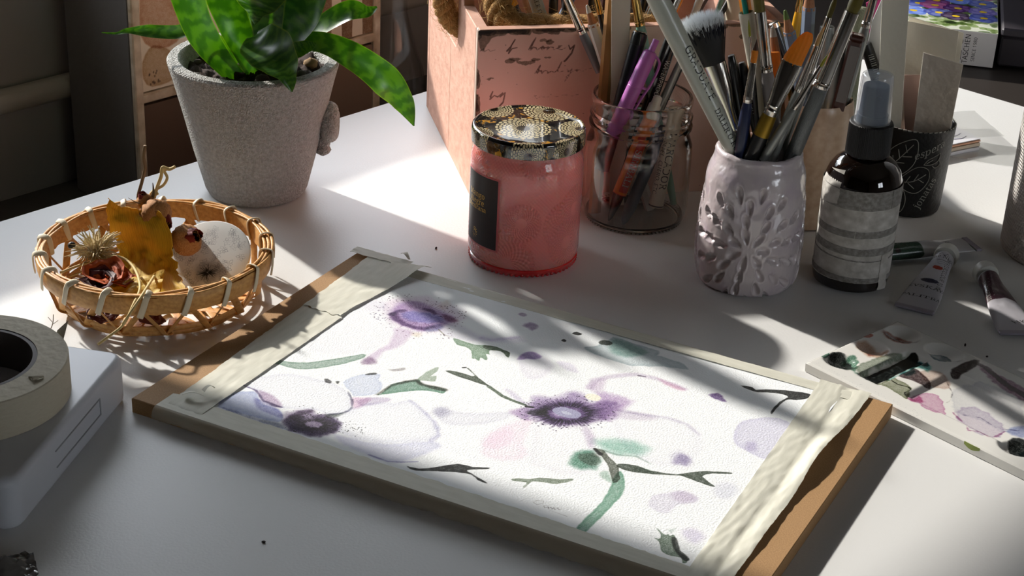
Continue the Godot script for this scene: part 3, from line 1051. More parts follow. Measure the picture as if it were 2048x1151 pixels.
	s.wash([-13.6, -5.1, -8.4, -4.9, 5.5, 3.8, 3.0, 5.4, -6.2, 0.8], lilac, 0.4, 1.8)
	s.wash([1.0, 17.0, 8.3, 9.0, 15.6, 19.6, 11.2, 20.7, 5.5, 19.3], Color(0.55, 0.40, 0.62), 0.55, 2.2, 0, 1, 0.4, 3.0)
	s.line([29.4, -34.5, 27.5, -45.2, 35.1, -55.6, 46.9, -66.4, 58.7, -68.0, 71.6, -67.1, 80.5, -65.5], 2.6, 1.6, Color(0.72, 0.64, 0.76), 0.4, 1.6, 1.6)
	s.wash([28.0, -37.3, 28.5, -44.9, 33.6, -50.0, 37.7, -34.5, 38.4, -29.6, 32.7, -31.2], Color(0.74, 0.62, 0.76), 0.4, 2.4)
	s.wash([60.0, -68.9, 68.7, -68.0, 80.5, -65.5, 77.9, -62.1, 67.1, -64.2], Color(0.80, 0.52, 0.66), 0.45, 1.6)
	s.line([48.3, -65.4, 52.8, -66.4], 0.9, 0.6, Color(0.35, 0.28, 0.36), 0.7)
	s.line([56.8, -18.6, 71.1, -22.6, 85.0, -27.3, 98.1, -26.3, 109.0, -19.1], 1.3, 1.0, Color(0.66, 0.61, 0.73), 0.36, 1.5, 1.2)
	s.wash([54.9, -15.7, 70.8, -23.3, 85.3, -26.6, 98.1, -26.3, 109.5, -18.7, 115.7, -4.8, 117.7, 14.3, 113.4, 20.1, 92.9, 25.4, 70.7, 10.9], Color(0.80, 0.78, 0.87), 0.03, 3.0, 0.14, 3.0, 0.3, 2.0)
	s.wash([54.9, -19.1, 68.9, -23.8, 80.3, -23.4, 74.1, -16.0, 60.5, -10.8], Color(0.74, 0.66, 0.76), 0.35, 2.4)
	s.wash([103.9, 12.2, 106.5, 4.2, 111.2, 6.0, 115.1, 8.2, 116.5, 16.6, 110.7, 17.2], Color(0.58, 0.54, 0.68), 0.4, 3.6, 0, 1, 0.4, 4.0)
	s.wash([6.6, -0.4, 7.6, -8.1, 16.5, -10.2, 21.9, -22.6, 28.3, -26.6, 36.7, -19.6, 42.9, -23.7, 51.1, -27.2, 54.9, -17.4, 54.9, -5.5, 45.1, 7.5, 37.8, 15.4, 27.3, 17.1, 18.0, 18.0, 11.0, 14.1], Color(0.50, 0.38, 0.60), 0.62, 4.0, 0, 1, 0.4, 4.0)
	s.wash([37.8, -31.0, 45.4, -34.1, 59.3, -34.1, 57.4, -24.2, 58.0, -9.2, 52.4, -3.9, 45.6, -8.1], Color(0.62, 0.46, 0.68), 0.55, 3.4, 0, 1, 0.4, 4.0)
	s.wash([45.7, 8.7, 53.7, 11.9, 61.0, 21.9, 60.9, 29.9, 54.3, 21.3], Color(0.68, 0.58, 0.72), 0.4, 2.4)
	s.line([20.2, 8.2, 20.0, -0.3, 26.5, -7.0, 34.9, -9.8, 41.9, -5.7, 41.7, 2.1, 35.9, 10.0, 27.5, 12.8, 20.2, 8.2], 4.4, 4.4, Color(0.40, 0.29, 0.49), 0.74, 2.0, 1.6, 0.35)
	s.wash([10.6, 13.4, 13.9, 7.1, 19.8, 4.2, 21.8, 9.7, 16.0, 14.3], Color(0.22, 0.20, 0.25), 0.8, 1.6)
	s.wash([21.3, 2.3, 28.1, -3.7, 38.4, -6.0, 39.8, -0.9, 33.6, 5.5, 27.4, 7.8], Color.WHITE, 0.0)
	for p in 1:
		var q: Array = [31.5, 0.5, 39.5, -3.8, 33.6, 5.5]
		s.dot(Vector2(q[0], q[1]), absf(q[2] - q[0]) * 1.05, absf(q[5] - q[1]) * 1.0, Color(0.62, 0.62, 0.73), 0.95, true)
		s.dot(Vector2(q[0], q[1] + 0.6), absf(q[2] - q[0]) * 0.4, absf(q[5] - q[1]) * 0.3, Color(0.76, 0.78, 0.84), 0.7, true)
		var w: Array = [36.6, -24.9, 39.7, -26.9, 38.2, -21.5]
		s.dot(Vector2(w[0], w[1]), 4.6, 3.6, Color(0.94, 0.93, 0.86), 0.95, true)
	s.wash([61.0, 21.9, 62.8, 17.5, 74.3, 10.2, 87.4, 9.9, 90.9, 14.1, 87.7, 22.4, 77.0, 27.6, 70.5, 27.0], Color(0.46, 0.69, 0.60), 0.60, 5.0, 0, 1, 0.3, 3.0)
	s.line([69.3, 27.8, 77.9, 27.9, 87.4, 23.4, 97.9, 26.1], 0.9, 0.6, Color(0.45, 0.55, 0.50), 0.5, 0.6)
	s.wash([57.3, 47.9, 56.2, 39.3, 58.5, 33.0, 63.9, 31.2, 66.9, 35.6, 71.0, 36.1, 72.7, 42.8, 73.2, 48.6, 66.1, 53.1, 59.7, 52.6], Color(0.30, 0.52, 0.42), 0.8, 2.6, 0, 1, 0.4, 3.0)
	s.wash([59.1, 39.0, 65.1, 33.6, 71.0, 36.1, 72.6, 44.4, 68.5, 47.0, 62.7, 44.5], Color(0.36, 0.36, 0.30), 0.55, 1.2, 0, 1, 0.5, 2.0)
	s.wash([77.8, 50.2, 80.8, 46.9, 86.9, 53.5, 88.6, 56.9, 80.6, 54.5], Color(0.55, 0.68, 0.60), 0.6, 1.6)
	s.wash([86.4, 42.2, 93.4, 51.1, 97.6, 63.7, 97.9, 78.3, 97.2, 99.4, 96.8, 109.6, 96.9, 118.4, 94.1, 118.2, 91.2, 109.1, 90.9, 93.1, 91.4, 76.1, 88.5, 58.6, 86.2, 49.0], Color(0.46, 0.63, 0.54), 0.75, 0.6, 0.28, 1.4, 0.3, 1.0)
	s.wash([63.0, 28.6, 66.3, 28.1, 69.3, 27.8, 75.7, 33.1, 84.4, 40.0, 87.7, 47.0, 89.9, 50.1, 89.2, 56.5, 83.0, 48.4, 76.2, 39.0, 68.7, 32.9], Color(0.38, 0.40, 0.35), 0.8, 0.4, 0.25, 1.2, 0.5, 0.8)
	s.line([63.6, 29.0, 69.3, 32.5], 0.8, 1.6, ink, 0.8, 0.5)
	s.wash([82.2, 38.1, 84.2, 35.0, 93.1, 32.3, 101.2, 32.8, 115.0, 28.6, 119.5, 23.6, 127.5, 16.3, 130.3, 14.9, 140.8, 9.6, 141.4, 11.1, 132.1, 16.7, 128.0, 22.7, 137.7, 27.6, 138.8, 29.1, 133.0, 29.5, 120.5, 28.5, 117.1, 28.4, 108.2, 33.4, 93.1, 39.7, 85.4, 40.1], Color(0.24, 0.28, 0.23), 0.85, 0.3, 0.1, 1.0, 0.3, 0.7)
	s.wash([90.7, 34.5, 100.8, 32.0, 104.1, 34.4, 94.9, 38.6], Color(0.40, 0.55, 0.42), 0.4, 1.0)
	s.wash([-18.3, 102.1, -10.9, 101.0, -2.3, 92.7, 5.0, 85.1, 14.5, 83.2, 21.7, 79.3, 22.4, 80.6, 12.6, 88.0, 17.2, 89.9, 29.8, 93.9, 22.9, 93.9, 17.1, 90.9, 8.4, 93.0, -9.5, 102.4, -14.6, 103.8], ink, 0.92, 0.3, 0, 1, 0.15, 0.6)
	s.wash([5.0, 88.7, 6.8, 86.2, 9.7, 86.6, 8.3, 89.8], Color.WHITE, 0.0)
	s.wash([38.0, 82.8, 43.6, 79.2, 47.4, 77.9, 50.9, 73.6, 62.0, 68.7, 66.8, 64.8, 68.2, 66.1, 62.4, 73.9, 54.7, 76.6, 49.2, 79.0, 48.8, 86.9, 47.5, 86.6, 47.5, 81.2, 40.6, 84.4], Color(0.45, 0.50, 0.42), 0.78, 0.35, 0.1, 1.0, 0.35, 0.8)
	s.wash([-56.0, -4.9, -49.6, -7.9, -38.8, -8.0, -38.3, -10.1, -46.1, -14.8, -45.0, -15.5, -34.1, -8.3, -24.1, -3.4, -24.9, -2.4, -36.8, -2.7, -46.8, -3.1], Color(0.26, 0.30, 0.24), 0.85, 0.3, 0.1, 1.0, 0.3, 0.6)
	s.line([-23.8, -2.4, -10.9, 3.7, -1.6, 5.4, 6.0, 5.9], 1.3, 1.2, Color(0.30, 0.36, 0.28), 0.85, 0.4, 0.6)
	s.line([-48.7, -14.3, -47.2, -15.3], 0.7, 0.6, ink, 0.9, 0.25)
	s.line([7.6, 7.0, 11.1, 5.9], 1.2, 1.0, ink, 0.85, 0.3)
	s.line([63.8, 93.0, 60.1, 95.0, 59.9, 97.2, 62.3, 98.0, 64.6, 95.5, 64.4, 93.5], 0.16, 0.16, Color(0.42, 0.40, 0.40), 0.8, 0.2, 0.1)
	s.line([67.6, 95.9, 66.1, 97.3, 67.5, 98.7, 68.7, 96.7, 69.4, 98.3, 70.1, 96.2, 71.4, 97.9, 71.6, 95.7, 73.0, 97.3, 73.6, 94.9, 74.9, 96.3, 75.4, 95.0], 0.16, 0.16, Color(0.42, 0.40, 0.40), 0.8, 0.2, 0.1)
	s.line([70.0, 99.2, 81.6, 99.5], 0.16, 0.12, Color(0.42, 0.40, 0.40), 0.7, 0.2, 0.1)
	s.wash([126.5, 91.7, 132.8, 92.4, 131.7, 87.8, 126.8, 83.9, 128.0, 83.6, 133.8, 87.5, 135.2, 85.7, 137.3, 88.1, 137.2, 84.4, 139.3, 85.9, 141.6, 91.9, 146.9, 97.8, 152.2, 99.9, 153.8, 103.8, 152.2, 105.6, 149.6, 101.8, 144.3, 103.0, 138.5, 102.0, 134.7, 96.2, 133.0, 94.0], Color(0.40, 0.47, 0.40), 0.8, 0.3, 0.15, 1.0, 0.45, 0.8)
	s.line([139.4, 87.7, 145.1, 97.0, 152.4, 101.5], 1.4, 1.8, Color(0.14, 0.16, 0.14), 0.8, 0.5, 0.8)
	s.wash([133.2, 82.2, 136.5, 78.3, 136.1, 84.2], Color(0.6, 0.68, 0.64), 0.4, 1.2)
	s.wash([146.2, 107.2, 151.2, 107.6, 152.6, 112.1, 149.0, 111.6], Color(0.45, 0.50, 0.42), 0.5, 1.4)
	s.wash([107.7, -88.4, 114.7, -90.1, 117.8, -88.3, 123.4, -92.5, 131.5, -96.6, 143.2, -100.6, 149.7, -100.7, 148.7, -95.0, 143.7, -89.2, 140.5, -88.4, 138.0, -85.5, 136.8, -72.9, 136.9, -64.7, 135.5, -67.4, 135.6, -81.8, 138.4, -90.2, 133.3, -91.8, 124.7, -89.0, 119.9, -85.9, 113.8, -86.1], ink, 0.92, 0.3, 0, 1, 0.2, 0.6)
	s.wash([127.2, -26.9, 123.9, -39.6, 125.2, -48.0, 132.3, -56.9, 141.8, -62.5, 152.0, -60.1, 155.9, -52.5, 156.4, -35.7, 153.0, -14.6, 148.7, -14.2, 141.1, -16.4, 131.7, -20.0], Color(0.80, 0.78, 0.88), 0.5, 0.9, 0.2, 2.0, 0.25, 1.4)
	s.wash([136.3, -22.9, 139.3, -29.7, 144.0, -20.6, 139.4, -17.8], Color(0.66, 0.60, 0.76), 0.4, 2.4)
	s.wash([95.1, -66.5, 99.3, -71.1, 106.1, -66.9, 107.6, -64.2, 103.4, -63.9, 98.8, -64.9], Color(0.34, 0.22, 0.46), 0.75, 0.9, 0, 1, 0.4, 2.2)
	s.wash([114.0, 65.2, 112.5, 56.2, 120.0, 47.4, 125.7, 41.8, 134.9, 44.1, 135.3, 49.9, 127.2, 57.0, 127.4, 66.7, 122.3, 68.9, 116.6, 67.5], Color(0.82, 0.79, 0.87), 0.4, 1.4, 0.14, 2.0)
	s.wash([120.7, 49.0, 125.9, 42.1, 134.5, 44.4, 132.1, 51.9, 124.3, 52.8], Color(0.78, 0.69, 0.79), 0.4, 2.6)
	s.wash([140.2, 77.8, 145.1, 72.9, 152.9, 77.4, 150.7, 86.2, 143.6, 83.3], Color(0.74, 0.69, 0.82), 0.45, 3.0)
	s.wash([137.5, 28.2, 143.5, 20.3, 151.0, 23.8, 150.0, 36.6, 142.3, 37.4], Color(0.78, 0.78, 0.86), 0.35, 3.0)
	s.wash([107.9, 18.6, 108.4, 6.6, 115.3, 9.3, 116.2, 16.8, 112.3, 18.2], Color(0.55, 0.48, 0.66), 0.45, 2.0)
	# stamens: fine hairs and dots round the three hearts
	stamens(s, [31.4, 1.1, 45.6, -7.2, 36.8, 11.9], 1.0, 1.5, 330, Color(0.24, 0.14, 0.32), 0.7, 100, 11)
	stamens(s, [-88.0, 92.0, -75.3, 85.6, -82.6, 100.0], 0.55, 1.05, 150, Color(0.14, 0.09, 0.18), 0.7, 46, 12)
	stamens(s, [-106.5, -59.5, -91.5, -64.3, -98.6, -46.4], 0.95, 1.75, 120, Color(0.52, 0.36, 0.50), 0.35, 90, 13)
	rng.seed = 21
	var dq: Array = [-67.0, 85.2]
	for k in 46:
		var t := rng.randf()
		s.dot(Vector2(dq[0], dq[1]) + Vector2(rng.randf_range(-12, 12), rng.randf_range(-9, 8)) * (0.4 + t * 0.7), 0.42, 0.4, ink, 0.85)
	dq = [-95.1, 81.6]
	for k in 30:
		s.dot(Vector2(dq[0], dq[1]) + Vector2(rng.randf_range(-12, 10), rng.randf_range(-5, 7)), 0.45, 0.42, ink, 0.9)
	dq = [-92.0, -74.1]
	for k in 26:
		s.dot(Vector2(dq[0], dq[1]) + Vector2(rng.randf_range(-7, 9), rng.randf_range(-8, 9)), 0.5, 0.35, Color(0.2, 0.08, 0.14), 0.85)
	dq = [-130.3, -49.0]
	for k in 40:
		s.dot(Vector2(dq[0], dq[1]) + Vector2(rng.randf_range(-6, 12), rng.randf_range(-10, 9)), 0.55, 0.5, Color(0.38, 0.34, 0.46), 0.6)
	return s.texture()

func stamens(s: Sheet, q: Array, r0: float, r1: float, count: int, col: Color, al: float, dots: int, seed_: int):
	rng.seed = seed_
	var c := Vector2(q[0], q[1])
	var ax := Vector2(q[2], q[3]) - c
	var ay := Vector2(q[4], q[5]) - c
	for k in count:
		var a := TAU * k / count + rng.randf_range(-0.05, 0.05)
		var d := ax * cos(a) + ay * sin(a)
		var p0 := c + d * r0 * rng.randf_range(0.62, 0.85)
		var p1 := c + d * r1 * rng.randf_range(0.75, 1.05)
		var bend := d.orthogonal().normalized() * rng.randf_range(-0.8, 0.8)
		s.line([p0.x, p0.y, (p0.x + p1.x) / 2 + bend.x, (p0.y + p1.y) / 2 + bend.y, p1.x, p1.y], 0.30, 0.12, col, al * rng.randf_range(0.6, 1.0), 0.18, 0.1, 0.1)
	for k in dots:
		var a := rng.randf() * TAU
		var d := ax * cos(a) + ay * sin(a)
		var p: Vector2 = c + d * r1 * rng.randf_range(0.82, 1.22)
		s.dot(p, rng.randf_range(0.35, 0.75), rng.randf_range(0.3, 0.55), col.darkened(0.4), 0.85)


# ---------------------------------------------------------------- porcelain palette with wells, seen from its left end
func palette():
	var L := 0.190
	var W := 0.0970
	var wells := []   # x, z (mm, z away from the viewer), half length, half width, turn, depth, kind
	wells.append([12.7, 49.8, 5.6, 42.0, 24.9, 48.5])   # filled in below from the three points: middle, one end, one side
	wells.clear()
	var s := Sheet.new()
	s.start(Vector2(0, 0), Vector2(190, 97), 5.0, Color(0.90, 0.895, 0.875), speck, cloud)
	var teal := Color(0.10, 0.42, 0.42)
	var black := Color(0.05, 0.07, 0.07)
	s.wash([-2.4, 58.9, -0.8, 64.3, 3.0, 66.1, 4.1, 61.0, 0.6, 58.0], Color(0.75, 0.25, 0.16), 0.75, 0.4, 0.2, 0.8, 0.3, 1.0)
	s.wash([2.8, 47.9, 4.8, 57.0, 15.5, 55.0, 22.4, 57.8, 26.1, 47.0, 21.1, 38.8, 11.8, 40.7], Color(0.66, 0.40, 0.22), 0.45, 1.5, 0, 1, 0.4, 2.0)
	s.wash([13.4, 44.4, 17.4, 49.6, 22.7, 45.6, 19.4, 39.6], Color(0.45, 0.12, 0.08), 0.7, 0.8, 0, 1, 0.5, 2.0)
	s.wash([2.9, 77.5, 9.9, 83.5, 20.6, 84.4, 24.9, 75.5, 17.4, 70.4, 8.5, 71.7], Color(0.42, 0.14, 0.10), 0.75, 1.4, 0, 1, 0.4, 2.0)
	s.wash([13.7, 78.5, 21.3, 82.0, 23.2, 74.8, 18.6, 71.9], Color(0.60, 0.22, 0.12), 0.5, 1.0)
	s.wash([-3.3, 19.3, -2.3, 23.7, 1.9, 21.4, 2.7, 14.7, -0.2, 15.5], Color(0.30, 0.50, 0.42), 0.7, 0.5, 0.3, 0.6)
	s.wash([2.6, 19.1, 3.4, 28.1, 9.8, 28.7, 23.9, 19.4, 22.3, 12.8, 13.2, 11.5], black, 0.85, 1.0, 0, 1, 0.3, 2.0)
	s.wash([10.6, 23.4, 12.6, 32.3, 20.8, 27.6, 27.9, 15.7, 32.4, 15.6, 26.8, 14.2], Color(0.14, 0.36, 0.26), 0.7, 1.0, 0, 1, 0.4, 3.0)
	s.wash([23.3, 21.6, 25.1, 42.5, 26.0, 53.0, 32.8, 61.9, 31.9, 45.2, 31.1, 28.8, 34.7, 15.5, 30.8, 14.9], Color(0.38, 0.45, 0.36), 0.5, 1.4, 0.2, 1.0, 0.4, 3.0)
	s.wash([33.5, 17.0, 34.2, 42.1, 33.8, 66.5, 38.7, 66.6, 43.1, 59.9, 43.3, 41.8, 43.1, 14.6], black, 0.97, 0.6, 0, 1, 0.1, 0.8)
	s.wash([40.2, 62.3, 46.4, 64.3, 52.1, 61.0, 50.5, 57.3, 43.1, 56.8], Color(0.04, 0.26, 0.30), 0.9, 0.8)
	s.wash([43.0, 62.9, 53.2, 60.9, 56.6, 53.2, 48.8, 52.1, 45.6, 35.8, 45.7, 26.9, 44.5, 31.4, 43.2, 50.8], Color(0.20, 0.62, 0.60), 0.6, 1.6, 0, 1, 0.4, 3.0)
	s.wash([46.2, 33.5, 45.5, 47.7, 51.6, 49.7, 68.2, 41.6, 66.6, 36.6, 56.7, 35.4], Color(0.30, 0.24, 0.25), 0.85, 0.8, 0.1, 0.8)
	s.wash([43.3, 41.8, 46.6, 49.2, 52.8, 45.2, 51.2, 37.1], Color(0.05, 0.28, 0.30), 0.7, 1.2)
	s.wash([43.6, 18.2, 44.6, 28.4, 54.5, 29.6, 63.3, 26.5, 68.7, 13.4, 61.2, 15.0, 50.2, 15.2], Color(0.45, 0.48, 0.36), 0.6, 0.7, 0.35, 1.0, 0.4, 3.0)
	s.line([46.8, 25.4, 54.6, 23.8, 61.1, 26.5, 64.4, 25.0, 63.9, 18.5, 68.2, 15.6], 0.5, 0.35, Color(0.14, 0.14, 0.10), 0.8, 0.3, 1.0)
	s.wash([69.8, 14.8, 68.2, 27.1, 73.1, 36.3, 83.3, 32.4, 94.2, 18.5, 89.9, 13.0, 79.9, 13.9], Color(0.80, 0.56, 0.72), 0.55, 0.6, 0.4, 0.8, 0.35, 3.0)
	s.wash([71.4, 14.1, 69.8, 26.3, 75.7, 22.5, 76.2, 14.7], Color(0.66, 0.22, 0.46), 0.65, 1.2, 0, 1, 0.4, 3.0)
	s.wash([53.3, 48.9, 57.7, 57.7, 66.1, 59.6, 75.4, 50.9, 68.8, 42.3, 62.2, 42.6], Color(0.72, 0.58, 0.52), 0.45, 1.2, 0.2, 1.0, 0.4, 3.0)
	s.line([69.9, 55.6, 80.8, 46.3, 86.0, 35.9, 85.9, 30.1], 0.25, 0.3, Color(0.35, 0.32, 0.32), 0.5, 0.3, 1.2)
	s.wash([78.6, 49.3, 85.3, 69.8, 104.7, 71.7, 118.3, 66.6, 135.8, 39.9, 130.4, 30.2, 112.1, 30.8, 97.0, 27.7], Color(0.84, 0.85, 0.89), 0.45, 1.4, 0.3, 1.0, 0.4, 4.0)
	s.wash([96.4, 27.0, 99.3, 41.9, 115.4, 40.6, 129.4, 31.6, 128.4, 17.1, 115.7, 13.9], Color(0.74, 0.68, 0.80), 0.45, 1.2, 0.35, 0.8, 0.4, 4.0)
	s.line([95.4, 25.6, 107.7, 19.6, 116.1, 11.8, 121.8, 16.5, 128.8, 15.0, 129.7, 26.7, 129.4, 31.6], 0.6, 0.5, Color(0.60, 0.30, 0.50), 0.6, 0.5, 1.6)
	s.line([101.7, 28.3, 110.1, 33.7, 124.3, 30.4, 135.8, 39.9], 0.25, 0.3, Color(0.40, 0.38, 0.50), 0.5, 0.3, 1.6)
	s.wash([129.4, 31.6, 132.0, 45.7, 141.1, 46.7, 140.5, 32.7], Color(0.48, 0.54, 0.78), 0.6, 1.4)
	s.wash([63.9, 68.7, 65.0, 91.7, 70.6, 89.8, 72.2, 70.5, 70.5, 62.3], Color(0.16, 0.12, 0.12), 0.8, 0.8, 0, 1, 0.2, 1.0)
	s.line([67.2, 88.5, 78.4, 87.7, 92.0, 81.5, 104.8, 77.7, 117.0, 76.2], 1.6, 2.4, Color(0.20, 0.09, 0.15), 0.85, 1.0, 2.0, 0.4)
	s.wash([72.2, 85.8, 88.8, 86.3, 110.3, 84.9, 121.5, 70.8, 104.7, 71.7, 91.9, 75.5], Color(0.46, 0.25, 0.40), 0.6, 1.2, 0, 1, 0.4, 3.0)
	s.wash([40.6, 78.5, 43.9, 86.1, 51.4, 86.4, 56.5, 77.5, 52.6, 70.9, 45.2, 72.0], Color(0.42, 0.50, 0.55), 0.65, 0.5, 0.4, 0.7)
	s.wash([137.1, 23.1, 139.4, 31.3, 152.1, 29.5, 153.3, 13.1, 145.5, 13.3], black, 0.9, 1.0)
	s.wash([145.8, 18.7, 149.0, 25.5, 153.4, 15.8], Color(0.10, 0.30, 0.36), 0.8, 1.0)
	for k in 60:
		s.dot(Vector2(rng.randf_range(2, 90), rng.randf_range(1, 6)), 0.25, 0.2, Color(0.35, 0.4, 0.5), 0.6)
	var m := mat("palette_glaze", Color.WHITE, 0.16, 0.0, {"clearcoat_enabled": true, "clearcoat": 0.6, "clearcoat_roughness": 0.06})
	m.albedo_texture = s.texture()
	# hollows as (mid x, mid z, half length, half width, turn, depth, flat floor)
	var A: Array = [14.7, 83.2, 14.1, 51.6, 12.4, 19.7, 47.4, 84.3, 145.8, 18.7]
	var T1: Array = [36.4, 16.2, 38.5, 64.7]
	var T2: Array = [68.3, 65.5, 67.8, 90.8]
	var wl := []
	var rad := [[13.0, 11.0, -0.1], [12.0, 10.0, -0.1], [12.0, 10.0, 0.0], [14.0, 11.0, -0.1], [12.0, 10.0, 0.0]]
	for k in 5:
		wl.append([A[k * 2], A[k * 2 + 1], rad[k][0], rad[k][1], 0.0, 3.6, 0])
	wl.append([(T1[0] + T1[2]) / 2 + 2.0, (T1[1] + T1[3]) / 2, 9.0, absf(T1[3] - T1[1]) / 2 + 4.0, 0.0, 3.2, 1])
	wl.append([122.0, 42.0, 58.0, 26.0, 0.0, 2.6, 2])
	var hf := func(x: float, z: float):
		var y := 0.0
		for q in wl:
			var dx: float = (x - q[0]) / q[2]
			var dz: float = (z - q[1]) / q[3]
			if q[6] == 0:
				var rr := dx * dx + dz * dz
				if rr < 1.0:
					y = minf(y, -q[5] * (1.0 - rr) * (1.35 if rr > 0.3 else 1.35))
			else:
				var ee := maxf(absf(dx), absf(dz))
				var ramp := smoothstep(1.0, 0.90 if q[6] == 2 else 0.75, ee)
				var dep: float = q[5] * (1.0 if q[6] == 1 else (0.35 + 0.65 * clampf((1.0 - dx) * 0.5, 0.0, 1.0)))
				y = minf(y, -dep * ramp)
		return maxf(y, -5.2)
	var t := thing("palette", "white porcelain paint palette smeared with black, teal and pink at the lower right", "palette", Vector3(0.1909, TY, -0.978), -0.8203)
	var g := Geo.new()
	var nx := 190
	var nz := 97
	var rows := []
	var uvs := []
	for i in nz + 1:
		var row := PackedVector3Array()
		var ur := PackedVector2Array()
		# rows must run along +z (towards the viewer): v = 1 is the near rim, z = 0
		var zz := 97.0 * (1.0 - float(i) / nz)
		for j in nx + 1:
			var x := 190.0 * j / nx
			var e := minf(minf(x, 190.0 - x), minf(zz, 97.0 - zz))
			var y: float = 7.0 + (hf as Callable).call(x, zz) - 1.0 * pow(1.0 - clampf(e / 1.5, 0.0, 1.0), 2.0)
			row.append(Vector3(x, y, -zz) * 0.001)
			ur.append(Vector2(x / 190.0, zz / 97.0))
		rows.append(row)
		uvs.append(ur)
	g.grid(rows, false, uvs)
	part("top_with_wells", g, m, t)
	g = Geo.new()
	var skirt := []
	for lv in 4:
		var row := PackedVector3Array()
		var off: float = [-0.6, -0.1, 0.0, 0.0][lv]
		var yy: float = [0.0, 0.0006, 0.004, 0.0061][lv]
		for p in [Vector2(0, 0), Vector2(190, 0), Vector2(190, 97), Vector2(0, 97), Vector2(0, 0)]:
			var q := Vector2(clampf(p.x, -off, 190.0 + off), clampf(p.y, -off, 97.0 + off))
			row.append(Vector3(q.x * 0.001, yy, -q.y * 0.001))
		skirt.append(row)
	for k in 4:
		var pr := []
		for lv in 4:
			pr.append(PackedVector3Array([skirt[lv][k + 1], skirt[lv][k]]))
		pr.reverse()
		g.grid(pr)
	part("rim", g, mat("palette_side", Color(0.90, 0.895, 0.875), 0.2, 0.0, {"clearcoat_enabled": true, "clearcoat": 0.5}), t)
	# a dab of green on the near rim
	g = Geo.new()
	var dq: Array = [127.3, 1.4]
	g.sheet(10, 6, func(u: float, v: float):
		var a: float = dq[0] - 5.5 + 11.0 * u
		return Vector3(a * 0.001, 0.0066 - v * 0.0034 * (0.5 + 0.5 * sin(u * PI)), 0.0002 + 0.0002 * sin(u * PI)), 0.0003)
	part("paint_dab", g, mat("dab_green", Color(0.52, 0.58, 0.25), 0.35), t, "yellow green paint dab on the rim")


# ---------------------------------------------------------------- concrete flowerpot with a snail on its side and a small snake plant
const POT := Vector3(-0.2015, TY, -1.2310)

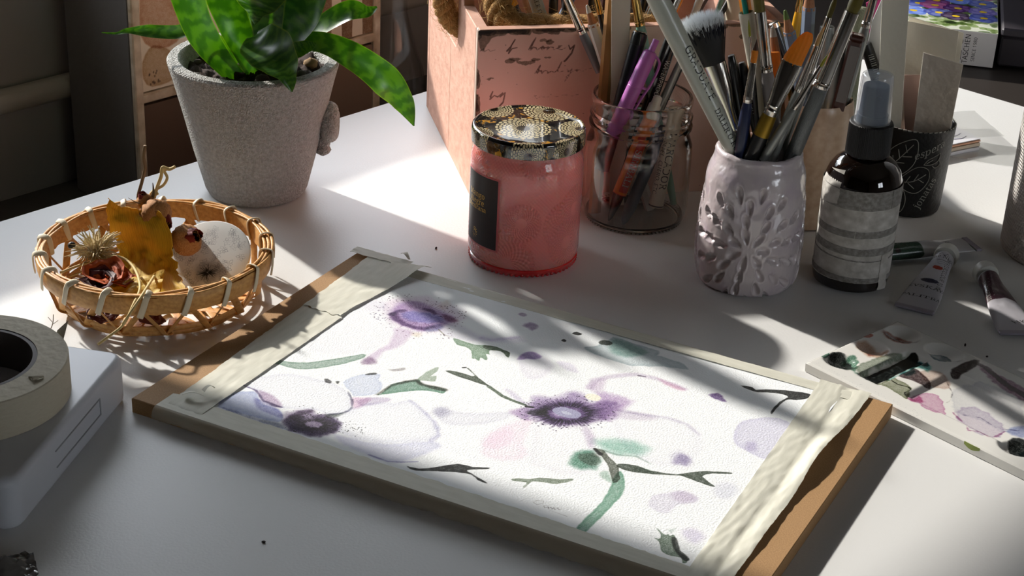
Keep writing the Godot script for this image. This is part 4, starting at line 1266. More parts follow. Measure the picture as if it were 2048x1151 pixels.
func plant():
	var t := thing("potted_plant", "green snake plant in a rough grey concrete flowerpot", "plant", POT)
	var con := mat("concrete", Color(0.78, 0.775, 0.76), 0.92)
	tri_plan(con, 11.0)
	con.albedo_texture = noise(71, 0.05, 5, Color(0.72, 0.71, 0.69), Color.WHITE, 512)
	relief(con, noise(72, 0.11, 5, Color.BLACK, Color.WHITE, 512), 0.30)
	var g := Geo.new()
	g.lathe([Vector2(0.0, 0.0), Vector2(0.034, 0.0), Vector2(0.0372, 0.0015), Vector2(0.0395, 0.006), Vector2(0.0472, 0.036), Vector2(0.0545, 0.068), Vector2(0.0612, 0.095), Vector2(0.0636, 0.1035), Vector2(0.0642, 0.1065), Vector2(0.0630, 0.1082), Vector2(0.0560, 0.1084), Vector2(0.0545, 0.1070), Vector2(0.0530, 0.100), Vector2(0.0500, 0.088), Vector2(0.0, 0.088)], 96)
	part("pot", g, con, t)
	# the snail: a coiled shell with its foot on the pot's right side
	var sn := Node3D.new()
	sn.name = "snail_ornament"
	t.add_child(sn)
	sn.position = Vector3(0.0515, 0.053, -0.004)
	g = Geo.new()
	var path := []
	var rad := []
	for k in 60:
		var q := k / 59.0
		var a := q * TAU * 2.3
		var rr := lerpf(0.0110, 0.0008, q)
		path.append(Vector3(0.0045 + 0.0055 * q, 0.004 + rr * cos(a), rr * sin(a)))
		rad.append(lerpf(0.0072, 0.0024, q))
	g.tube(path, rad, 14)
	part("shell", g, con, sn)
	g = Geo.new()
	g.tube(spline([Vector3(0.001, 0.012, 0.002), Vector3(0.002, 0.0, 0.004), Vector3(0.000, -0.012, 0.003), Vector3(-0.002, -0.018, 0.002)], 6), 0.0055, 12, 0.8)
	blob(g, Vector3(0.000, -0.017, 0.003), Vector3(0.006, 0.005, 0.006), 12, 0.2, 3)
	part("foot", g, con, sn)
	# soil, pebbles
	var fn := FastNoiseLite.new()
	fn.seed = 4
	fn.frequency = 90.0
	g = Geo.new()
	var rows := []
	for i in 26:
		var row := PackedVector3Array()
		var r := 0.0525 * (1.0 - i / 25.0)
		for j in 73:
			var a := TAU * (j % 72) / 72
			var x := r * cos(a)
			var z := r * sin(a)
			row.append(Vector3(x, 0.0955 + 0.006 * fn.get_noise_2d(x, z) + 0.003 * fn.get_noise_2d(x * 3.1, z * 3.1) + 0.004 * smoothstep(0.0, 0.05, x), z))
		rows.append(row)
	g.grid(rows, true)
	var soil := tri_plan(mat("soil", Color(0.27, 0.20, 0.16), 1.0), 30.0)
	soil.albedo_texture = noise(75, 0.15, 3, Color(0.45, 0.4, 0.36), Color(1, 1, 1))
	part("soil", g, soil, t)
	rng.seed = 12
	for k in 9:
		var a: float = [0.6, 0.35, 1.2, 1.7, 2.6, 3.3, -0.2, 2.1, 0.9][k]
		var r: float = [0.034, 0.040, 0.030, 0.042, 0.046, 0.044, 0.043, 0.036, 0.044][k]
		var sz: float = [0.0045, 0.0038, 0.006, 0.004, 0.0035, 0.003, 0.006, 0.0032, 0.005][k]
		part("pebble", ball(Vector3(r * cos(a), 0.0995 + 0.002 * smoothstep(0.0, 0.05, r * cos(a)), r * sin(a)), sz, sz * 0.75, sz * 0.85, 12, 0.35, k), mat(["pebble_tan", "pebble_grey", "pebble_dark"][k % 3], [Color(0.55, 0.44, 0.3), Color(0.42, 0.4, 0.37), Color(0.27, 0.22, 0.19)][k % 3], 0.9), t)
	# leaves: spine points in the world, widths, the way the face looks at the base and at the tip
	leaf(t, [Vector3(-0.2043, 0.8256, -1.2285), Vector3(-0.2204, 0.8424, -1.2198), Vector3(-0.2381, 0.8720, -1.2128), Vector3(-0.2472, 0.9028, -1.2114), Vector3(-0.2530, 0.9343, -1.2165), Vector3(-0.2529, 0.9654, -1.2226)], [0.008, 0.018, 0.025, 0.028, 0.022, 0.001], Vector3(0.6, 0.45, 0.65), Vector3(0.5, 0.3, 0.8), 0.10)
	leaf(t, [Vector3(-0.1958, 0.8236, -1.2319), Vector3(-0.2042, 0.8454, -1.2306), Vector3(-0.2158, 0.8706, -1.2327), Vector3(-0.2240, 0.8963, -1.2375), Vector3(-0.2271, 0.9328, -1.2410), Vector3(-0.2245, 0.9731, -1.2414)], [0.010, 0.019, 0.024, 0.030, 0.028, 0.002], Vector3(0.3, 0.5, 0.8), Vector3(0.3, 0.2, 0.9), 0.12)
	leaf(t, [Vector3(-0.1908, 0.8254, -1.2388), Vector3(-0.1904, 0.8492, -1.2450), Vector3(-0.1869, 0.8753, -1.2496), Vector3(-0.1844, 0.9093, -1.2520), Vector3(-0.1844, 0.9542, -1.2520), Vector3(-0.1855, 0.9982, -1.2498), Vector3(-0.1858, 1.0408, -1.2478)], [0.014, 0.038, 0.050, 0.052, 0.046, 0.034, 0.002], Vector3(0, 0.3, 1), Vector3(0, 0.2, 1), 0.16)
	leaf(t, [Vector3(-0.1834, 0.8421, -1.2319), Vector3(-0.1738, 0.8609, -1.2295), Vector3(-0.1626, 0.8840, -1.2313), Vector3(-0.1559, 0.9107, -1.2385), Vector3(-0.1521, 0.9464, -1.2452)], [0.008, 0.021, 0.032, 0.036, 0.002], Vector3(-0.5, 0.5, 0.8), Vector3(-0.3, 0.4, 0.9), 0.14)
	leaf(t, [Vector3(-0.1832, 0.8353, -1.2401), Vector3(-0.1679, 0.8557, -1.2406), Vector3(-0.1488, 0.8733, -1.2396), Vector3(-0.1301, 0.8845, -1.2386), Vector3(-0.1171, 0.8844, -1.2387), Vector3(-0.1101, 0.8882, -1.2399)], [0.007, 0.012, 0.017, 0.017, 0.009, 0.002], Vector3(-0.4, 0.75, 0.6), Vector3(-0.3, 0.5, 0.8), 0.10)
	leaf(t, [Vector3(-0.1794, 0.8467, -1.2306), Vector3(-0.1657, 0.8617, -1.2247), Vector3(-0.1465, 0.8643, -1.2197), Vector3(-0.1241, 0.8554, -1.2173), Vector3(-0.1018, 0.8388, -1.2189), Vector3(-0.0876, 0.8210, -1.2213), Vector3(-0.0798, 0.8021, -1.2225)], [0.007, 0.015, 0.018, 0.021, 0.024, 0.017, 0.001], Vector3(0.05, 0.8, 0.6), Vector3(-0.45, 0.5, 0.75), 0.10, true)
	leaf(t, [Vector3(-0.1969, 0.8719, -1.2074), Vector3(-0.1899, 0.8704, -1.1944), Vector3(-0.1787, 0.8675, -1.1820), Vector3(-0.1703, 0.8615, -1.1723), Vector3(-0.1660, 0.8549, -1.1669), Vector3(-0.1638, 0.8455, -1.1652)], [0.010, 0.032, 0.036, 0.026, 0.012, 0.0008], Vector3(-0.25, 0.75, 0.6), Vector3(-0.1, 0.5, 0.85), 0.20)
	leaf(t, [Vector3(-0.1801, 0.8654, -1.1838), Vector3(-0.1677, 0.8668, -1.1859), Vector3(-0.1569, 0.8699, -1.1917), Vector3(-0.1501, 0.8723, -1.1948)], [0.014, 0.018, 0.013, 0.002], Vector3(-0.1, 0.9, 0.4), Vector3(0.0, 0.8, 0.5), 0.15)
	leaf(t, [Vector3(-0.2176, 0.8367, -1.2425), Vector3(-0.2384, 0.8642, -1.2371), Vector3(-0.2594, 0.8640, -1.2296), Vector3(-0.2769, 0.8655, -1.2247), Vector3(-0.2922, 0.8669, -1.2202), Vector3(-0.3008, 0.8650, -1.2188), Vector3(-0.3111, 0.8658, -1.2171)], [0.006, 0.012, 0.012, 0.0115, 0.0045, 0.002, 0.0006], Vector3(-0.1, 0.75, 0.6), Vector3(0, 0.7, 0.7), 0.12)
	leaf(t, [Vector3(-0.1872, 0.9229, -1.2029), Vector3(-0.1890, 0.9121, -1.1945), Vector3(-0.1910, 0.9009, -1.1922), Vector3(-0.1925, 0.8931, -1.1909), Vector3(-0.1933, 0.8860, -1.1908)], [0.034, 0.044, 0.030, 0.010, 0.0008], Vector3(0.1, 0.9, 0.5), Vector3(0, 0.3, 0.95), 0.18)
	leaf(t, [Vector3(-0.1888, 0.8356, -1.2270), Vector3(-0.1887, 0.8726, -1.2209), Vector3(-0.1883, 0.9053, -1.2129), Vector3(-0.1872, 0.9237, -1.2029)], [0.010, 0.022, 0.030, 0.034], Vector3(0, 0.3, 1), Vector3(0.0, 0.6, 0.8), 0.16)

func leaf(t: Node3D, pts: Array, wid: Array, n0: Vector3, n1: Vector3, fold: float, dried := false):
	if not M.has("leaf_green"):
		var m := mat("leaf_green", Color(1, 1, 1), 0.30, 0.0, {"clearcoat_enabled": true, "clearcoat": 0.6, "clearcoat_roughness": 0.30, "backlight_enabled": true, "backlight": Color(0.72, 0.86, 0.12), "vertex_color_use_as_albedo": true})
		var im := Image.create(128, 512, false, Image.FORMAT_RGB8)
		var f := FastNoiseLite.new()
		f.seed = 6
		f.frequency = 0.02
		for y in 512:
			for x in 128:
				var band := sin(y * 0.13 + 5.0 * f.get_noise_2d(x * 0.5, y * 0.5) + absf(x - 64.0) * 0.02)
				var q := smoothstep(-0.9, 0.9, band + 0.6 * f.get_noise_2d(x * 1.5, y * 0.8))
				var c := Color(0.19, 0.35, 0.14).lerp(Color(0.36, 0.51, 0.22), q * 0.7)
				var e := absf(x - 63.5) / 63.5
				c = c.lerp(Color(0.55, 0.62, 0.25), smoothstep(0.93, 1.0, e) * 0.8)
				im.set_pixel(x, y, c)
		m.albedo_texture = ImageTexture.create_from_image(im)
	var sp := spline(pts, 9)
	var cnt := sp.size()
	var g := Geo.new()
	var rows := []
	var uvs := []
	var cols := []
	var nu := 10
	for i in cnt:
		var q := float(i) / (cnt - 1)
		var tg: Vector3 = (sp[mini(i + 1, cnt - 1)] - sp[maxi(i - 1, 0)]).normalized()
		var nn := n0.lerp(n1, q)
		nn = (nn - tg * nn.dot(tg)).normalized()
		var sd := tg.cross(nn)
		var w := q * (wid.size() - 1)
		var k := mini(int(w), wid.size() - 2)
		var hw := lerpf(wid[k], wid[k + 1], smoothstep(0.0, 1.0, w - k) * 0.5 + (w - k) * 0.5) * 0.5
		var row := PackedVector3Array()
		var ur := PackedVector2Array()
		var cr := PackedColorArray()
		for j in nu + 1:
			var e := j * 2.0 / nu - 1.0
			var p: Vector3 = sp[i] + sd * hw * e + nn * (hw * fold * 2.0 * (e * e) + hw * 0.05 * sin(q * 19.0 + e * 2.0)) - t.position
			row.append(p)
			ur.append(Vector2(float(j) / nu, q * 1.0))
			var c := Color.WHITE
			if dried:
				var dq := smoothstep(0.56, 0.36, q + 0.05 * sin(e * 3.0))
				c = Color(1, 1, 1).lerp(Color(5.5, 1.9, 0.9), dq)
			cr.append(c)
		rows.append(row)
		uvs.append(ur)
		cols.append(cr)
	g.grid(rows, false, uvs, cols)
	part("leaf", g, M["leaf_green"], t, "dried orange leaf drooping over the rim" if dried else "")


# ---------------------------------------------------------------- open woven basket with dried flowers
const BASKET := Vector3(-0.2400, TY, -1.0440)

func basket():
	var cane := mat("cane", Color(0.90, 0.70, 0.42), 0.5)
	tri_plan(cane, 18.0)
	cane.albedo_texture = noise(81, 0.06, 4, Color(0.72, 0.62, 0.50), Color.WHITE, 256, FastNoiseLite.TYPE_SIMPLEX_SMOOTH, 0.30)
	var pale := mat("rattan_pale", Color(0.86, 0.81, 0.70), 0.6)
	var t := thing("cane_basket", "round open-weave cane basket holding dried flowers", "basket", BASKET)
	var R := 0.0775
	var H := 0.036
	var f := FastNoiseLite.new()
	f.seed = 2
	f.frequency = 1.0
	# rim: an outer and an inner hoop of split cane
	for k in 2:
		var g := Geo.new()
		var rr: float = [R, R - 0.0042][k]
		var hh: float = [0.0125, 0.0105][k]
		var rows := []
		var prof := [Vector2(-0.0008, 0.0), Vector2(0.0006, 0.0), Vector2(0.0011, 0.3), Vector2(0.0011, 0.7), Vector2(0.0006, 1.0), Vector2(-0.0008, 1.0), Vector2(-0.0010, 0.5), Vector2(-0.0008, 0.0)]
		for p in prof:
			var row := PackedVector3Array()
			for j in 121:
				var a := TAU * (j % 120) / 120
				var wob := 0.0007 * f.get_noise_1d((j % 120) * 0.35 + k * 50)
				var r: float = rr + p.x + wob - (1.0 - p.y) * 0.0012
				row.append(Vector3(r * cos(a), H - hh + hh * p.y + wob * 2.0, r * sin(a)))
			rows.append(row)
		g.grid(rows, true)
		part("rim_hoop", g, cane, t)
	# thin splints lying along the top of the rim
	for k in 3:
		var g := Geo.new()
		var path := []
		for j in 97:
			var a := TAU * j / 96
			path.append(Vector3((R - 0.0045 + 0.0021 * k + 0.0006 * sin(a * 5.0 + k)) * cos(a), H + 0.0006 + 0.0006 * sin(a * 7.0 + k * 2.0), (R - 0.0045 + 0.0021 * k + 0.0006 * sin(a * 5.0 + k)) * sin(a)))
		g.tube(path, 0.0011, 6, 0.8)
		part("rim_splint", g, cane, t)
	# bindings wound slantwise over the rim
	for k in 18:
		var a := TAU * k / 18 + 0.1
		var g := Geo.new()
		var path := []
		for q in [[0.0, R + 0.0014, H - 0.0135], [0.03, R + 0.0020, H - 0.007], [0.06, R + 0.0018, H + 0.0005], [0.075, R + 0.0002, H + 0.0022], [0.085, R - 0.0042, H + 0.0024], [0.095, R - 0.0064, H + 0.0002], [0.075, R - 0.0068, H - 0.006], [0.05, R - 0.0064, H - 0.0115]]:
			path.append(Vector3(q[1] * cos(a - q[0]), q[2], q[1] * sin(a - q[0])))
		g.tube(spline(path, 4), 0.0021, 8, 0.3, Vector3(-sin(a), 0, cos(a)))
		part("binding", g, pale, t)
	# base ring, slanting staves both ways, base strips
	var B := 0.0640
	for k in 2:
		var g := Geo.new()
		var path := []
		for j in 97:
			var a := TAU * j / 96
			path.append(Vector3((B + 0.002 * k) * cos(a), 0.0035 + 0.004 * k + 0.0005 * sin(a * 6.0), (B + 0.002 * k) * sin(a)))
		g.tube(path, 0.0021, 8, 0.55, Vector3.UP)
		part("base_hoop", g, cane, t)
	for k in 30:
		var way := 1.0 if k % 2 == 0 else -1.0
		var a := TAU * (k / 2) / 15 + (0.0 if way > 0 else 0.05)
		var g := Geo.new()
		var path := []
		for q in 9:
			var u := q / 8.0
			var r := lerpf(B - 0.022, B + 0.003, smoothstep(0.0, 0.35, u)) if u < 0.35 else lerpf(B + 0.003, R - 0.003, (u - 0.35) / 0.65)
			var y := lerpf(0.0018, 0.003, u / 0.35) if u < 0.35 else lerpf(0.003, H - 0.006, (u - 0.35) / 0.65)
			var aa := a + way * (u - 0.3) * 0.42
			path.append(Vector3((r + 0.0008 * way) * cos(aa), y + (0.0004 if way > 0 else 0.0), (r + 0.0008 * way) * sin(aa)))
		g.tube(spline(path, 3), 0.0026, 8, 0.22, Vector3(-sin(a), 0, cos(a)))
		part("stave", g, cane, t)
	for k in 9:
		var a: float = [0.0, 0.0, 0.0, 1.0472, 1.0472, 1.0472, 2.0944, 2.0944, 2.0944][k]
		var off: float = [-0.022, 0.0, 0.022][k % 3]
		var g := Geo.new()
		var l := sqrt(B * B - off * off) - 0.002
		var d := Vector3(cos(a), 0, sin(a))
		var s := Vector3(-sin(a), 0, cos(a)) * off
		var lift := Vector3(0, 0.0012 + 0.0009 * (k / 3), 0)
		g.tube([s - d * l + lift, s + lift, s + d * l + lift], 0.0032, 8, 0.15, Vector3(-sin(a), 0, cos(a)))
		part("base_strip", g, cane, t)
	dried_flowers()

func dried_flowers():
	var f := FastNoiseLite.new()
	f.seed = 33
	f.frequency = 1.0
	# white embossed disc leaning on the rim at the right
	var s := Sheet.new()
	s.start(Vector2(-28, -28), Vector2(28, 28), 8.0, Color(0.92, 0.915, 0.90), speck, cloud)
	rng.seed = 8
	for k in 46:
		var c := Vector2(rng.randf_range(-24, 24), rng.randf_range(-24, 24))
		if c.length() > 25:
			continue
		var a0 := rng.randf() * TAU
		var n := 5 + k % 3
		for p in n:
			var a := a0 + TAU * p / n
			var r := rng.randf_range(2.2, 4.2)
			var d := Vector2(cos(a), sin(a))
			var o := d.orthogonal()
			var q := [c + d * 0.5, c + d * r * 0.6 + o * r * 0.3, c + d * r, c + d * r * 0.6 - o * r * 0.3, c + d * 0.5]
			var fl := []
			for v in q:
				fl.append(v.x)
				fl.append(v.y)
			s.line(fl, 0.10, 0.10, Color(0.55, 0.55, 0.57), 0.6, 0.1, 0.2)
	var eye := Vector2(-1.0, 13.0)
	s.wash([-9, 10, -2, 5, 8, 8, 11, 14, 4, 20, -6, 19], Color(0.42, 0.41, 0.44), 0.5, 4.0, 0, 1, 0.3, 3.0)
	for k in 70:
		var a := rng.randf() * TAU
		var d := Vector2(cos(a), sin(a) * 0.8)
		var p := eye + d * rng.randf_range(0.5, 2.0)
		var q := eye + d * rng.randf_range(3.0, 8.0)
		s.line([p.x, p.y, (p.x + q.x) / 2 + rng.randf_range(-1, 1), (p.y + q.y) / 2, q.x, q.y], 0.22, 0.08, Color(0.12, 0.12, 0.14), 0.8, 0.1, 0.1)
	var dm := mat("disc_print", Color.WHITE, 0.7)
	dm.albedo_texture = s.texture()
	var g := Geo.new()
	var rows := []
	var uvs := []
	for pr in [[0.0265, 0.0], [0.0278, 0.0006], [0.0280, 0.0018], [0.0272, 0.0026], [0.018, 0.0028], [0.009, 0.0029], [0.0, 0.0029]]:
		var row := PackedVector3Array()
		var ur := PackedVector2Array()
		for j in 73:
			var a := TAU * (j % 72) / 72
			var p: Vector2 = Vector2(cos(a), sin(a)) * pr[0]
			row.append(Vector3(p.x, pr[1], p.y))
			ur.append(p * 1000.0 / 56.0 + Vector2(0.5, 0.5))
		rows.append(row)
		uvs.append(ur)
	g.grid(rows, true, uvs)
	var bot := []
	for pr in [[0.0, 0.0], [0.0265, 0.0]]:
		var row := PackedVector3Array()
		for j in 73:
			var a := TAU * (j % 72) / 72
			row.append(Vector3(pr[0] * cos(a), pr[1], pr[0] * sin(a)))
		bot.append(row)
	g.grid(bot, true)
	var disc := solo("flower_disc", g, dm, "white round disc with inked flowers leaning in the basket", "disc", Vector3(-0.2030, 0.7705, -1.0417))
	disc.rotation = Vector3(deg_to_rad(33), deg_to_rad(8), deg_to_rad(10))
	# big yellow dried petal, folded over
	var yel := mat("yellow_petal", Color(0.96, 0.84, 0.24), 0.6, 0.0, {"backlight_enabled": true, "backlight": Color(0.8, 0.62, 0.08)})
	yel.albedo_texture = noise(91, 0.03, 4, Color(0.86, 0.80, 0.68), Color(1, 1, 1))
	yel.uv1_scale = Vector3(6, 0.6, 1)
	g = Geo.new()
	var sp := spline([Vector3(-0.2549, 0.7995, -1.0529), Vector3(-0.2506, 0.7883, -1.0457), Vector3(-0.2462, 0.7743, -1.0405), Vector3(-0.2421, 0.7670, -1.0291), Vector3(-0.2395, 0.7621, -1.0092), Vector3(-0.2397, 0.7630, -0.9948)], 8)
	var wl := [0.020, 0.026, 0.022, 0.024, 0.034, 0.030]
	g.sheet(20, 40, func(u: float, v: float):
		var k := v * (sp.size() - 1)
		var i := mini(int(k), sp.size() - 2)
		var p: Vector3 = sp[i].lerp(sp[i + 1], k - i)
		var w := v * 5.0
		var j := mini(int(w), 4)
		var hw := lerpf(wl[j], wl[j + 1], w - j) * (1.0 + 0.16 * f.get_noise_1d(v * 12.0 + (50.0 if u > 0.5 else 0.0)))
		var e := u * 2.0 - 1.0
		return p + Vector3(0.92, -0.05, 0.35) * hw * e + Vector3(0, 1, 0.3) * (0.006 * e * e - 0.004 * absf(e) + 0.0016 * f.get_noise_2d(u * 7.0, v * 9.0) + 0.004 * f.get_noise_2d(u * 2.0 + 9.0, v * 3.0)), 0.0005)
	solo("dried_petal", g, yel, "big yellow dried petal folded in the middle of the basket", "petal")
	g = Geo.new()
	g.sheet(14, 14, func(u: float, v: float):
		var c := Vector3(-0.2463, 0.7670, -0.9964)
		var e := Vector2(u - 0.5, v - 0.5)
		return c + Vector3(e.x * 0.040, -0.004 + 0.012 * (e.x + 0.5) * (0.6 - e.y) + 0.003 * f.get_noise_2d(u * 4.0, v * 4.0), e.y * 0.022 * (1.0 + 0.3 * f.get_noise_1d(u * 8.0))), 0.0005)
	solo("dried_petal", g, yel, "smaller pale yellow dried petal curled at the front of the basket", "petal")
	# dark red and orange petals
	var orange := mat("orange_petal", Color(0.72, 0.32, 0.08), 0.7, 0.0, {"backlight_enabled": true, "backlight": Color(0.45, 0.16, 0.02)})
	var wine := mat("wine_petal", Color(0.28, 0.045, 0.04), 0.6)
	var rp := [[Vector3(-0.2649, 0.7696, -1.0075), 0.013, orange, "ragged orange dried petal by the dark red one in the basket", 0.4], [Vector3(-0.2674, 0.7673, -1.0008), 0.011, wine, "crumpled dark red dried petal at the left front of the basket", 0.1],
		[Vector3(-0.2564, 0.7666, -1.0095), 0.010, orange, "small orange dried petal beside the yellow petals in the basket", 1.2], [Vector3(-0.2629, 0.7546, -0.9854), 0.010, wine, "flat dark red dried petal low behind the left front staves", 0.8], [Vector3(-0.2325, 0.7525, -0.9862), 0.010, wine, "flat dark red dried petal low behind the middle front staves", 2.0]]
	for k in rp.size():
		var q: Array = rp[k]
		g = Geo.new()
		g.sheet(14, 14, func(u: float, v: float):
			var a := TAU * u
			var r: float = q[1] * v * (1.0 + 0.35 * f.get_noise_2d(cos(a) * 1.5 + k * 7, sin(a) * 1.5))
			return Vector3(r * cos(a), (0.45 if k < 3 else 0.1) * r + 0.004 * f.get_noise_2d(cos(a) * 2.0 + k * 3, v * 2.0 + sin(a) * 2.0), -r * sin(a)), 0.0005)
		var o := solo("dried_petal", g, q[2], q[3], "petal", q[0])
		o.rotation = Vector3(0.25, q[4], 0.1)
	# rose buds
	rose(t3(Vector3(-0.2411, 0.7941, -1.0561)), 0.0125, Vector3(0.5, -0.3, 0.5), "dried rosebud hanging from the bent stem above the yellow petal", [Vector3(-0.2441, 0.7926, -1.0574), Vector3(-0.2504, 0.7992, -1.0601), Vector3(-0.2543, 0.8023, -1.0633), Vector3(-0.2516, 0.8134, -1.0660), Vector3(-0.2492, 0.8231, -1.0665), Vector3(-0.2498, 0.8306, -1.0664), Vector3(-0.2484, 0.8388, -1.0667)])
	rose(t3(Vector3(-0.2192, 0.7819, -1.0447)), 0.0120, Vector3(0.6, 0.4, 0.4), "dried rosebud with red lips beside the white disc", [Vector3(-0.2220, 0.7775, -1.0461), Vector3(-0.2288, 0.7780, -1.0466), Vector3(-0.2359, 0.7820, -1.0491), Vector3(-0.2453, 0.7862, -1.0551)])
	rose(t3(Vector3(-0.2495, 0.8004, -1.0623)), 0.0065, Vector3(-0.2, 0.9, 0.2), "small dark withered rosebud at the foot of the upright stem", [Vector3(-0.2489, 0.7997, -1.0625), Vector3(-0.2467, 0.7918, -1.0630), Vector3(-0.2460, 0.7842, -1.0611)])
	# curled pale tendril
	var straw := mat("straw", Color(0.80, 0.70, 0.46), 0.7)
	g = Geo.new()
	g.tube(spline([Vector3(-0.2440, 0.8019, -1.0656), Vector3(-0.2418, 0.8091, -1.0662), Vector3(-0.2388, 0.8173, -1.0668), Vector3(-0.2376, 0.8234, -1.0671), Vector3(-0.2335, 0.8221, -1.0681), Vector3(-0.2291, 0.8246, -1.0670)], 6), 0.0012, 8, 0.6)
	g.tube(spline([Vector3(-0.2425, 0.8080, -1.0660), Vector3(-0.2376, 0.8111, -1.0661), Vector3(-0.2348, 0.8161, -1.0667), Vector3(-0.2362, 0.8197, -1.0675), Vector3(-0.2373, 0.8223, -1.0672)], 6), 0.0010, 8, 0.5)
	g.tube(spline([Vector3(-0.2467, 0.7994, -1.0650), Vector3(-0.2446, 0.8044, -1.0655), Vector3(-0.2419, 0.8065, -1.0661)], 5), 0.0024, 8, 0.4)
	g.tube(spline([Vector3(-0.2450, 0.7908, -1.0613), Vector3(-0.2460, 0.7962, -1.0642), Vector3(-0.2440, 0.8019, -1.0656)], 5), 0.0010, 8)
	solo("dried_tendril", g, straw, "pale curled dried tendril standing up behind the rosebuds", "tendril")
	# straw flower tuft
	g = Geo.new()
	rng.seed = 18
	var c0 := Vector3(-0.2769, 0.7733, -1.0314)
	for k in 190:
		var d := Vector3(rng.randf_range(-1, 1), rng.randf_range(-0.2, 1.0), rng.randf_range(-1, 1)).normalized()
		var l := rng.randf_range(0.008, 0.018)
		var b := c0 + d * 0.003
		g.tube([b, b + d * l * 0.6 + Vector3(0, 0.002, 0), b + d * l + Vector3(rng.randf_range(-0.003, 0.003), 0, 0)], [0.0004, 0.0006, 0.0002], 4, 0.5)
	var tuft := solo("dried_flower", g, mat("straw_pale", Color(0.80, 0.73, 0.57), 0.8), "pale feathery dried flower head at the left in the basket", "dried flower")
	part("eye", ball(c0, 0.006, 0.005, 0.006, 12, 0.4, 2), straw, tuft)
	part("seed", ball(Vector3(-0.2928, 0.7796, -1.0319), 0.0028, 0.0024, 0.0030, 10, 0.2, 5), mat("seed_dark", Color(0.10, 0.08, 0.08), 0.5), tuft, "dark seed at the end of a stalk")
	# long bent stalks; the longest hangs out over the rim
	var stalks := [[Vector3(-0.2980, 0.7655, -1.0184), Vector3(-0.2836, 0.7709, -1.0217), Vector3(-0.2631, 0.7766, -1.0243), Vector3(-0.2493, 0.7751, -1.0152), Vector3(-0.2371, 0.7761, -0.9831), Vector3(-0.2363, 0.7749, -0.9587), Vector3(-0.2412, 0.7650, -0.9514), Vector3(-0.2487, 0.7603, -0.9435), Vector3(-0.2539, 0.7583, -0.9361)],
		[Vector3(-0.2413, 0.7661, -0.9493), Vector3(-0.2319, 0.7795, -0.9597), Vector3(-0.2328, 0.7731, -1.0046)],
		[Vector3(-0.2909, 0.7645, -1.0159), Vector3(-0.2754, 0.7689, -1.0215), Vector3(-0.2587, 0.7725, -1.0212)], [Vector3(-0.2909, 0.7758, -1.0323), Vector3(-0.2781, 0.7788, -1.0352), Vector3(-0.2694, 0.7765, -1.0331)],
		[Vector3(-0.2728, 0.7660, -1.0180), Vector3(-0.2716, 0.7759, -1.0265), Vector3(-0.2676, 0.7855, -1.0377)]]
	var words := ["long bent straw stalk hanging out over the front rim of the basket", "short straw stalk crossing the long one at the front of the basket", "thin straw stalk lying across the orange petals", "thin straw stalk lying behind the pale flower head", "thin straw stalk slanting up through the pale flower head"]
	for k in stalks.size():
		g = Geo.new()
		g.tube(spline(stalks[k], 5), 0.0009 if k < 2 else 0.0006, 7)
		solo("dried_stalk", g, straw, words[k], "stalk")

func t3(v: Vector3) -> Vector3:
	return v

func rose(c: Vector3, r: float, dir: Vector3, label: String, stem: Array):
	var o := thing("dried_rosebud", label, "rosebud", c)
	dir = dir.normalized()
	var base := along(Vector3.ZERO, dir)
	var f := FastNoiseLite.new()
	f.seed = int(r * 100000)
	f.frequency = 1.0
	var tan_ := mat("rose_tan", Color(0.80, 0.60, 0.37), 0.8)
	tri_plan(tan_, 40.0)
	tan_.albedo_texture = noise(95, 0.08, 4, Color(0.68, 0.56, 0.46), Color.WHITE)
	var red := mat("rose_red", Color(0.45, 0.09, 0.07), 0.7)
	for k in 9:
		var a0 := TAU * k / 9.0 * 2.0
		var inner := k >= 6
		var rr := r * (0.55 if inner else 0.92 - 0.03 * k)
		var hh := r * (2.0 if inner else 1.75)
		var g := Geo.new()
		g.sheet(12, 14, func(u: float, v: float):
			var a := a0 + (u - 0.5) * 2.6
			var q := rr * sin(minf(1.0, 0.10 + v * 0.9) * PI * (0.84 if not inner else 0.72)) * (1.0 + 0.12 * f.get_noise_2d(u * 5 + k * 5, v * 4.0))
			q *= 1.0 - 0.15 * smoothstep(0.7, 1.0, v)
			var y := -r * 0.9 + hh * v * (1.0 - 0.18 * pow(absf(u - 0.5) * 2.0, 2.0)) + r * 0.12 * f.get_noise_2d(u * 6, v * 3 + k * 9)
			return base.basis * Vector3(q * cos(a), y, q * sin(a)), 0.0004)
		part("petal", g, red if inner else tan_, o)
	var g2 := Geo.new()
	var loc := []
	for p in stem:
		loc.append(p - c)
	g2.tube(spline(loc, 5), 0.0012, 8)
	part("stem", g2, mat("stem_brown", Color(0.48, 0.38, 0.26), 0.8), o)
	for k in 4:
		var a := TAU * k / 4
		var g := Geo.new()
		var q := []
		for m in 4:
			var u := m / 3.0
			q.append(base.basis * Vector3(cos(a) * r * (0.2 + 0.9 * u), -r * 0.9 + r * 0.5 * u - r * 0.9 * u * u, sin(a) * r * (0.2 + 0.9 * u)))
		g.tube(spline(q, 3), [0.0012, 0.0012, 0.0013, 0.0013, 0.0012, 0.001, 0.0008, 0.0006, 0.0004, 0.0002], 6, 0.4)
		part("sepal", g, mat("sepal", Color(0.38, 0.30, 0.18), 0.8), o)


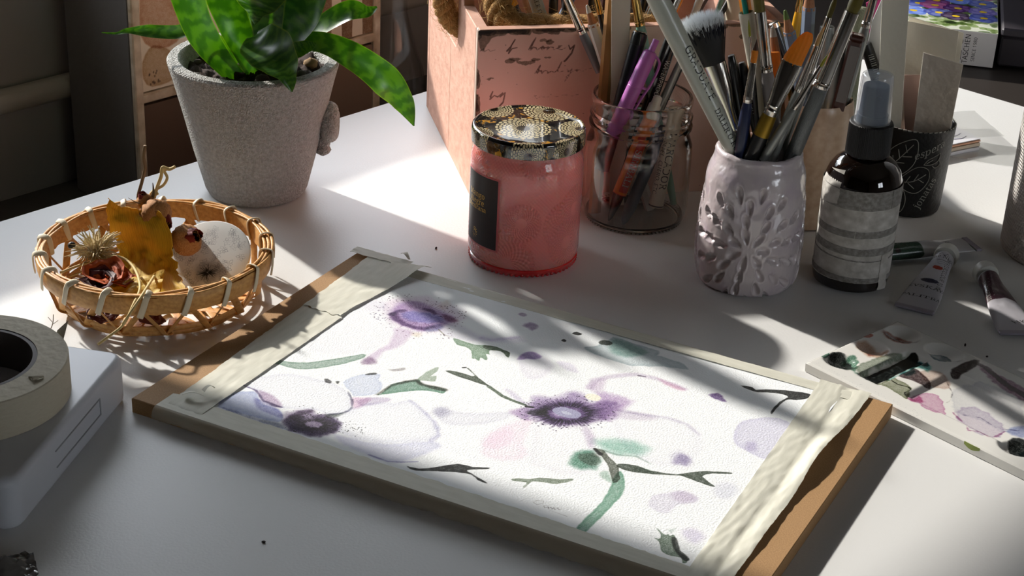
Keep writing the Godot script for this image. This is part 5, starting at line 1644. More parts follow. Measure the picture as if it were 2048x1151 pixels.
# ---------------------------------------------------------------- white plastic case with a roll of masking tape on it
func tape_and_case():
	var ang := 0.1745
	# corner nearest the basket; the case runs away to the left and towards the viewer
	var t := thing("plastic_case", "white plastic case with rounded edges under the tape roll", "case", Vector3(-0.2300, TY, -0.9010), -0.1745)
	var w := mat("white_plastic", Color(0.80, 0.81, 0.835), 0.38)
	var g := Geo.new()
	rounded_box(g, Vector3(0.20, 0.0305, 0.152), 0.010, 0.004, Vector3(-0.100, 0.01525, 0.071))
	part("shell", g, w, t)
	g = Geo.new()
	for q in [[0.0208, 0.0008, 0.060], [0.0105, 0.0008, 0.060]]:
		g.box(Vector3(0.0008, q[1], q[2]), 0.0002, Vector3(0.0002, q[0], 0.066))
	g.box(Vector3(0.0008, 0.011, 0.0008), 0.0002, Vector3(0.0002, 0.0156, 0.036))
	part("latch_groove", g, mat("case_groove", Color(0.62, 0.63, 0.65), 0.5), t)
	# tape roll: paper core and wound crepe tape
	var c := Vector3(-0.3040, TY + 0.0305, -0.8455)
	var r := thing("masking_tape_roll", "roll of cream masking tape lying on the white case", "tape roll", c)
	var tp := mat("roll_tape", Color(0.76, 0.725, 0.64), 0.8)
	tri_plan(relief(tp, noise(66, 0.06, 4), 0.05), 8.0, Vector3(1, 3, 1))
	g = Geo.new()
	g.lathe([Vector2(0.0385, 0.0003), Vector2(0.0550, 0.0003), Vector2(0.0556, 0.001), Vector2(0.0556, 0.0232), Vector2(0.0550, 0.0238), Vector2(0.0385, 0.0240)], 96)
	part("wound_tape", g, tp, r)
	g = Geo.new()
	g.lathe([Vector2(0.0355, 0.0003), Vector2(0.0384, 0.0003), Vector2(0.0384, 0.0236), Vector2(0.0358, 0.0238), Vector2(0.0355, 0.0234), Vector2(0.0355, 0.0003)], 96)
	part("core", g, mat("core_card", Color(0.36, 0.33, 0.32), 0.7), r)
	g = Geo.new()
	for k in 3:
		var a := -0.1 - 0.12 * k
		var path := []
		for q in 5:
			path.append(Vector3(0.0352 * cos(a + 0.03 * q), 0.006 + 0.004 * k + 0.0015 * sin(q * 2.0), 0.0352 * sin(a + 0.03 * q)))
		g.tube(path, 0.0005, 5)
	part("core_print", g, mat("print_black", Color(0.04, 0.04, 0.05), 0.6), r)
	g = Geo.new()
	for k in 3:
		g.tube(spline([Vector3(0.040 + 0.002 * k, 0.0245, 0.018), Vector3(0.043, 0.0252, 0.019 + 0.001 * k), Vector3(0.0475, 0.0246, 0.0165)], 4), 0.0006, 5)
	part("loose_thread", g, tp, r)
	# loose end of tape at the back
	g = Geo.new()
	g.sheet(5, 8, func(u: float, v: float):
		var a := -0.62 - 0.16 * u
		return Vector3((0.0560 + 0.004 * v * (1.0 - u)) * cos(a), 0.021 + 0.012 * v * (1.0 - u * 0.9), (0.0560 + 0.004 * v) * sin(a)), 0.0002)
	part("torn_end", g, tp, r)

func rounded_box(g: Geo, size: Vector3, rv: float, re: float, at: Vector3):
	# rv: radius of the upright edges, re: rounding of the upper and lower rims
	var rows := []
	var prof := []
	for k in 5:
		var a := -PI / 2 + PI / 2 * k / 4
		prof.append(Vector2(-re + re * cos(a), -size.y / 2 + re + re * sin(a)))
	for k in 5:
		var a := PI / 2 * k / 4
		prof.append(Vector2(-re + re * cos(a), size.y / 2 - re + re * sin(a)))
	prof.push_front(Vector2(-1.0, -size.y / 2))
	prof.append(Vector2(-1.0, size.y / 2))
	for p in prof:
		var row := PackedVector3Array()
		if p.x <= -1.0:
			for j in 33:
				row.append(at + Vector3(0, p.y, 0))
		else:
			for j in 33:
				var c := (j % 32) / 8
				var a := PI / 2 * c + PI / 2 * ((j % 32) % 8) / 7.0
				var cx := (size.x / 2 - rv) * (1.0 if c == 0 or c == 3 else -1.0)
				var cz := (size.z / 2 - rv) * (1.0 if c < 2 else -1.0)
				row.append(at + Vector3(cx + (rv + p.x) * cos(a), p.y, cz + (rv + p.x) * sin(a)))
		rows.append(row)
	g.grid(rows, true)


# ---------------------------------------------------------------- pink glass candle with a tin lid
const CANDLE := Vector3(0.0065, TY, -1.1355)

func candle():
	var t := thing("candle_jar", "pink embossed glass candle with black and gold flowered lid", "candle", CANDLE, 0.0)
	var pink := mat("pink_glass", Color(0.95, 0.55, 0.52), 0.13, 0.0, {"clearcoat_enabled": true, "clearcoat": 0.7, "clearcoat_roughness": 0.05, "subsurf_scatter_enabled": true, "subsurf_scatter_strength": 0.8})
	pink.heightmap_enabled = true
	pink.heightmap_texture = embossed()
	pink.heightmap_scale = 0.16
	var g := Geo.new()
	g.lathe([Vector2(0.0, 0.0012), Vector2(0.034, 0.0010), Vector2(0.0368, 0.0030), Vector2(0.0392, 0.0065), Vector2(0.0401, 0.0110), Vector2(0.0402, 0.060), Vector2(0.0400, 0.0765), Vector2(0.0392, 0.0808), Vector2(0.0378, 0.0845), Vector2(0.0372, 0.0862), Vector2(0.0372, 0.0900), Vector2(0.0, 0.0900)], 96)
	part("glass", g, pink, t)
	# foot of clear red glass with a beaded edge
	g = Geo.new()
	for k in 64:
		var a := TAU * k / 64
		blob(g, Vector3(0.0378 * cos(a), 0.0016, 0.0378 * sin(a)), Vector3(0.0019, 0.0015, 0.0019), 8)
	g.lathe([Vector2(0.0, 0.0), Vector2(0.0365, 0.0), Vector2(0.0385, 0.0012), Vector2(0.0394, 0.0048), Vector2(0.0378, 0.0062), Vector2(0.030, 0.0064)], 96)
	part("foot", g, mat("red_foot", Color(0.95, 0.10, 0.13), 0.08, 0.0, {"clearcoat_enabled": true, "clearcoat": 1.0, "clearcoat_roughness": 0.03, "subsurf_scatter_enabled": true, "subsurf_scatter_strength": 0.6}), t, "deep red beaded glass foot")
	# label bent round the left front
	g = Geo.new()
	var a0 := PI / 2 + 0.93
	var R := 0.04055
	g.sheet(20, 4, func(u: float, v: float):
		var a := a0 + 0.43 * (0.5 - u) * 2.0
		return Vector3(R * cos(a), lerpf(0.071, 0.0185, v), R * sin(a)), 0.0002)
	var lab := part("paper_label", g, tri_plan(mat("label_dark", Color(0.10, 0.07, 0.10), 0.4, 0.0, {"albedo_texture": noise(101, 0.03, 3, Color(0.55, 0.45, 0.65), Color(1, 1, 1))}), 12.0), t)
	g = Geo.new()
	g.sheet(20, 4, func(u: float, v: float):
		var a := a0 + 0.465 * (0.5 - u) * 2.0
		return Vector3((R - 0.00018) * cos(a), lerpf(0.0722, 0.0172, v), (R - 0.00018) * sin(a)), 0.0002)
	part("label_border", g, mat("label_rim", Color(0.80, 0.38, 0.38), 0.3), t)
	var gold := mat("gold_print", Color(0.80, 0.66, 0.34), 0.35, 0.6)
	g = Geo.new()
	var bend := func(x0: float, y0: float): return func(x: float, y: float):
		var a: float = a0 - (x + x0) / R
		return Vector3((R + 0.00035) * cos(a), y + y0, (R + 0.00035) * sin(a))
	g.letters("Mango", 0.0058, (bend as Callable).call(-0.003, 0.0560), "Droid Serif")
	g.letters("Alegre", 0.0058, (bend as Callable).call(-0.003, 0.0508), "Droid Serif")
	g.letters("Mexicana", 0.0034, (bend as Callable).call(-0.003, 0.0462), "Droid Serif")
	part("lettering", g, gold, lab)
	g = Geo.new()
	var em := (bend as Callable).call(-0.004, 0.0262) as Callable
	for k in 12:
		var aa := TAU * k / 12
		for w in 2:
			var q0 := Vector2(cos(aa), sin(aa)) * (0.0012 + 0.0016 * w)
			var q1 := Vector2(cos(aa + 0.4), sin(aa + 0.4)) * (0.0026 + 0.0016 * w)
			var q2 := Vector2(cos(aa + 0.2), sin(aa + 0.2)) * (0.0022 + 0.0016 * w) + Vector2(0, 0)
			g.tri(em.call(q0.x * 0.75, q0.y), em.call(q1.x * 0.75, q1.y), em.call(q2.x * 0.75 + 0.0006, q2.y))
	part("crest", g, gold, lab)
	# lid
	var lm := mat("lid_print", Color.WHITE, 0.12, 0.0, {"clearcoat_enabled": true, "clearcoat": 1.0, "clearcoat_roughness": 0.03})
	lm.albedo_texture = lid_print()
	g = Geo.new()
	var rows := []
	var uvs := []
	for p in [Vector2(0.0399, 0.0895), Vector2(0.0403, 0.0900), Vector2(0.0403, 0.0985), Vector2(0.0398, 0.1002), Vector2(0.0388, 0.1010), Vector2(0.0374, 0.1008), Vector2(0.0366, 0.1002), Vector2(0.030, 0.1000), Vector2(0.015, 0.1000), Vector2(0.0, 0.1000)]:
		var row := PackedVector3Array()
		var ur := PackedVector2Array()
		for j in 97:
			var a := TAU * (j % 96) / 96
			row.append(Vector3(p.x * cos(a), p.y, p.x * sin(a)))
			var rr: float = p.x + maxf(0.0, 0.0985 - p.y)
			ur.append(Vector2(cos(a), sin(a)) * rr / 0.1000 + Vector2(0.5, 0.5))
		rows.append(row)
		uvs.append(ur)
	g.grid(rows, true, uvs)
	part("lid", g, lm, t)

func lid_print() -> ImageTexture:
	# chrysanthemums, leaves and broken gold on black; 100 mm square
	var n := 640
	var im := Image.create(n, n, false, Image.FORMAT_RGB8)
	var f := FastNoiseLite.new()
	f.seed = 3
	f.noise_type = FastNoiseLite.TYPE_CELLULAR
	f.frequency = 0.03
	f.cellular_return_type = FastNoiseLite.RETURN_CELL_VALUE
	var cream := Color(0.80, 0.74, 0.58)
	var gold := Color(0.78, 0.56, 0.18)
	var black := Color(0.025, 0.022, 0.03)
	var fl := [Vector3(46, 56, 20), Vector3(64, 20, 19), Vector3(24, 22, 15), Vector3(86, 52, 16), Vector3(50, 97, 14), Vector3(14, 70, 12), Vector3(80, 84, 12)]
	for y in n:
		for x in n:
			var p := Vector2(x, y) * 100.0 / n
			var v := f.get_noise_2d(x, y)
			var c := black
			if v > 0.45:
				c = gold
			elif v > 0.25:
				c = cream if fmod(absf(p.x * 1.3 + p.y * 0.7 + v * 30.0), 2.4) < 0.5 else black
			for q in fl:
				var d := p - Vector2(q.x, q.y)
				var r: float = d.length() / q.z
				if r < 1.0:
					c = black
					if r > 0.24:
						var ring := int((r - 0.24) / 0.127)
						var cnt := 24.0
						var a := d.angle() / TAU * cnt + (0.5 if ring % 2 else 0.0)
						var u := absf(fposmod(a, 1.0) - 0.5) * 2.0
						var w := fposmod((r - 0.24) / 0.127, 1.0)
						if ring < 2:
							if u < 0.55:
								c = cream
						elif u * u + (w - 0.45) * (w - 0.45) * 4.0 < 0.72:
							c = cream
					elif fmod(d.x + 20.0, 1.2) < 0.3 and fmod(d.y + 20.0, 1.2) < 0.3:
						c = gold
			im.set_pixel(x, y, c)
	return ImageTexture.create_from_image(im)

func embossed() -> ImageTexture:
	# pressed pattern of beaded flowers all round the glass
	var w := 1024
	var h := 384
	var by := PackedByteArray()
	by.resize(w * h)
	rng.seed = 40
	var fl := []
	for k in 26:
		fl.append(Vector3(rng.randf() * w, 100 + rng.randf() * 200, rng.randf_range(44, 92)))
	for y in h:
		for x in w:
			var v := 0.42 + 0.10 * sin(x * 0.55) * sin(y * 0.9)
			for q in fl:
				var dx := absf(x - q.x)
				dx = minf(dx, w - dx)
				var dy: float = (y - q.y) * 1.65
				if dx > q.z or absf(dy) > q.z:
					continue
				var r: float = sqrt(dx * dx + dy * dy) / q.z
				if r < 1.0:
					var a := atan2(dy, x - q.x)
					v = 0.5
					if r > 0.86:
						v = 0.5 + 0.5 * sin(a * q.z * 0.55)
					elif r > 0.30:
						v = 0.5 + 0.35 * sin(a * 26.0) * sin(r * 34.0)
					else:
						v = 0.75 - r
			by[y * w + x] = int(clampf(v, 0.0, 1.0) * 255)
	return ImageTexture.create_from_image(Image.create_from_data(w, h, false, Image.FORMAT_L8, by))


# ---------------------------------------------------------------- pink wooden tote with handwriting, rope and what stands in it
const TOTE := Vector3(-0.0337, TY, -1.2280)
const TOTE_TURN := 0.23562

func pink_box():
	var t := thing("wooden_tote", "old pink wooden tote with dark handwriting and worn edges", "tote box", TOTE, TOTE_TURN)
	var W := 0.246
	var D := 0.212
	var Hh := 0.1375
	var pm := mat("tote_pink", Color(0.83, 0.66, 0.58), 0.75)
	tri_plan(relief(pm, noise(111, 0.05, 4), 0.03), 6.0, Vector3(0.5, 2, 1))
	pm.albedo_texture = noise(112, 0.03, 5, Color(0.90, 0.86, 0.84), Color.WHITE)
	var fm := mat("tote_front", Color.WHITE, 0.75)
	fm.albedo_texture = script_print()
	relief(fm, noise(111, 0.05, 4), 0.02)
	var g := Geo.new()
	g.sheet(1, 1, func(u: float, v: float): return Vector3(u * W, (1.0 - v) * Hh, 0.0), 0.0)
	g.box(Vector3(W, Hh, 0.0085), 0.0008, Vector3(W / 2, Hh / 2, -0.0046))
	var fr := part("front_panel", g, fm, t)
	g = Geo.new()
	g.box(Vector3(W - 0.002, 0.0012, 0.0086), 0.0004, Vector3(W / 2, Hh - 0.0001, -0.0046))
	part("worn_rim", g, mat("tote_rim", Color(0.76, 0.58, 0.49), 0.75), t)
	g = Geo.new()
	g.box(Vector3(W, Hh, 0.009), 0.001, Vector3(W / 2, Hh / 2, -D + 0.0045))
	part("back_panel", g, pm, t)
	g = Geo.new()
	g.box(Vector3(W - 0.018, 0.008, D - 0.019), 0.001, Vector3(W / 2, 0.0045, -D / 2))
	part("bottom", g, pm, t)
	# side panels with a handle opening under an arch
	var DM := (D - 0.0182) / 2.0
	for sd in 2:
		g = Geo.new()
		# the opening is cut by leaving a slit to the rim of the arch: two halves meet above it
		var left := PackedVector2Array([Vector2(0, 0), Vector2(DM, 0), Vector2(DM, 0.097), Vector2(0.076, 0.097), Vector2(0.070, 0.103), Vector2(0.070, 0.142), Vector2(0.080, 0.160), Vector2(DM, 0.162), Vector2(DM, 0.192), Vector2(0.082, 0.192), Vector2(0.064, 0.175), Vector2(0.050, 0.1385), Vector2(0, 0.1372)])
		g.xf = Transform3D(Basis(Vector3(0, 0, -1), Vector3(-1, 0, 0), Vector3(0, 1, 0)), Vector3(0.0085 if sd == 0 else W, 0, -0.0091))
		g.prism(left, 0.0, 0.0085, 0.0006)
		var right := PackedVector2Array()
		for p in left:
			right.append(Vector2(D - 0.0182 - p.x, p.y))
		g.prism(right, 0.0, 0.0085, 0.0006)
		part("side_panel", g, pm, t)
	tote_contents()

func script_print() -> ImageTexture:
	var s := Sheet.new()
	# x from the left, y downwards, millimetres; front panel is 270 x 137.5
	s.start(Vector2(0, 0), Vector2(246, 137.5), 4.0, Color(0.86, 0.74, 0.68), speck, cloud)
	rng.seed = 6
	var wear := Color(0.54, 0.53, 0.49)
	var inkc := Color(0.36, 0.30, 0.28)
	s.wash([60, 20, 150, 10, 240, 30, 260, 90, 180, 120, 90, 110, 40, 70], Color(0.96, 0.92, 0.90), 0.5, 18.0)
	# bare wood along the top and the left edge
	for k in 46:
		var x := rng.randf() * 270.0
		s.wash([x - 6, -1, x + 7, -1, x + 6, 1.2 + rng.randf() * 3.4, x - 5, 1.0 + rng.randf() * 2.6], wear, 0.95, 0.3, 0, 1, 0.15, 1.6)
	for k in 24:
		var y := rng.randf() * 137.0
		s.wash([-1, y - 6, -1, y + 6, 0.8 + rng.randf() * 2.4, y + 5, 0.8 + rng.randf() * 2.0, y - 5], wear, 0.95, 0.3, 0, 1, 0.15, 1.4)
	s.wash([2, 0, 26, 0, 20, 4, 10, 6, 4, 16, 1, 12], wear, 0.95, 0.4, 0, 1, 0.15, 2.0)
	var wd := [[31.0, 22.8, 6.3, 0.8], [24.6, 24.0, 3.5, 1.1], [37.4, 25.3, 7.0, 1.5], [45.1, 23.4, 5.6, 0.8], [52.8, 22.2, 3.5, 0.6], [8.0, 37.7, 2.8, 1.1], [11.8, 37.1, 2.1, 0.8], [0.9, 50.1, 1.4, 0.7], [20.8, 11.6, 0.8, 0.7], [10.5, 65.0, 1.7, 0.7], [55.3, 10.4, 2.8, 1.1], [190.0, 57.5, 6.3, 1.7], [205.0, 52.6, 4.9, 1.3], [215.0, 60.0, 5.6, 1.1], [180.0, 47.6, 4.2, 1.0], [226.0, 45.1, 2.8, 0.8], [206.0, 10.4, 1.4, 1.4], [235.0, 25.3, 2.1, 0.7], [222.0, 35.2, 1.8, 0.7]]
	for q in wd:
		s.wash([q[0] - q[2], q[1] - q[3] * 0.4, q[0], q[1] - q[3], q[0] + q[2], q[1] - q[3] * 0.3, q[0] + q[2] * 0.5, q[1] + q[3], q[0] - q[2] * 0.6, q[1] + q[3] * 0.8], wear, 0.9, 0.25, 0, 1, 0.3, 3.0)
	# script: «& honey», «find you», smaller fragments
	s.line([22.0, 16.2, 24.6, 13.1, 27.8, 7.5, 25.9, 10.6, 23.3, 18.1, 25.9, 14.4, 29.7, 13.7], 0.55, 0.35, inkc, 0.85, 0.25, 0.4)
	s.line([38.7, 15.6, 41.2, 10.6, 43.8, 6.3, 41.2, 11.9, 40.0, 16.2, 42.5, 13.7, 44.4, 14.4, 45.1, 16.2, 47.6, 14.4, 49.6, 13.1, 50.8, 15.0, 48.9, 16.2, 47.6, 14.4, 51.5, 14.4, 53.4, 13.7, 52.8, 16.2, 55.3, 13.7, 57.9, 14.4, 57.9, 16.2, 61.1, 15.0, 64.3, 13.1, 61.7, 13.1, 61.1, 15.6, 64.3, 16.2, 68.1, 14.4], 0.45, 0.35, inkc, 0.75, 0.25, 0.3)
	s.line([69.4, 13.1, 70.7, 16.2, 73.9, 13.1, 72.0, 19.3, 68.1, 24.3, 66.8, 25.5], 0.45, 0.8, inkc, 0.8, 0.25, 0.3)
	s.line([47.6, 8.8, 50.2, 8.2, 52.8, 9.4, 55.3, 8.2], 0.8, 0.5, wear, 0.8, 0.3, 1.0)
	s.line([1.6, 15.6, 4.1, 13.7, 4.8, 16.2, 8.0, 14.4, 9.2, 16.2, 13.1, 15.0], 0.35, 0.25, inkc, 0.5, 0.25, 0.3)
	s.line([46.4, 34.8, 48.3, 28.0, 45.7, 32.3, 44.4, 34.2, 47.6, 33.0, 49.6, 32.3, 49.6, 34.8, 52.1, 32.3, 54.0, 33.0, 54.0, 34.8, 57.2, 33.0, 59.2, 34.2, 61.1, 33.0, 64.9, 25.5, 61.7, 33.6, 63.6, 34.2, 66.8, 33.0], 0.4, 0.35, inkc, 0.75, 0.25, 0.3)
	s.line([69.4, 31.7, 70.0, 34.2, 73.2, 31.7, 70.7, 37.9, 68.1, 41.6, 68.8, 37.9, 73.9, 33.6, 77.1, 32.3, 76.4, 34.2, 79.0, 32.3, 80.9, 34.2, 84.8, 32.3, 88.6, 31.7], 0.35, 0.25, inkc, 0.55, 0.25, 0.3)
	s.line([10.5, 51.6, 12.4, 47.8, 10.5, 54.0, 13.7, 50.9, 16.3, 52.2, 20.1, 49.1, 18.2, 52.2, 22.0, 49.1, 20.8, 56.5, 18.2, 59.6], 0.4, 0.6, inkc, 0.7, 0.25, 0.3)
	s.line([43.8, 54.0, 45.1, 51.6, 46.4, 54.7, 50.2, 52.8, 54.0, 54.0, 57.9, 52.8, 63.0, 53.4, 68.1, 52.2, 74.5, 53.4, 79.6, 52.2], 0.3, 0.2, inkc, 0.45, 0.25, 0.3)
	for k in 60:
		s.dot(Vector2(rng.randf() * 270, rng.randf() * 137), 0.3 + rng.randf() * 0.4, 0.3, inkc, 0.5)
	return s.texture()


# ---------------------------------------------------------------- pens, pencils and brushes: each stands along a line through two points of the room
const EYE := Vector3(0, 1.27, 0)

func sm(key: String) -> StandardMaterial3D:
	match key:
		"chrome": return mat(key, Color(0.83, 0.81, 0.78), 0.17, 1.0)
		"brass": return mat(key, Color(0.80, 0.66, 0.40), 0.22, 1.0)
		"gold_band": return mat(key, Color(0.72, 0.58, 0.22), 0.3, 0.8)
		"silver_paint": return mat(key, Color(0.60, 0.61, 0.59), 0.32, 0.55)
		"silver_glitter": return relief(mat(key, Color(0.46, 0.47, 0.47), 0.34, 0.6), noise(121, 0.3, 2), 0.03)
		"pearl": return mat(key, Color(0.74, 0.75, 0.69), 0.28, 0.0, {"clearcoat_enabled": true, "clearcoat": 0.7})
		"black_gloss": return mat(key, Color(0.018, 0.018, 0.022), 0.16, 0.0, {"clearcoat_enabled": true, "clearcoat": 0.6})
		"black_matt": return mat(key, Color(0.03, 0.03, 0.034), 0.5)
		"navy": return mat(key, Color(0.055, 0.115, 0.27), 0.2, 0.0, {"clearcoat_enabled": true, "clearcoat": 0.7})
		"ink_blue": return mat(key, Color(0.035, 0.04, 0.075), 0.35)
		"clear_grey": return mat(key, Color(0.55, 0.53, 0.53), 0.25)
		"orange_hair": return hair(key, Color(1.0, 0.60, 0.10))
		"dark_hair": return hair(key, Color(0.30, 0.16, 0.07))
		"olive_hair": return hair(key, Color(0.42, 0.38, 0.07))
		"lime_hair": return hair(key, Color(0.62, 0.62, 0.12))
		"cream_hair": return hair(key, Color(0.80, 0.68, 0.45))
		"white_hair": return hair(key, Color(0.84, 0.86, 0.87))
		"wood": return wood(key, Color(0.73, 0.52, 0.36))
		"wood_tan": return wood(key, Color(0.70, 0.52, 0.28))
		"orange_wood": return mat(key, Color(0.90, 0.53, 0.05), 0.4)
		"yellow_paint": return mat(key, Color(0.83, 0.60, 0.06), 0.35)
		"grey_blue": return mat(key, Color(0.43, 0.48, 0.55), 0.35)
		"grey_paint": return mat(key, Color(0.40, 0.42, 0.44), 0.35)
		"white_paint": return mat(key, Color(0.82, 0.81, 0.77), 0.4)
		"cream_paint": return mat(key, Color(0.84, 0.80, 0.72), 0.45)
		"teal_paint": return mat(key, Color(0.03, 0.56, 0.50), 0.4)
		"mint_paint": return mat(key, Color(0.50, 0.68, 0.60), 0.35)
		"brown_paint": return mat(key, Color(0.27, 0.12, 0.07), 0.3, 0.0, {"clearcoat_enabled": true, "clearcoat": 0.5})
		"pink_pen": return mat(key, Color(0.72, 0.42, 0.72), 0.35)
		"pink_grip": return mat(key, Color(0.30, 0.14, 0.27), 0.5)
		"orange_marker": return mat(key, Color(0.86, 0.45, 0.10), 0.4)
		"red_label": return mat(key, Color(0.72, 0.18, 0.12), 0.45)
		"slate": return mat(key, Color(0.17, 0.20, 0.26), 0.4)
		"green_lead": return mat(key, Color(0.36, 0.46, 0.20), 0.6)
		"sage": return tri_plan(relief(mat(key, Color(0.55, 0.56, 0.46), 0.85), noise(123, 0.1, 3), 0.05), 20.0)
		"lettering": return mat(key, Color(0.10, 0.10, 0.10), 0.5)
		"letter_white": return mat(key, Color(0.72, 0.72, 0.70), 0.5)
	return mat("print_black", Color(0.04, 0.04, 0.05), 0.6)

func hair(key: String, c: Color) -> StandardMaterial3D:
	if M.has(key):
		return M[key]
	var m := mat(key, c, 0.55, 0.0, {"backlight_enabled": true, "backlight": Color(c.r, c.g, c.b) * 0.6})
	m.albedo_texture = noise(131, 0.05, 2, Color(0.84, 0.80, 0.76), Color(1, 1, 1))
	m.uv1_scale = Vector3(5, 0.25, 1)
	return m

func wood(key: String, c: Color) -> StandardMaterial3D:
	if M.has(key):
		return M[key]
	var m := mat(key, c, 0.6)
	m.albedo_texture = noise(133, 0.04, 4, Color(0.78, 0.72, 0.66), Color(1, 1, 1))
	m.uv1_scale = Vector3(3, 0.4, 1)
	return m

# holder: [middle of its floor, inner radius]. The stick reaches down from the visible point a until it meets floor or wall.
func stick(called: String, label: String, category: String, a: Vector3, b: Vector3, holder: Array, group := "") -> Array:
	var c: Vector3 = holder[0]
	var d := (a - b).normalized()
	var end := a
	for k in 400:
		var nx := end + d * 0.001
		if nx.y < c.y + 0.004 or Vector2(nx.x - c.x, nx.z - c.z).length() > holder[1] and nx.y < a.y - 0.012:
			break
		end = nx
	var o := thing(called, label, category, end, 0.0, group)
	var toward := Vector3(EYE.x - b.x, 0, EYE.z - b.z).normalized()
	o.transform = along(end, b, toward)
	return [o, end.distance_to(b)]

# a turned piece: [mm from the tip, radius mm] down the stick
func turned(s: Array, called: String, prof: Array, m: Material, flat: Variant = 1.0, seg := 20, label := "", hex := false) -> MeshInstance3D:
	var L: float = s[1]
	var p := []
	var q := []
	for k in range(prof.size() - 1, -1, -1):
		p.append(Vector2(prof[k][1] * 0.001, maxf(L - prof[k][0] * 0.001, 0.0)))
		q.append(flat[k] if flat is Array else flat)
	var g := Geo.new()
	if p[0].x > 0.0:
		p.push_front(Vector2(0, p[0].y))
		q.push_front(q[0])
	if p[p.size() - 1].x > 0.0:
		p.append(Vector2(0, p[p.size() - 1].y))
		q.append(q[q.size() - 1])
	if hex:
		for f in 6:
			var rows := []
			for k in p.size():
				var a0 := TAU * f / 6
				var a1 := TAU * (f + 1) / 6
				rows.append(PackedVector3Array([Vector3(p[k].x * cos(a0), p[k].y, p[k].x * sin(a0)), Vector3(p[k].x * cos(a1), p[k].y, p[k].x * sin(a1))]))
			g.grid(rows)
	else:
		g.lathe(p, seg, 0.0, 0, q)
	return part(called, g, m, s[0], label)

# a brush, bristles up: hair length and half width, ferrule length, handle radii; flat < 1 for flat ferrules
func brush(s: Array, hl: float, hw: float, hm: String, fl: float, fr: float, fm: String, hr: float, hm2: String, flat := 1.0, tip := "round", band := 0.0):
	var hp := []
	match tip:
		"round": hp = [[0.0, 0.05], [hl * 0.25, hw * 0.5], [hl * 0.55, hw], [hl * 0.85, hw * 0.96], [hl + 1.0, hw * 0.85]]
		"flat": hp = [[0.0, hw * 0.9], [0.5, hw * 1.0], [hl * 0.5, hw * 1.02], [hl + 1.0, hw]]
		"filbert": hp = [[0.0, hw * 0.25], [hl * 0.08, hw * 0.6], [hl * 0.25, hw * 0.95], [hl * 0.5, hw * 1.03], [hl + 1.0, hw]]
	turned(s, "bristles", hp, sm(hm), flat, 24)
	var f2 := lerpf(flat, 1.0, 0.5)
	var fq := [flat, flat, f2, 1.0, 1.0, 1.0, 1.0, 1.0, 1.0, 1.0]
	var e := hl + fl
	turned(s, "ferrule", [[hl, hw * 0.98], [hl + 0.4, hw * 1.08], [hl + fl * 0.45, lerpf(hw * 1.08, fr, 0.45)], [e - 5.0, fr], [e - 4.2, fr * 1.10], [e - 3.4, fr], [e - 2.6, fr * 1.10], [e - 1.8, fr], [e - 0.4, fr], [e, fr * 0.98]], sm(fm), fq, 24)
	var h0 := e - 0.5
	if band > 0.0:
		turned(s, "colour_band", [[h0, fr * 0.95], [h0 + 3.0, lerpf(fr, hr, 0.6)], [h0 + band, hr]], sm("gold_band"))
		h0 += band
	var L: float = s[1] * 1000.0
	turned(s, "handle", [[h0, fr * 0.94 if band == 0.0 else hr], [h0 + 6.0, lerpf(fr, hr, 0.55) if band == 0.0 else hr * 1.02], [h0 + 20.0, hr], [h0 + 45.0, hr * 0.97], [maxf(h0 + 60.0, L - 15.0), hr * 0.75], [maxf(h0 + 61.0, L), hr * 0.55]], sm(hm2))

func pencil(s: Array, lead: String, r: float, body: String, lead_l := 5.0, cone := 20.0):
	var L: float = s[1] * 1000.0
	turned(s, "lead", [[0.0, r * 0.12], [0.6, r * 0.28], [lead_l, r * 0.50]], sm(lead), 1.0, 14)
	turned(s, "wood_cone", [[lead_l, r * 0.50], [cone, r * 0.99]], sm("wood"), 1.0, 18)
	turned(s, "painted_shaft", [[cone - 2.5, r * 1.0], [cone - 2.4, r * 1.06], [L, r * 1.06]], sm(body), 1.0, 6, "", true)

func round_pen(s: Array, r: float, m: String, tip_r := 0.8, cap := 0.0):
	var L: float = s[1] * 1000.0
	turned(s, "barrel", [[0.0, r * tip_r * 0.7], [0.7, r * tip_r * 0.95], [6.0, r * lerpf(tip_r, 1.0, 0.4)], [30.0, r], [maxf(31.0, L - 14.0), r], [maxf(32.0, L - 3.0), r * 0.6], [maxf(33.0, L), r * 0.2]], sm(m), 1.0, 24)
	if cap > 0.0:
		turned(s, "cap_edge", [[cap, r * 1.03], [cap + 0.6, r * 1.07], [cap + 1.4, r * 1.03]], sm("chrome"), 1.0, 24)

# words running down a stick: first letter at d mm from the tip; turn: degrees round from the side that faces the camera
func words_on(s: Array, text: String, size: float, d: float, r: float, turn: float, m: String, up := false, font := "Droid Sans", taper := 0.0):
	var L: float = s[1]
	var g := Geo.new()
	var rr := (r + 0.14) * 0.001
	var a0 := deg_to_rad(turn)
	var sg := -1.0 if up else 1.0
	g.letters(text, size * 0.001, func(x: float, y: float):
		var a: float = a0 + sg * y / rr
		var q := rr - taper * sg * x
		return Vector3(sin(a) * q, L - d * 0.001 - sg * x, cos(a) * q), font)
	part("lettering", g, sm(m), s[0])

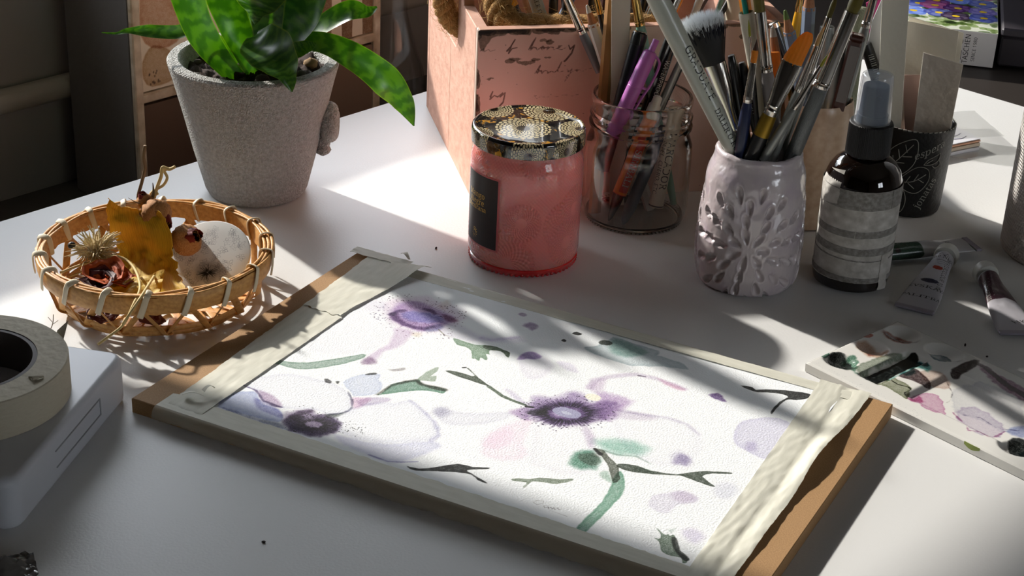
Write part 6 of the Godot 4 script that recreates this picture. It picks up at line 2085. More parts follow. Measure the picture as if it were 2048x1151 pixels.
# flat strip or card between corner points, with its own thickness towards the viewer
func card(called: String, label: String, corners: Array, thick: float, m: Material, category := "card") -> MeshInstance3D:
	var c := Vector3.ZERO
	for p in corners:
		c += p / corners.size()
	var low := c
	for p in corners:
		low.y = minf(low.y, p.y)
	var x: Vector3 = (corners[1] - corners[0]).normalized()
	var nn: Vector3 = x.cross(corners[corners.size() - 1] - corners[0]).normalized()
	if nn.z < 0:
		nn = -nn
	var zz := nn.cross(x)
	var b := Basis(x, nn, -zz)
	if b.determinant() < 0:
		b = Basis(x, nn, zz)
	var out := PackedVector2Array()
	for p in corners:
		var q: Vector3 = b.inverse() * (p - low)
		out.append(Vector2(q.x, q.z))
	var y0: float = (b.inverse() * (corners[0] - low)).y
	var g := Geo.new()
	g.prism(out, y0 - thick, y0, minf(0.0003, thick * 0.3))
	var o := solo(called, g, m, label, category, low)
	o.transform = Transform3D(b, low)
	return o


# ---------------------------------------------------------------- glass jar of pens
const JAR := Vector3(0.0905, TY, -1.2165)

func glass_jar():
	var t := thing("glass_jar", "clear glass jar full of pens and pencils in front of the pink tote", "jar", JAR)
	var gl := mat("jar_glass", Color(0.985, 0.985, 0.975, 0.0), 0.02, 0.0, {"refraction_enabled": true, "refraction_scale": 0.05})
	var g := Geo.new()
	g.lathe([Vector2(0.0, 0.0018), Vector2(0.030, 0.0016), Vector2(0.0345, 0.0004), Vector2(0.0380, 0.0022), Vector2(0.0396, 0.0062), Vector2(0.0403, 0.0120), Vector2(0.0405, 0.0480), Vector2(0.0403, 0.0545), Vector2(0.0398, 0.0615), Vector2(0.0376, 0.0675), Vector2(0.0364, 0.0712), Vector2(0.0366, 0.0735), Vector2(0.0388, 0.0750), Vector2(0.0388, 0.0768), Vector2(0.0368, 0.0785), Vector2(0.0368, 0.0805), Vector2(0.0386, 0.0825), Vector2(0.0386, 0.0840), Vector2(0.0368, 0.0860), Vector2(0.0368, 0.0910), Vector2(0.0378, 0.0935), Vector2(0.0380, 0.0965), Vector2(0.0370, 0.0985), Vector2(0.0356, 0.0985), Vector2(0.0348, 0.0965), Vector2(0.0348, 0.072), Vector2(0.0378, 0.060), Vector2(0.0389, 0.048), Vector2(0.0387, 0.012), Vector2(0.0375, 0.0055), Vector2(0.0330, 0.0040), Vector2(0.0, 0.0040)], 80)
	part("glass", g, gl, t)
	g = Geo.new()
	for k in 72:
		var a := TAU * k / 72
		g.xf = Transform3D(Basis(Vector3.UP, -a), Vector3(0.0362 * cos(a), 0.0008, 0.0362 * sin(a)))
		g.box(Vector3(0.0024, 0.0010, 0.0010), 0.0003)
	g.xf = Transform3D()
	part("knurled_foot", g, mat("jar_foot", Color(0.55, 0.55, 0.51), 0.2), t)
	var J := [JAR, 0.0325]
	var s: Array
	s = stick("hex_pencil", "plain tan hexagonal pencil standing in the glass jar at its left edge", "pencil", Vector3(0.0620, 0.8438, -1.2226), Vector3(0.0634, 0.9263, -1.2346), J)
	turned(s, "shaft", [[0.0, 4.3], [0.4, 4.6], [400.0, 4.6]], sm("wood_tan"), 1.0, 6, "", true)
	card("white_strip", "flat white strip standing in the glass jar beside the tan pencil", [Vector3(0.0611, 0.9264, -1.2207), Vector3(0.0755, 0.9274, -1.2196), Vector3(0.0790, 0.8367, -1.2174), Vector3(0.0826, 0.7487, -1.2151), Vector3(0.0716, 0.7477, -1.2159), Vector3(0.0668, 0.8358, -1.2183)], 0.0016, mat("strip_white", Color(0.80, 0.78, 0.72), 0.6), "strip")
	s = stick("black_marker", "thick black marker with a round end leaning in the glass jar behind the pink pen", "marker", Vector3(0.0751, 0.8400, -1.2076), Vector3(0.0849, 0.8865, -1.2149), J)
	turned(s, "barrel", [[0.0, 4.4], [0.8, 5.2], [3.5, 5.7], [8.0, 5.6], [60.0, 5.5], [62.0, 6.0], [118.0, 5.4], [122.0, 3.0], [133.0, 2.0]], sm("ink_blue"), 1.0, 28)
	turned(s, "end_cap", [[-0.4, 4.2], [0.5, 5.4], [3.5, 5.85], [9.0, 5.8]], sm("black_gloss"), 1.0, 28)
	# the pink pen
	s = stick("pink_pen", "pink click pen with a long clip leaning in the glass jar", "pen", Vector3(0.0803, 0.8440, -1.1972), Vector3(0.0961, 0.8849, -1.2041), J)
	turned(s, "push_button", [[0.0, 1.9], [0.6, 2.4], [12.0, 2.5]], sm("pink_pen"), 1.0, 24)
	turned(s, "barrel", [[9.0, 3.0], [9.6, 4.2], [11.5, 5.2], [18.0, 5.6], [37.0, 5.7], [37.4, 5.4], [37.9, 5.7], [70.0, 5.6], [86.0, 5.2], [90.0, 5.4]], sm("pink_pen"), 1.0, 32)
	turned(s, "grip", [[88.0, 5.5], [90.0, 5.9], [122.0, 5.6], [132.0, 3.6], [142.0, 1.4]], sm("pink_grip"), 1.0, 28, "dark translucent grip")
	var g2 := Geo.new()
	var L: float = s[1]
	g2.tube(spline([Vector3(0.0030, L - 0.011, 0.001), Vector3(0.0070, L - 0.0125, 0.001), Vector3(0.0098, L - 0.017, 0.001), Vector3(0.0100, L - 0.030, 0.001), Vector3(0.0078, L - 0.044, 0.001), Vector3(0.0064, L - 0.060, 0.001)], 5), 0.0017, 10, 0.6, Vector3(0, 0, 1))
	g2.tube([Vector3(0.0050, L - 0.036, 0.001), Vector3(0.0090, L - 0.036, 0.001)], 0.0012, 8)
	part("clip", g2, sm("pink_pen"), s[0])
	# black pens
	var bp := [[1310,188,0.004,1352,70,-0.010, 3.4, "glossy black pen in the glass jar just right of the pink pen"], [1322,188,-0.006,1372,60,-0.018, 3.2, "glossy black pen in the glass jar, second to the right of the pink pen"], [1292,188,-0.014,1336,20,-0.024, 3.0, "thin black pen at the back of the glass jar behind the pink pen"]]
	var pa := [Vector3(0.0988, 0.8412, -1.2099), Vector3(0.1086, 0.8376, -1.2212), Vector3(0.0965, 0.8345, -1.2281)]
	var pb := [Vector3(0.1128, 0.8869, -1.2229), Vector3(0.1271, 0.8833, -1.2338), Vector3(0.1120, 0.8927, -1.2410)]
	for k in 3:
		s = stick("black_pen", bp[k][7], "pen", pa[k], pb[k], J, "")
		round_pen(s, bp[k][6], "black_gloss", 0.7)
		if k == 0:
			words_on(s, "WATERPROOF 0.3", 2.4, 42.0, bp[k][6], 10, "letter_white")
	s = stick("paintbrush", "silver handled brush upside down at the right of the glass jar", "paintbrush", Vector3(0.1065, 0.8410, -1.2093), Vector3(0.1241, 0.8882, -1.2180), J)
	turned(s, "handle", [[0.0, 1.0], [2.0, 1.8], [30.0, 2.6], [70.0, 3.2], [115.0, 2.4]], sm("silver_paint"))
	turned(s, "ferrule", [[112.0, 2.5], [114.0, 2.8], [130.0, 2.6]], sm("chrome"))
	turned(s, "bristles", [[129.0, 2.3], [136.0, 1.8], [140.0, 0.2]], sm("dark_hair"))
	# short markers standing wholly inside
	s = stick("orange_marker", "orange marker with a white cap and red label inside the glass jar", "marker", Vector3(0.0838, 0.7919, -1.1899), Vector3(0.1004, 0.8444, -1.1967), J)
	turned(s, "cap", [[0.0, 2.2], [1.0, 3.2], [6.0, 3.6], [7.0, 4.5], [17.0, 4.9]], sm("white_paint"), 1.0, 28)
	turned(s, "barrel", [[16.0, 4.9], [17.0, 5.2], [86.0, 5.2], [88.0, 4.6]], sm("orange_marker"), 1.0, 32)
	turned(s, "bottom_plug", [[87.0, 4.8], [89.0, 5.0], [92.0, 4.2]], sm("cream_paint"), 1.0, 28)
	turned(s, "red_ring", [[78.0, 5.26], [80.5, 5.26]], sm("red_label"), 1.0, 28)
	g2 = Geo.new()
	L = s[1]
	g2.sheet(10, 2, func(u: float, v: float):
		var a := lerpf(-0.35, 0.95, u)
		return Vector3(0.00528 * sin(a), L - lerpf(0.034, 0.076, v), 0.00528 * cos(a)), 0.0001)
	part("red_panel", g2, sm("red_label"), s[0])
	words_on(s, "SIMBALI", 7.0, 57.0, 5.4, 16, "letter_white", false, "Droid Serif")
	s = stick("white_marker", "white marker printed in black capitals inside the right of the glass jar", "marker", Vector3(0.1083, 0.7927, -1.1911), Vector3(0.1139, 0.8366, -1.1967), J)
	turned(s, "barrel", [[0.0, 4.0], [1.0, 5.2], [74.0, 5.4], [80.0, 5.4]], sm("cream_paint"), 1.0, 32)
	turned(s, "black_ring", [[75.0, 5.5], [76.0, 5.5]], sm("black_matt"), 1.0, 32)
	turned(s, "bottom_cap", [[79.0, 5.0], [80.0, 5.6], [88.0, 5.5], [89.0, 4.8]], sm("white_paint"), 1.0, 32)
	words_on(s, "MARCADOR", 8.2, 40.0, 5.4, 22, "lettering")
	words_on(s, "PAPEL, CUERO, ETC.", 3.4, 46.0, 5.4, -38, "lettering")
	s = stick("slate_marker", "dark slate marker between the orange and the white markers in the glass jar", "marker", Vector3(0.0967, 0.7909, -1.1940), Vector3(0.1070, 0.8219, -1.1972), J)
	round_pen(s, 4.6, "slate", 0.9)
	# behind the jar's left rim
	s = stick("paintbrush", "dark grey brush with long silver ferrule leaning out left of the glass jar", "paintbrush", Vector3(0.0524, 0.8584, -1.2394), Vector3(0.0198, 0.9210, -1.2458), J)
	brush(s, 8.0, 3.0, "dark_hair", 44.0, 3.4, "chrome", 3.6, "grey_paint")
	s = stick("white_pencil", "white pencil with a white point leaning out to the left of the glass jar", "pencil", Vector3(0.0623, 0.8533, -1.2326), Vector3(0.0454, 0.8980, -1.2379), J)
	pencil(s, "white_paint", 4.0, "white_paint", 6.0, 17.0)
	s = stick("paintbrush", "thin black brush with golden ferrule at the back left of the glass jar", "paintbrush", Vector3(0.0621, 0.8710, -1.2407), Vector3(0.0482, 0.9148, -1.2457), J)
	brush(s, 10.0, 2.2, "dark_hair", 16.0, 2.4, "brass", 2.8, "black_gloss")
	s = stick("paintbrush", "mint green handled brush with a golden ferrule behind the white strip in the glass jar", "paintbrush", Vector3(0.0890, 0.8730, -1.2266), Vector3(0.0762, 0.9223, -1.2376), J)
	brush(s, 12.0, 2.8, "dark_hair", 26.0, 3.6, "brass", 4.0, "mint_paint")


# ---------------------------------------------------------------- lavender glazed pot with pressed seeds, full of brushes
const LAV := Vector3(0.1660, TY, -1.1150)

func ceramic_pot():
	var t := thing("ceramic_pot", "lavender grey glazed ceramic pot with a pressed seed pattern, full of brushes", "pot", LAV)
	var m := mat("lavender_glaze", Color(0.78, 0.742, 0.75), 0.22, 0.0, {"clearcoat_enabled": true, "clearcoat": 0.8, "clearcoat_roughness": 0.08, "vertex_color_use_as_albedo": true})
	relief(tri_plan(m, 9.0), noise(141, 0.02, 2), 0.012)
	var f := FastNoiseLite.new()
	f.seed = 14
	f.frequency = 1.0
	# pressed seeds: angle round the pot (from the camera side), height, length, turn
	var seeds := []
	var ch := 0.0375
	for ring in 4:
		var cnt: int = [7, 9, 13, 15][ring]
		for k in cnt:
			var a := TAU * k / cnt + ring * 0.33
			var rr: float = [0.0100, 0.0195, 0.0290, 0.0385][ring]
			seeds.append([rr * cos(a), ch + rr * sin(a) * 1.05, 0.0052 + 0.0005 * (k % 3), a, 0.0022])
	for k in 34:
		seeds.append([0.047 + 0.012 * (k % 7) + 0.004 * f.get_noise_1d(k * 3.0), 0.012 + 0.0125 * (k / 7) + 0.003 * f.get_noise_1d(k * 7.0), 0.0055, 1.2 + f.get_noise_1d(k * 5.0), 0.0021])
		seeds.append([-0.047 - 0.012 * (k % 7), 0.012 + 0.0125 * (k / 7) + 0.003 * f.get_noise_1d(k * 9.0), 0.0055, 1.9 + f.get_noise_1d(k * 6.0), 0.0021])
	var prof := [Vector2(0.0300, 0.0), Vector2(0.0335, 0.0012), Vector2(0.0358, 0.006), Vector2(0.0368, 0.015), Vector2(0.0374, 0.030), Vector2(0.0372, 0.045), Vector2(0.0364, 0.060), Vector2(0.0352, 0.072), Vector2(0.0343, 0.081), Vector2(0.0326, 0.0875), Vector2(0.0309, 0.0920), Vector2(0.0302, 0.0955), Vector2(0.0300, 0.0980), Vector2(0.0290, 0.0998), Vector2(0.0272, 0.1000), Vector2(0.0256, 0.0990), Vector2(0.0250, 0.0960), Vector2(0.0256, 0.090), Vector2(0.0290, 0.080), Vector2(0.0318, 0.060), Vector2(0.0320, 0.012), Vector2(0.0, 0.006)]
	var fine := []
	for i in 17:
		var n := 11 if i < 12 else 2
		for k in n:
			fine.append(prof[i].cubic_interpolate(prof[i + 1], prof[maxi(i - 1, 0)], prof[i + 2], float(k) / n))
	for i in range(17, prof.size()):
		fine.append(prof[i])
	var nc := 400
	var rows := []
	var cols := []
	var face := Vector2(EYE.x - LAV.x, EYE.z - LAV.z).angle()
	for i in fine.size():
		var row := PackedVector3Array()
		var cr := PackedColorArray()
		var p: Vector2 = fine[i]
		var near := seeds.filter(func(q): return absf(p.y - q[1]) < 0.009)
		for j in nc + 1:
			var a := TAU * (j % nc) / nc
			var off := wrapf(a - face, -PI, PI)
			var r := p.x
			var dent := 0.0
			var sh := 0.0
			if i < 136:
				var w := Vector3(cos(a), p.y * 28.0, sin(a))
				r += 0.0012 * f.get_noise_3dv(w * 0.9)
				var x := -off * 0.0365
				for q in near:
					var dx: float = x - q[0]
					var dy: float = p.y - q[1]
					if absf(dx) > 0.009 or absf(dy) > 0.009 or p.y > 0.089:
						continue
					var ca := cos(q[3])
					var sa := sin(q[3])
					var u: float = (dx * ca + dy * sa) / q[2]
					var v: float = (-dx * sa + dy * ca) / (q[4] * (1.05 + 0.5 * u))
					var d := u * u + v * v
					if d < 1.0:
						dent = maxf(dent, 1.0 - d * d)
					elif d < 2.2:
						sh = maxf(sh, 1.0 - absf(d - 1.45) / 0.75)
				r += -0.0027 * dent + 0.0005 * sh
			row.append(Vector3(r * cos(a), p.y + 0.0008 * f.get_noise_2d(cos(a) * 1.5, sin(a) * 1.5) * smoothstep(0.09, 0.1, p.y), r * sin(a)))
			var n := f.get_noise_3dv(Vector3(cos(a), p.y * 30.0, sin(a)) * 1.6)
			cr.append(Color(1, 1, 1).lerp(Color(1.28, 1.32, 1.14), clampf(dent * 0.8 + 0.45 * n, 0, 1)).lerp(Color(0.78, 0.72, 0.86), clampf(-n * 0.9, 0, 1)))
		rows.append(row)
		cols.append(cr)
	var g := Geo.new()
	g.grid(rows, true, [], cols)
	part("body", g, m, t)
	var P := [LAV, 0.0300]
	var s: Array
	s = stick("paintbrush", "long pearl white brush handle printed with dark capitals, leaning left out of the ceramic pot", "paintbrush", Vector3(0.1458, 0.8424, -1.1079), Vector3(0.0675, 0.9756, -1.1196), P)
	turned(s, "handle", [[0.0, 3.0], [2.0, 5.6], [12.0, 7.0], [50.0, 7.4], [110.0, 6.6], [180.0, 5.2], [260.0, 4.2]], sm("pearl"), 1.0, 36)
	words_on(s, "GRADUATE", 8.4, 97.0, 6.85, 38, "lettering", false, "Droid Sans", 0.0135)
	words_on(s, "DALER O ROWNEY", 5.6, 150.0, 5.88, 30, "lettering", false, "Droid Serif", 0.019)
	# the big mop
	s = stick("paintbrush", "big black mop brush with white tipped bristles in the ceramic pot", "paintbrush", Vector3(0.1553, 0.8341, -1.1227), Vector3(0.1149, 0.9311, -1.1327), P)
	mop(s)
	s = stick("black_pen", "tapered black pen with a rounded end behind the navy brush in the ceramic pot", "pen", Vector3(0.1594, 0.8336, -1.1281), Vector3(0.1422, 0.8999, -1.1307), P)
	round_pen(s, 4.0, "black_gloss", 0.72)
	s = stick("black_pen", "black pen printed with small grey letters right of the navy brush in the ceramic pot", "pen", Vector3(0.1694, 0.8341, -1.1246), Vector3(0.1502, 0.8943, -1.1335), P)
	round_pen(s, 3.8, "black_matt", 0.75)
	words_on(s, "BRUSH  GRAPHIC  Nr. 05", 3.2, 48.0, 3.8, 24, "letter_white")
	s = stick("paintbrush", "navy handled round brush with a dark pointed orange tip in the ceramic pot", "paintbrush", Vector3(0.1512, 0.8380, -1.1030), Vector3(0.1550, 0.9197, -1.1065), P)
	brush(s, 16.0, 2.2, "orange_hair", 28.0, 3.0, "chrome", 4.3, "navy")
	turned(s, "painted_tip", [[-0.2, 0.06], [4.0, 1.25], [8.0, 2.0], [9.0, 2.1]], sm("dark_hair"), 1.0, 20, "dark stained tip")
	s = stick("paintbrush", "grey handled flat brush with a long ferrule rising straight from the ceramic pot", "paintbrush", Vector3(0.1778, 0.8389, -1.1173), Vector3(0.1536, 0.9512, -1.1249), P)
	brush(s, 18.0, 3.6, "olive_hair", 42.0, 4.2, "chrome", 4.8, "clear_grey", 0.8, "flat")
	s = stick("paintbrush", "very thin brush with a yellow point left of the navy brush tip", "paintbrush", Vector3(0.1598, 0.8729, -1.1179), Vector3(0.1497, 0.9292, -1.1195), P)
	brush(s, 12.0, 0.9, "lime_hair", 18.0, 1.2, "chrome", 1.8, "black_gloss")
	s = stick("paintbrush", "broad orange bristled flat brush with a gold band and black handle", "paintbrush", Vector3(0.1588, 0.8374, -1.0999), Vector3(0.1862, 0.9290, -1.1019), P)
	wide_orange(s)
	s = stick("paintbrush", "slim silver brush with cream bristles right of the broad orange brush", "paintbrush", Vector3(0.1752, 0.8359, -1.1096), Vector3(0.1985, 0.9304, -1.1081), P)
	brush(s, 14.0, 1.6, "cream_hair", 34.0, 2.8, "chrome", 3.6, "silver_paint")
	s = stick("paintbrush", "slim silver brush with a lime yellow point at the front of the ceramic pot", "paintbrush", Vector3(0.1677, 0.8407, -1.0965), Vector3(0.2012, 0.9163, -1.0936), P)
	brush(s, 10.0, 1.1, "lime_hair", 34.0, 2.0, "chrome", 3.3, "silver_paint")
	for k in 14:
		turned(s, "barcode_bar", [[86.0 + k * 1.2, 3.36], [86.6 + k * 1.2, 3.36]], sm("print_black"), 1.0, 24)
	s = stick("paintbrush", "thick round brush with a wide shining ferrule and glittering silver handle", "paintbrush", Vector3(0.1894, 0.8418, -1.1075), Vector3(0.2204, 0.9617, -1.1049), P)
	brush(s, 20.0, 4.6, "olive_hair", 56.0, 5.2, "chrome", 5.4, "silver_glitter")
	s = stick("paintbrush", "olive tipped thin brush rising behind the thick shining one", "paintbrush", Vector3(0.1827, 0.8363, -1.1206), Vector3(0.2073, 0.9529, -1.1190), P)
	brush(s, 20.0, 2.0, "olive_hair", 40.0, 2.8, "chrome", 3.2, "silver_paint")
	s = stick("orange_pencil", "orange yellow pencil standing at the back of the ceramic pot left of the cream marker", "pencil", Vector3(0.1716, 0.8349, -1.1324), Vector3(0.1450, 0.9504, -1.1383), P)
	turned(s, "painted_shaft", [[0.0, 3.9], [400.0, 3.9]], sm("orange_wood"), 1.0, 6, "", true)
	s = stick("cream_marker", "cream marker with an open end holding a teal point behind the thin yellow brush", "marker", Vector3(0.1752, 0.8361, -1.1278), Vector3(0.1491, 0.9303, -1.1317), P)
	turned(s, "tube", [[3.0, 3.6], [0.6, 4.2], [0.0, 4.7], [1.2, 5.2], [60.0, 5.2], [150.0, 5.0]], sm("cream_paint"), 1.0, 28)
	turned(s, "point", [[-14.0, 1.6], [-4.0, 1.8], [4.0, 1.8]], sm("teal_paint"), 1.0, 12, "teal point")
	s = stick("paintbrush", "upright brush with a straight flat orange tuft behind the grey handled brush", "paintbrush", Vector3(0.1807, 0.8336, -1.1310), Vector3(0.1718, 0.9023, -1.1344), P)
	brush(s, 30.0, 3.8, "orange_hair", 24.0, 3.6, "chrome", 3.6, "black_gloss", 0.4, "flat")
	s = stick("colour_pencil", "pencil with a white point at the back of the ceramic pot", "pencil", Vector3(0.1867, 0.8361, -1.1311), Vector3(0.1700, 0.9170, -1.1447), P)
	pencil(s, "white_paint", 5.0, "wood", 7.0, 34.0)

func mop(s: Array):
	var L: float = s[1]
	var wide := 17.5
	turned(s, "tuft_core", [[9.0, 2.0], [10.0, 9.0], [14.0, 14.6], [26.0, 12.6], [38.0, 8.8], [43.0, 7.6]], mat("mop_black", Color(0.022, 0.022, 0.03), 0.6), 0.6, 32)
	# single bristles, black with white ends
	var g := Geo.new()
	rng.seed = 61
	var cb := Color(0.010, 0.010, 0.016)
	var cw := Color(0.90, 0.93, 0.95)
	for k in 2600:
		var a := rng.randf() * TAU
		var q := sqrt(rng.randf())
		var base := Vector3(cos(a) * q * 7.4, -42.0, sin(a) * q * 4.6)
		var out := Vector3(cos(a) * q * wide + rng.randf_range(-0.8, 0.8), -2.0 - 5.0 * pow(q, 2.4) - rng.randf() * 5.0, sin(a) * q * 9.5)
		var mid := base.lerp(out, 0.5) + Vector3(cos(a), 0, sin(a)) * q * 0.8
		var w := 0.11
		var side := Vector3(cos(a + 1.57), 0, sin(a + 1.57)) * w
		if k % 2:
			side = Vector3(w, 0, 0)
		var wq := 0.14 + 0.30 * rng.randf() * rng.randf() + 0.06
		var pts := [base, out.lerp(mid, wq + 0.12), out.lerp(mid, wq), out]
		var rows := []
		var cols := []
		for m in 4:
			var pp: Vector3 = (pts[m] * 0.001) + Vector3(0, L, 0)
			var sd: Vector3 = side * 0.001 * [1.0, 1.1, 0.9, 0.25][m]
			rows.append(PackedVector3Array([pp - sd, pp + sd]))
			var c: Color = cb if m < 2 else cw
			cols.append(PackedColorArray([c, c]))
		g.grid(rows, false, [], cols)
	var o := part("bristles", g, mat("mop_hair", Color.WHITE, 0.5, 0.0, {"vertex_color_use_as_albedo": true, "metallic_specular": 0.15}), s[0], "black bristles with white tips")
	o.set_meta("kind", "stuff")
	turned(s, "ferrule", [[40.0, 7.8], [41.0, 8.4], [60.0, 7.2], [74.0, 4.6], [84.0, 4.3], [84.8, 4.6], [85.6, 4.3], [88.5, 4.3], [89.3, 4.6], [90.0, 4.2]], sm("chrome"), [0.6, 0.6, 0.7, 1, 1, 1, 1, 1, 1, 1], 32)
	turned(s, "handle", [[89.0, 4.1], [95.0, 4.8], [130.0, 4.6], [185.0, 3.0]], sm("black_gloss"))

func wide_orange(s: Array):
	var L: float = s[1]
	# tuft cut aslant: a flat fan
	var g := Geo.new()
	var rows := []
	for k in 2:
		var up := []
		for i in 13:
			var v := i / 12.0
			var row := PackedVector3Array()
			for j in 25:
				var u := j / 24.0
				var e := u * 2.0 - 1.0
				var top := -1.0 - 20.0 * pow(maxf(0.0, 0.62 - u) / 0.62, 2.0) - 5.0 * pow(maxf(0.0, u - 0.82) / 0.18, 2.0)
				var y := lerpf(-25.0, top, v)
				var th := 3.0 * sqrt(maxf(0.0, 1.0 - e * e)) * (1.0 - 0.55 * v) + 0.10 * sin(u * 120.0)
				row.append(Vector3(e * lerpf(6.6, 6.9, v), y, th * (1.0 if k == 0 else -1.0)) * 0.001 + Vector3(0, L, 0))
			if k == 1:
				row.reverse()
			up.append(row)
		g.grid(up)
	part("bristles", g, sm("orange_hair"), s[0])
	turned(s, "ferrule", [[23.5, 6.7], [24.0, 7.2], [34.0, 7.0], [46.0, 5.6], [54.0, 4.9], [55.0, 5.3], [56.0, 4.9], [57.5, 4.9], [58.5, 5.3], [59.5, 4.9], [63.0, 4.8]], sm("chrome"), [0.42, 0.42, 0.5, 0.8, 1, 1, 1, 1, 1, 1, 1], 32)
	turned(s, "gold_band", [[62.0, 4.8], [66.0, 5.3], [78.0, 5.6]], sm("gold_band"), 1.0, 28)
	turned(s, "handle", [[77.9, 5.55], [100.0, 5.3], [150.0, 3.6]], sm("black_gloss"), 1.0, 28)


# ---------------------------------------------------------------- plain cream cup behind, with pencils and markers
const CUP := Vector3(0.2215, TY, -1.2285)

func cream_cup():
	var t := thing("cream_cup", "plain cream ceramic cup of pencils behind the spray bottle", "cup", CUP)
	var m := tri_plan(mat("cream_glaze", Color(0.78, 0.68, 0.57), 0.3, 0.0, {"clearcoat_enabled": true, "clearcoat": 0.5}), 8.0)
	m.albedo_texture = noise(151, 0.06, 4, Color(0.86, 0.82, 0.78), Color.WHITE)
	var g := Geo.new()
	g.lathe([Vector2(0.0, 0.0), Vector2(0.0260, 0.0), Vector2(0.0285, 0.002), Vector2(0.0292, 0.008), Vector2(0.0295, 0.050), Vector2(0.0290, 0.090), Vector2(0.0280, 0.0965), Vector2(0.0268, 0.0990), Vector2(0.0256, 0.0985), Vector2(0.0250, 0.0960), Vector2(0.0252, 0.010), Vector2(0.0, 0.006)], 64)
	part("body", g, m, t)
	part("speck", ball(Vector3(-0.0115, 0.0655, 0.0266), 0.0011, 0.0013, 0.0006, 10, 0.2, 1), mat("clay_brown", Color(0.36, 0.24, 0.15), 0.5), t)
	var P := [CUP, 0.0240]
	var s: Array
	s = stick("colour_pencil", "grey pencil with a green point in the cream cup", "pencil", Vector3(0.2107, 0.8369, -1.2243), Vector3(0.1898, 0.9049, -1.2261), P)
	pencil(s, "green_lead", 4.3, "grey_blue", 7.0, 19.0)
	s = stick("colour_pencil", "pale blue grey pencil with bare wood at the top in the cream cup", "pencil", Vector3(0.2120, 0.8328, -1.2302), Vector3(0.2067, 0.9282, -1.2312), P)
	pencil(s, "white_paint", 4.6, "grey_blue", 7.0, 24.0)
	s = stick("black_pen", "black pen with a shiny metal top behind the green pencil", "pen", Vector3(0.2129, 0.8292, -1.2402), Vector3(0.1856, 0.8890, -1.2472), P)
	turned(s, "metal_top", [[0.0, 3.4], [0.6, 4.2], [4.0, 4.4]], sm("chrome"))
	turned(s, "barrel", [[3.5, 4.0], [60.0, 4.2], [150.0, 3.6]], sm("black_gloss"))
	s = stick("paintbrush", "yellow handled brush with brass ferrule behind the green pencil", "paintbrush", Vector3(0.2011, 0.8264, -1.2464), Vector3(0.2039, 0.9218, -1.2479), [CUP, 0.0600])
	brush(s, 6.0, 1.8, "dark_hair", 18.0, 2.6, "brass", 3.6, "yellow_paint")
	s = stick("silver_marker", "fat silver marker standing in the cream cup, left one of two", "marker", Vector3(0.2225, 0.8373, -1.2182), Vector3(0.2212, 0.8961, -1.2204), P)
	turned(s, "barrel", [[0.0, 4.6], [0.8, 5.3], [80.0, 5.3], [140.0, 5.0]], sm("silver_paint"), 1.0, 32)
	s = stick("silver_marker", "fat silver marker standing in the cream cup, right one of two", "marker", Vector3(0.2301, 0.8382, -1.2147), Vector3(0.2312, 0.8909, -1.2166), P)
	turned(s, "barrel", [[0.0, 4.6], [0.8, 5.3], [80.0, 5.3], [140.0, 5.0]], sm("silver_paint"), 1.0, 32)
	s = stick("brown_marker", "square brown marker with a silver side panel leaning right in the cream cup", "marker", Vector3(0.2354, 0.8434, -1.2097), Vector3(0.2418, 0.8948, -1.2086), P)
	var L: float = s[1]
	var g2 := Geo.new()
	g2.box(Vector3(0.0095, L - 0.004, 0.0085), 0.0015, Vector3(0, L / 2 - 0.002, 0))
	part("barrel", g2, sm("brown_paint"), s[0])
	g2 = Geo.new()
	g2.box(Vector3(0.0118, 0.0050, 0.0100), 0.0018, Vector3(0, L - 0.0025, 0))
	part("end_cap", g2, sm("brown_paint"), s[0])
	g2 = Geo.new()
	g2.box(Vector3(0.0072, 0.044, 0.0008), 0.0002, Vector3(0.0005, L - 0.030, 0.0044))
	part("silver_panel", g2, mat("panel_silver", Color(0.50, 0.48, 0.47), 0.35, 0.5), s[0])
	g2 = Geo.new()
	g2.letters("60", 0.0056, func(x: float, y: float): return Vector3(x, L + 0.00006, -y + 0.001))
	part("lettering", g2, sm("letter_white"), s[0])
	s = stick("paintbrush", "silver white handled brush with a crimped ferrule right of the thick shining one", "paintbrush", Vector3(0.2425, 0.8376, -1.2268), Vector3(0.2556, 0.9299, -1.2284), P)
	brush(s, 10.0, 2.6, "olive_hair", 26.0, 3.4, "chrome", 4.2, "silver_paint")
	s = stick("pastel_stick", "rough sage green stick leaning between the cream cup and the cards", "pastel", Vector3(0.2475, 0.8325, -1.2360), Vector3(0.2488, 0.9040, -1.2459), P)
	turned(s, "stick", [[0.0, 4.4], [1.0, 5.6], [160.0, 5.6]], sm("sage"), 1.0, 20)


# ---------------------------------------------------------------- black mug with white leaf drawing, holding cards
const MUG := Vector3(0.3075, TY, -1.2620)

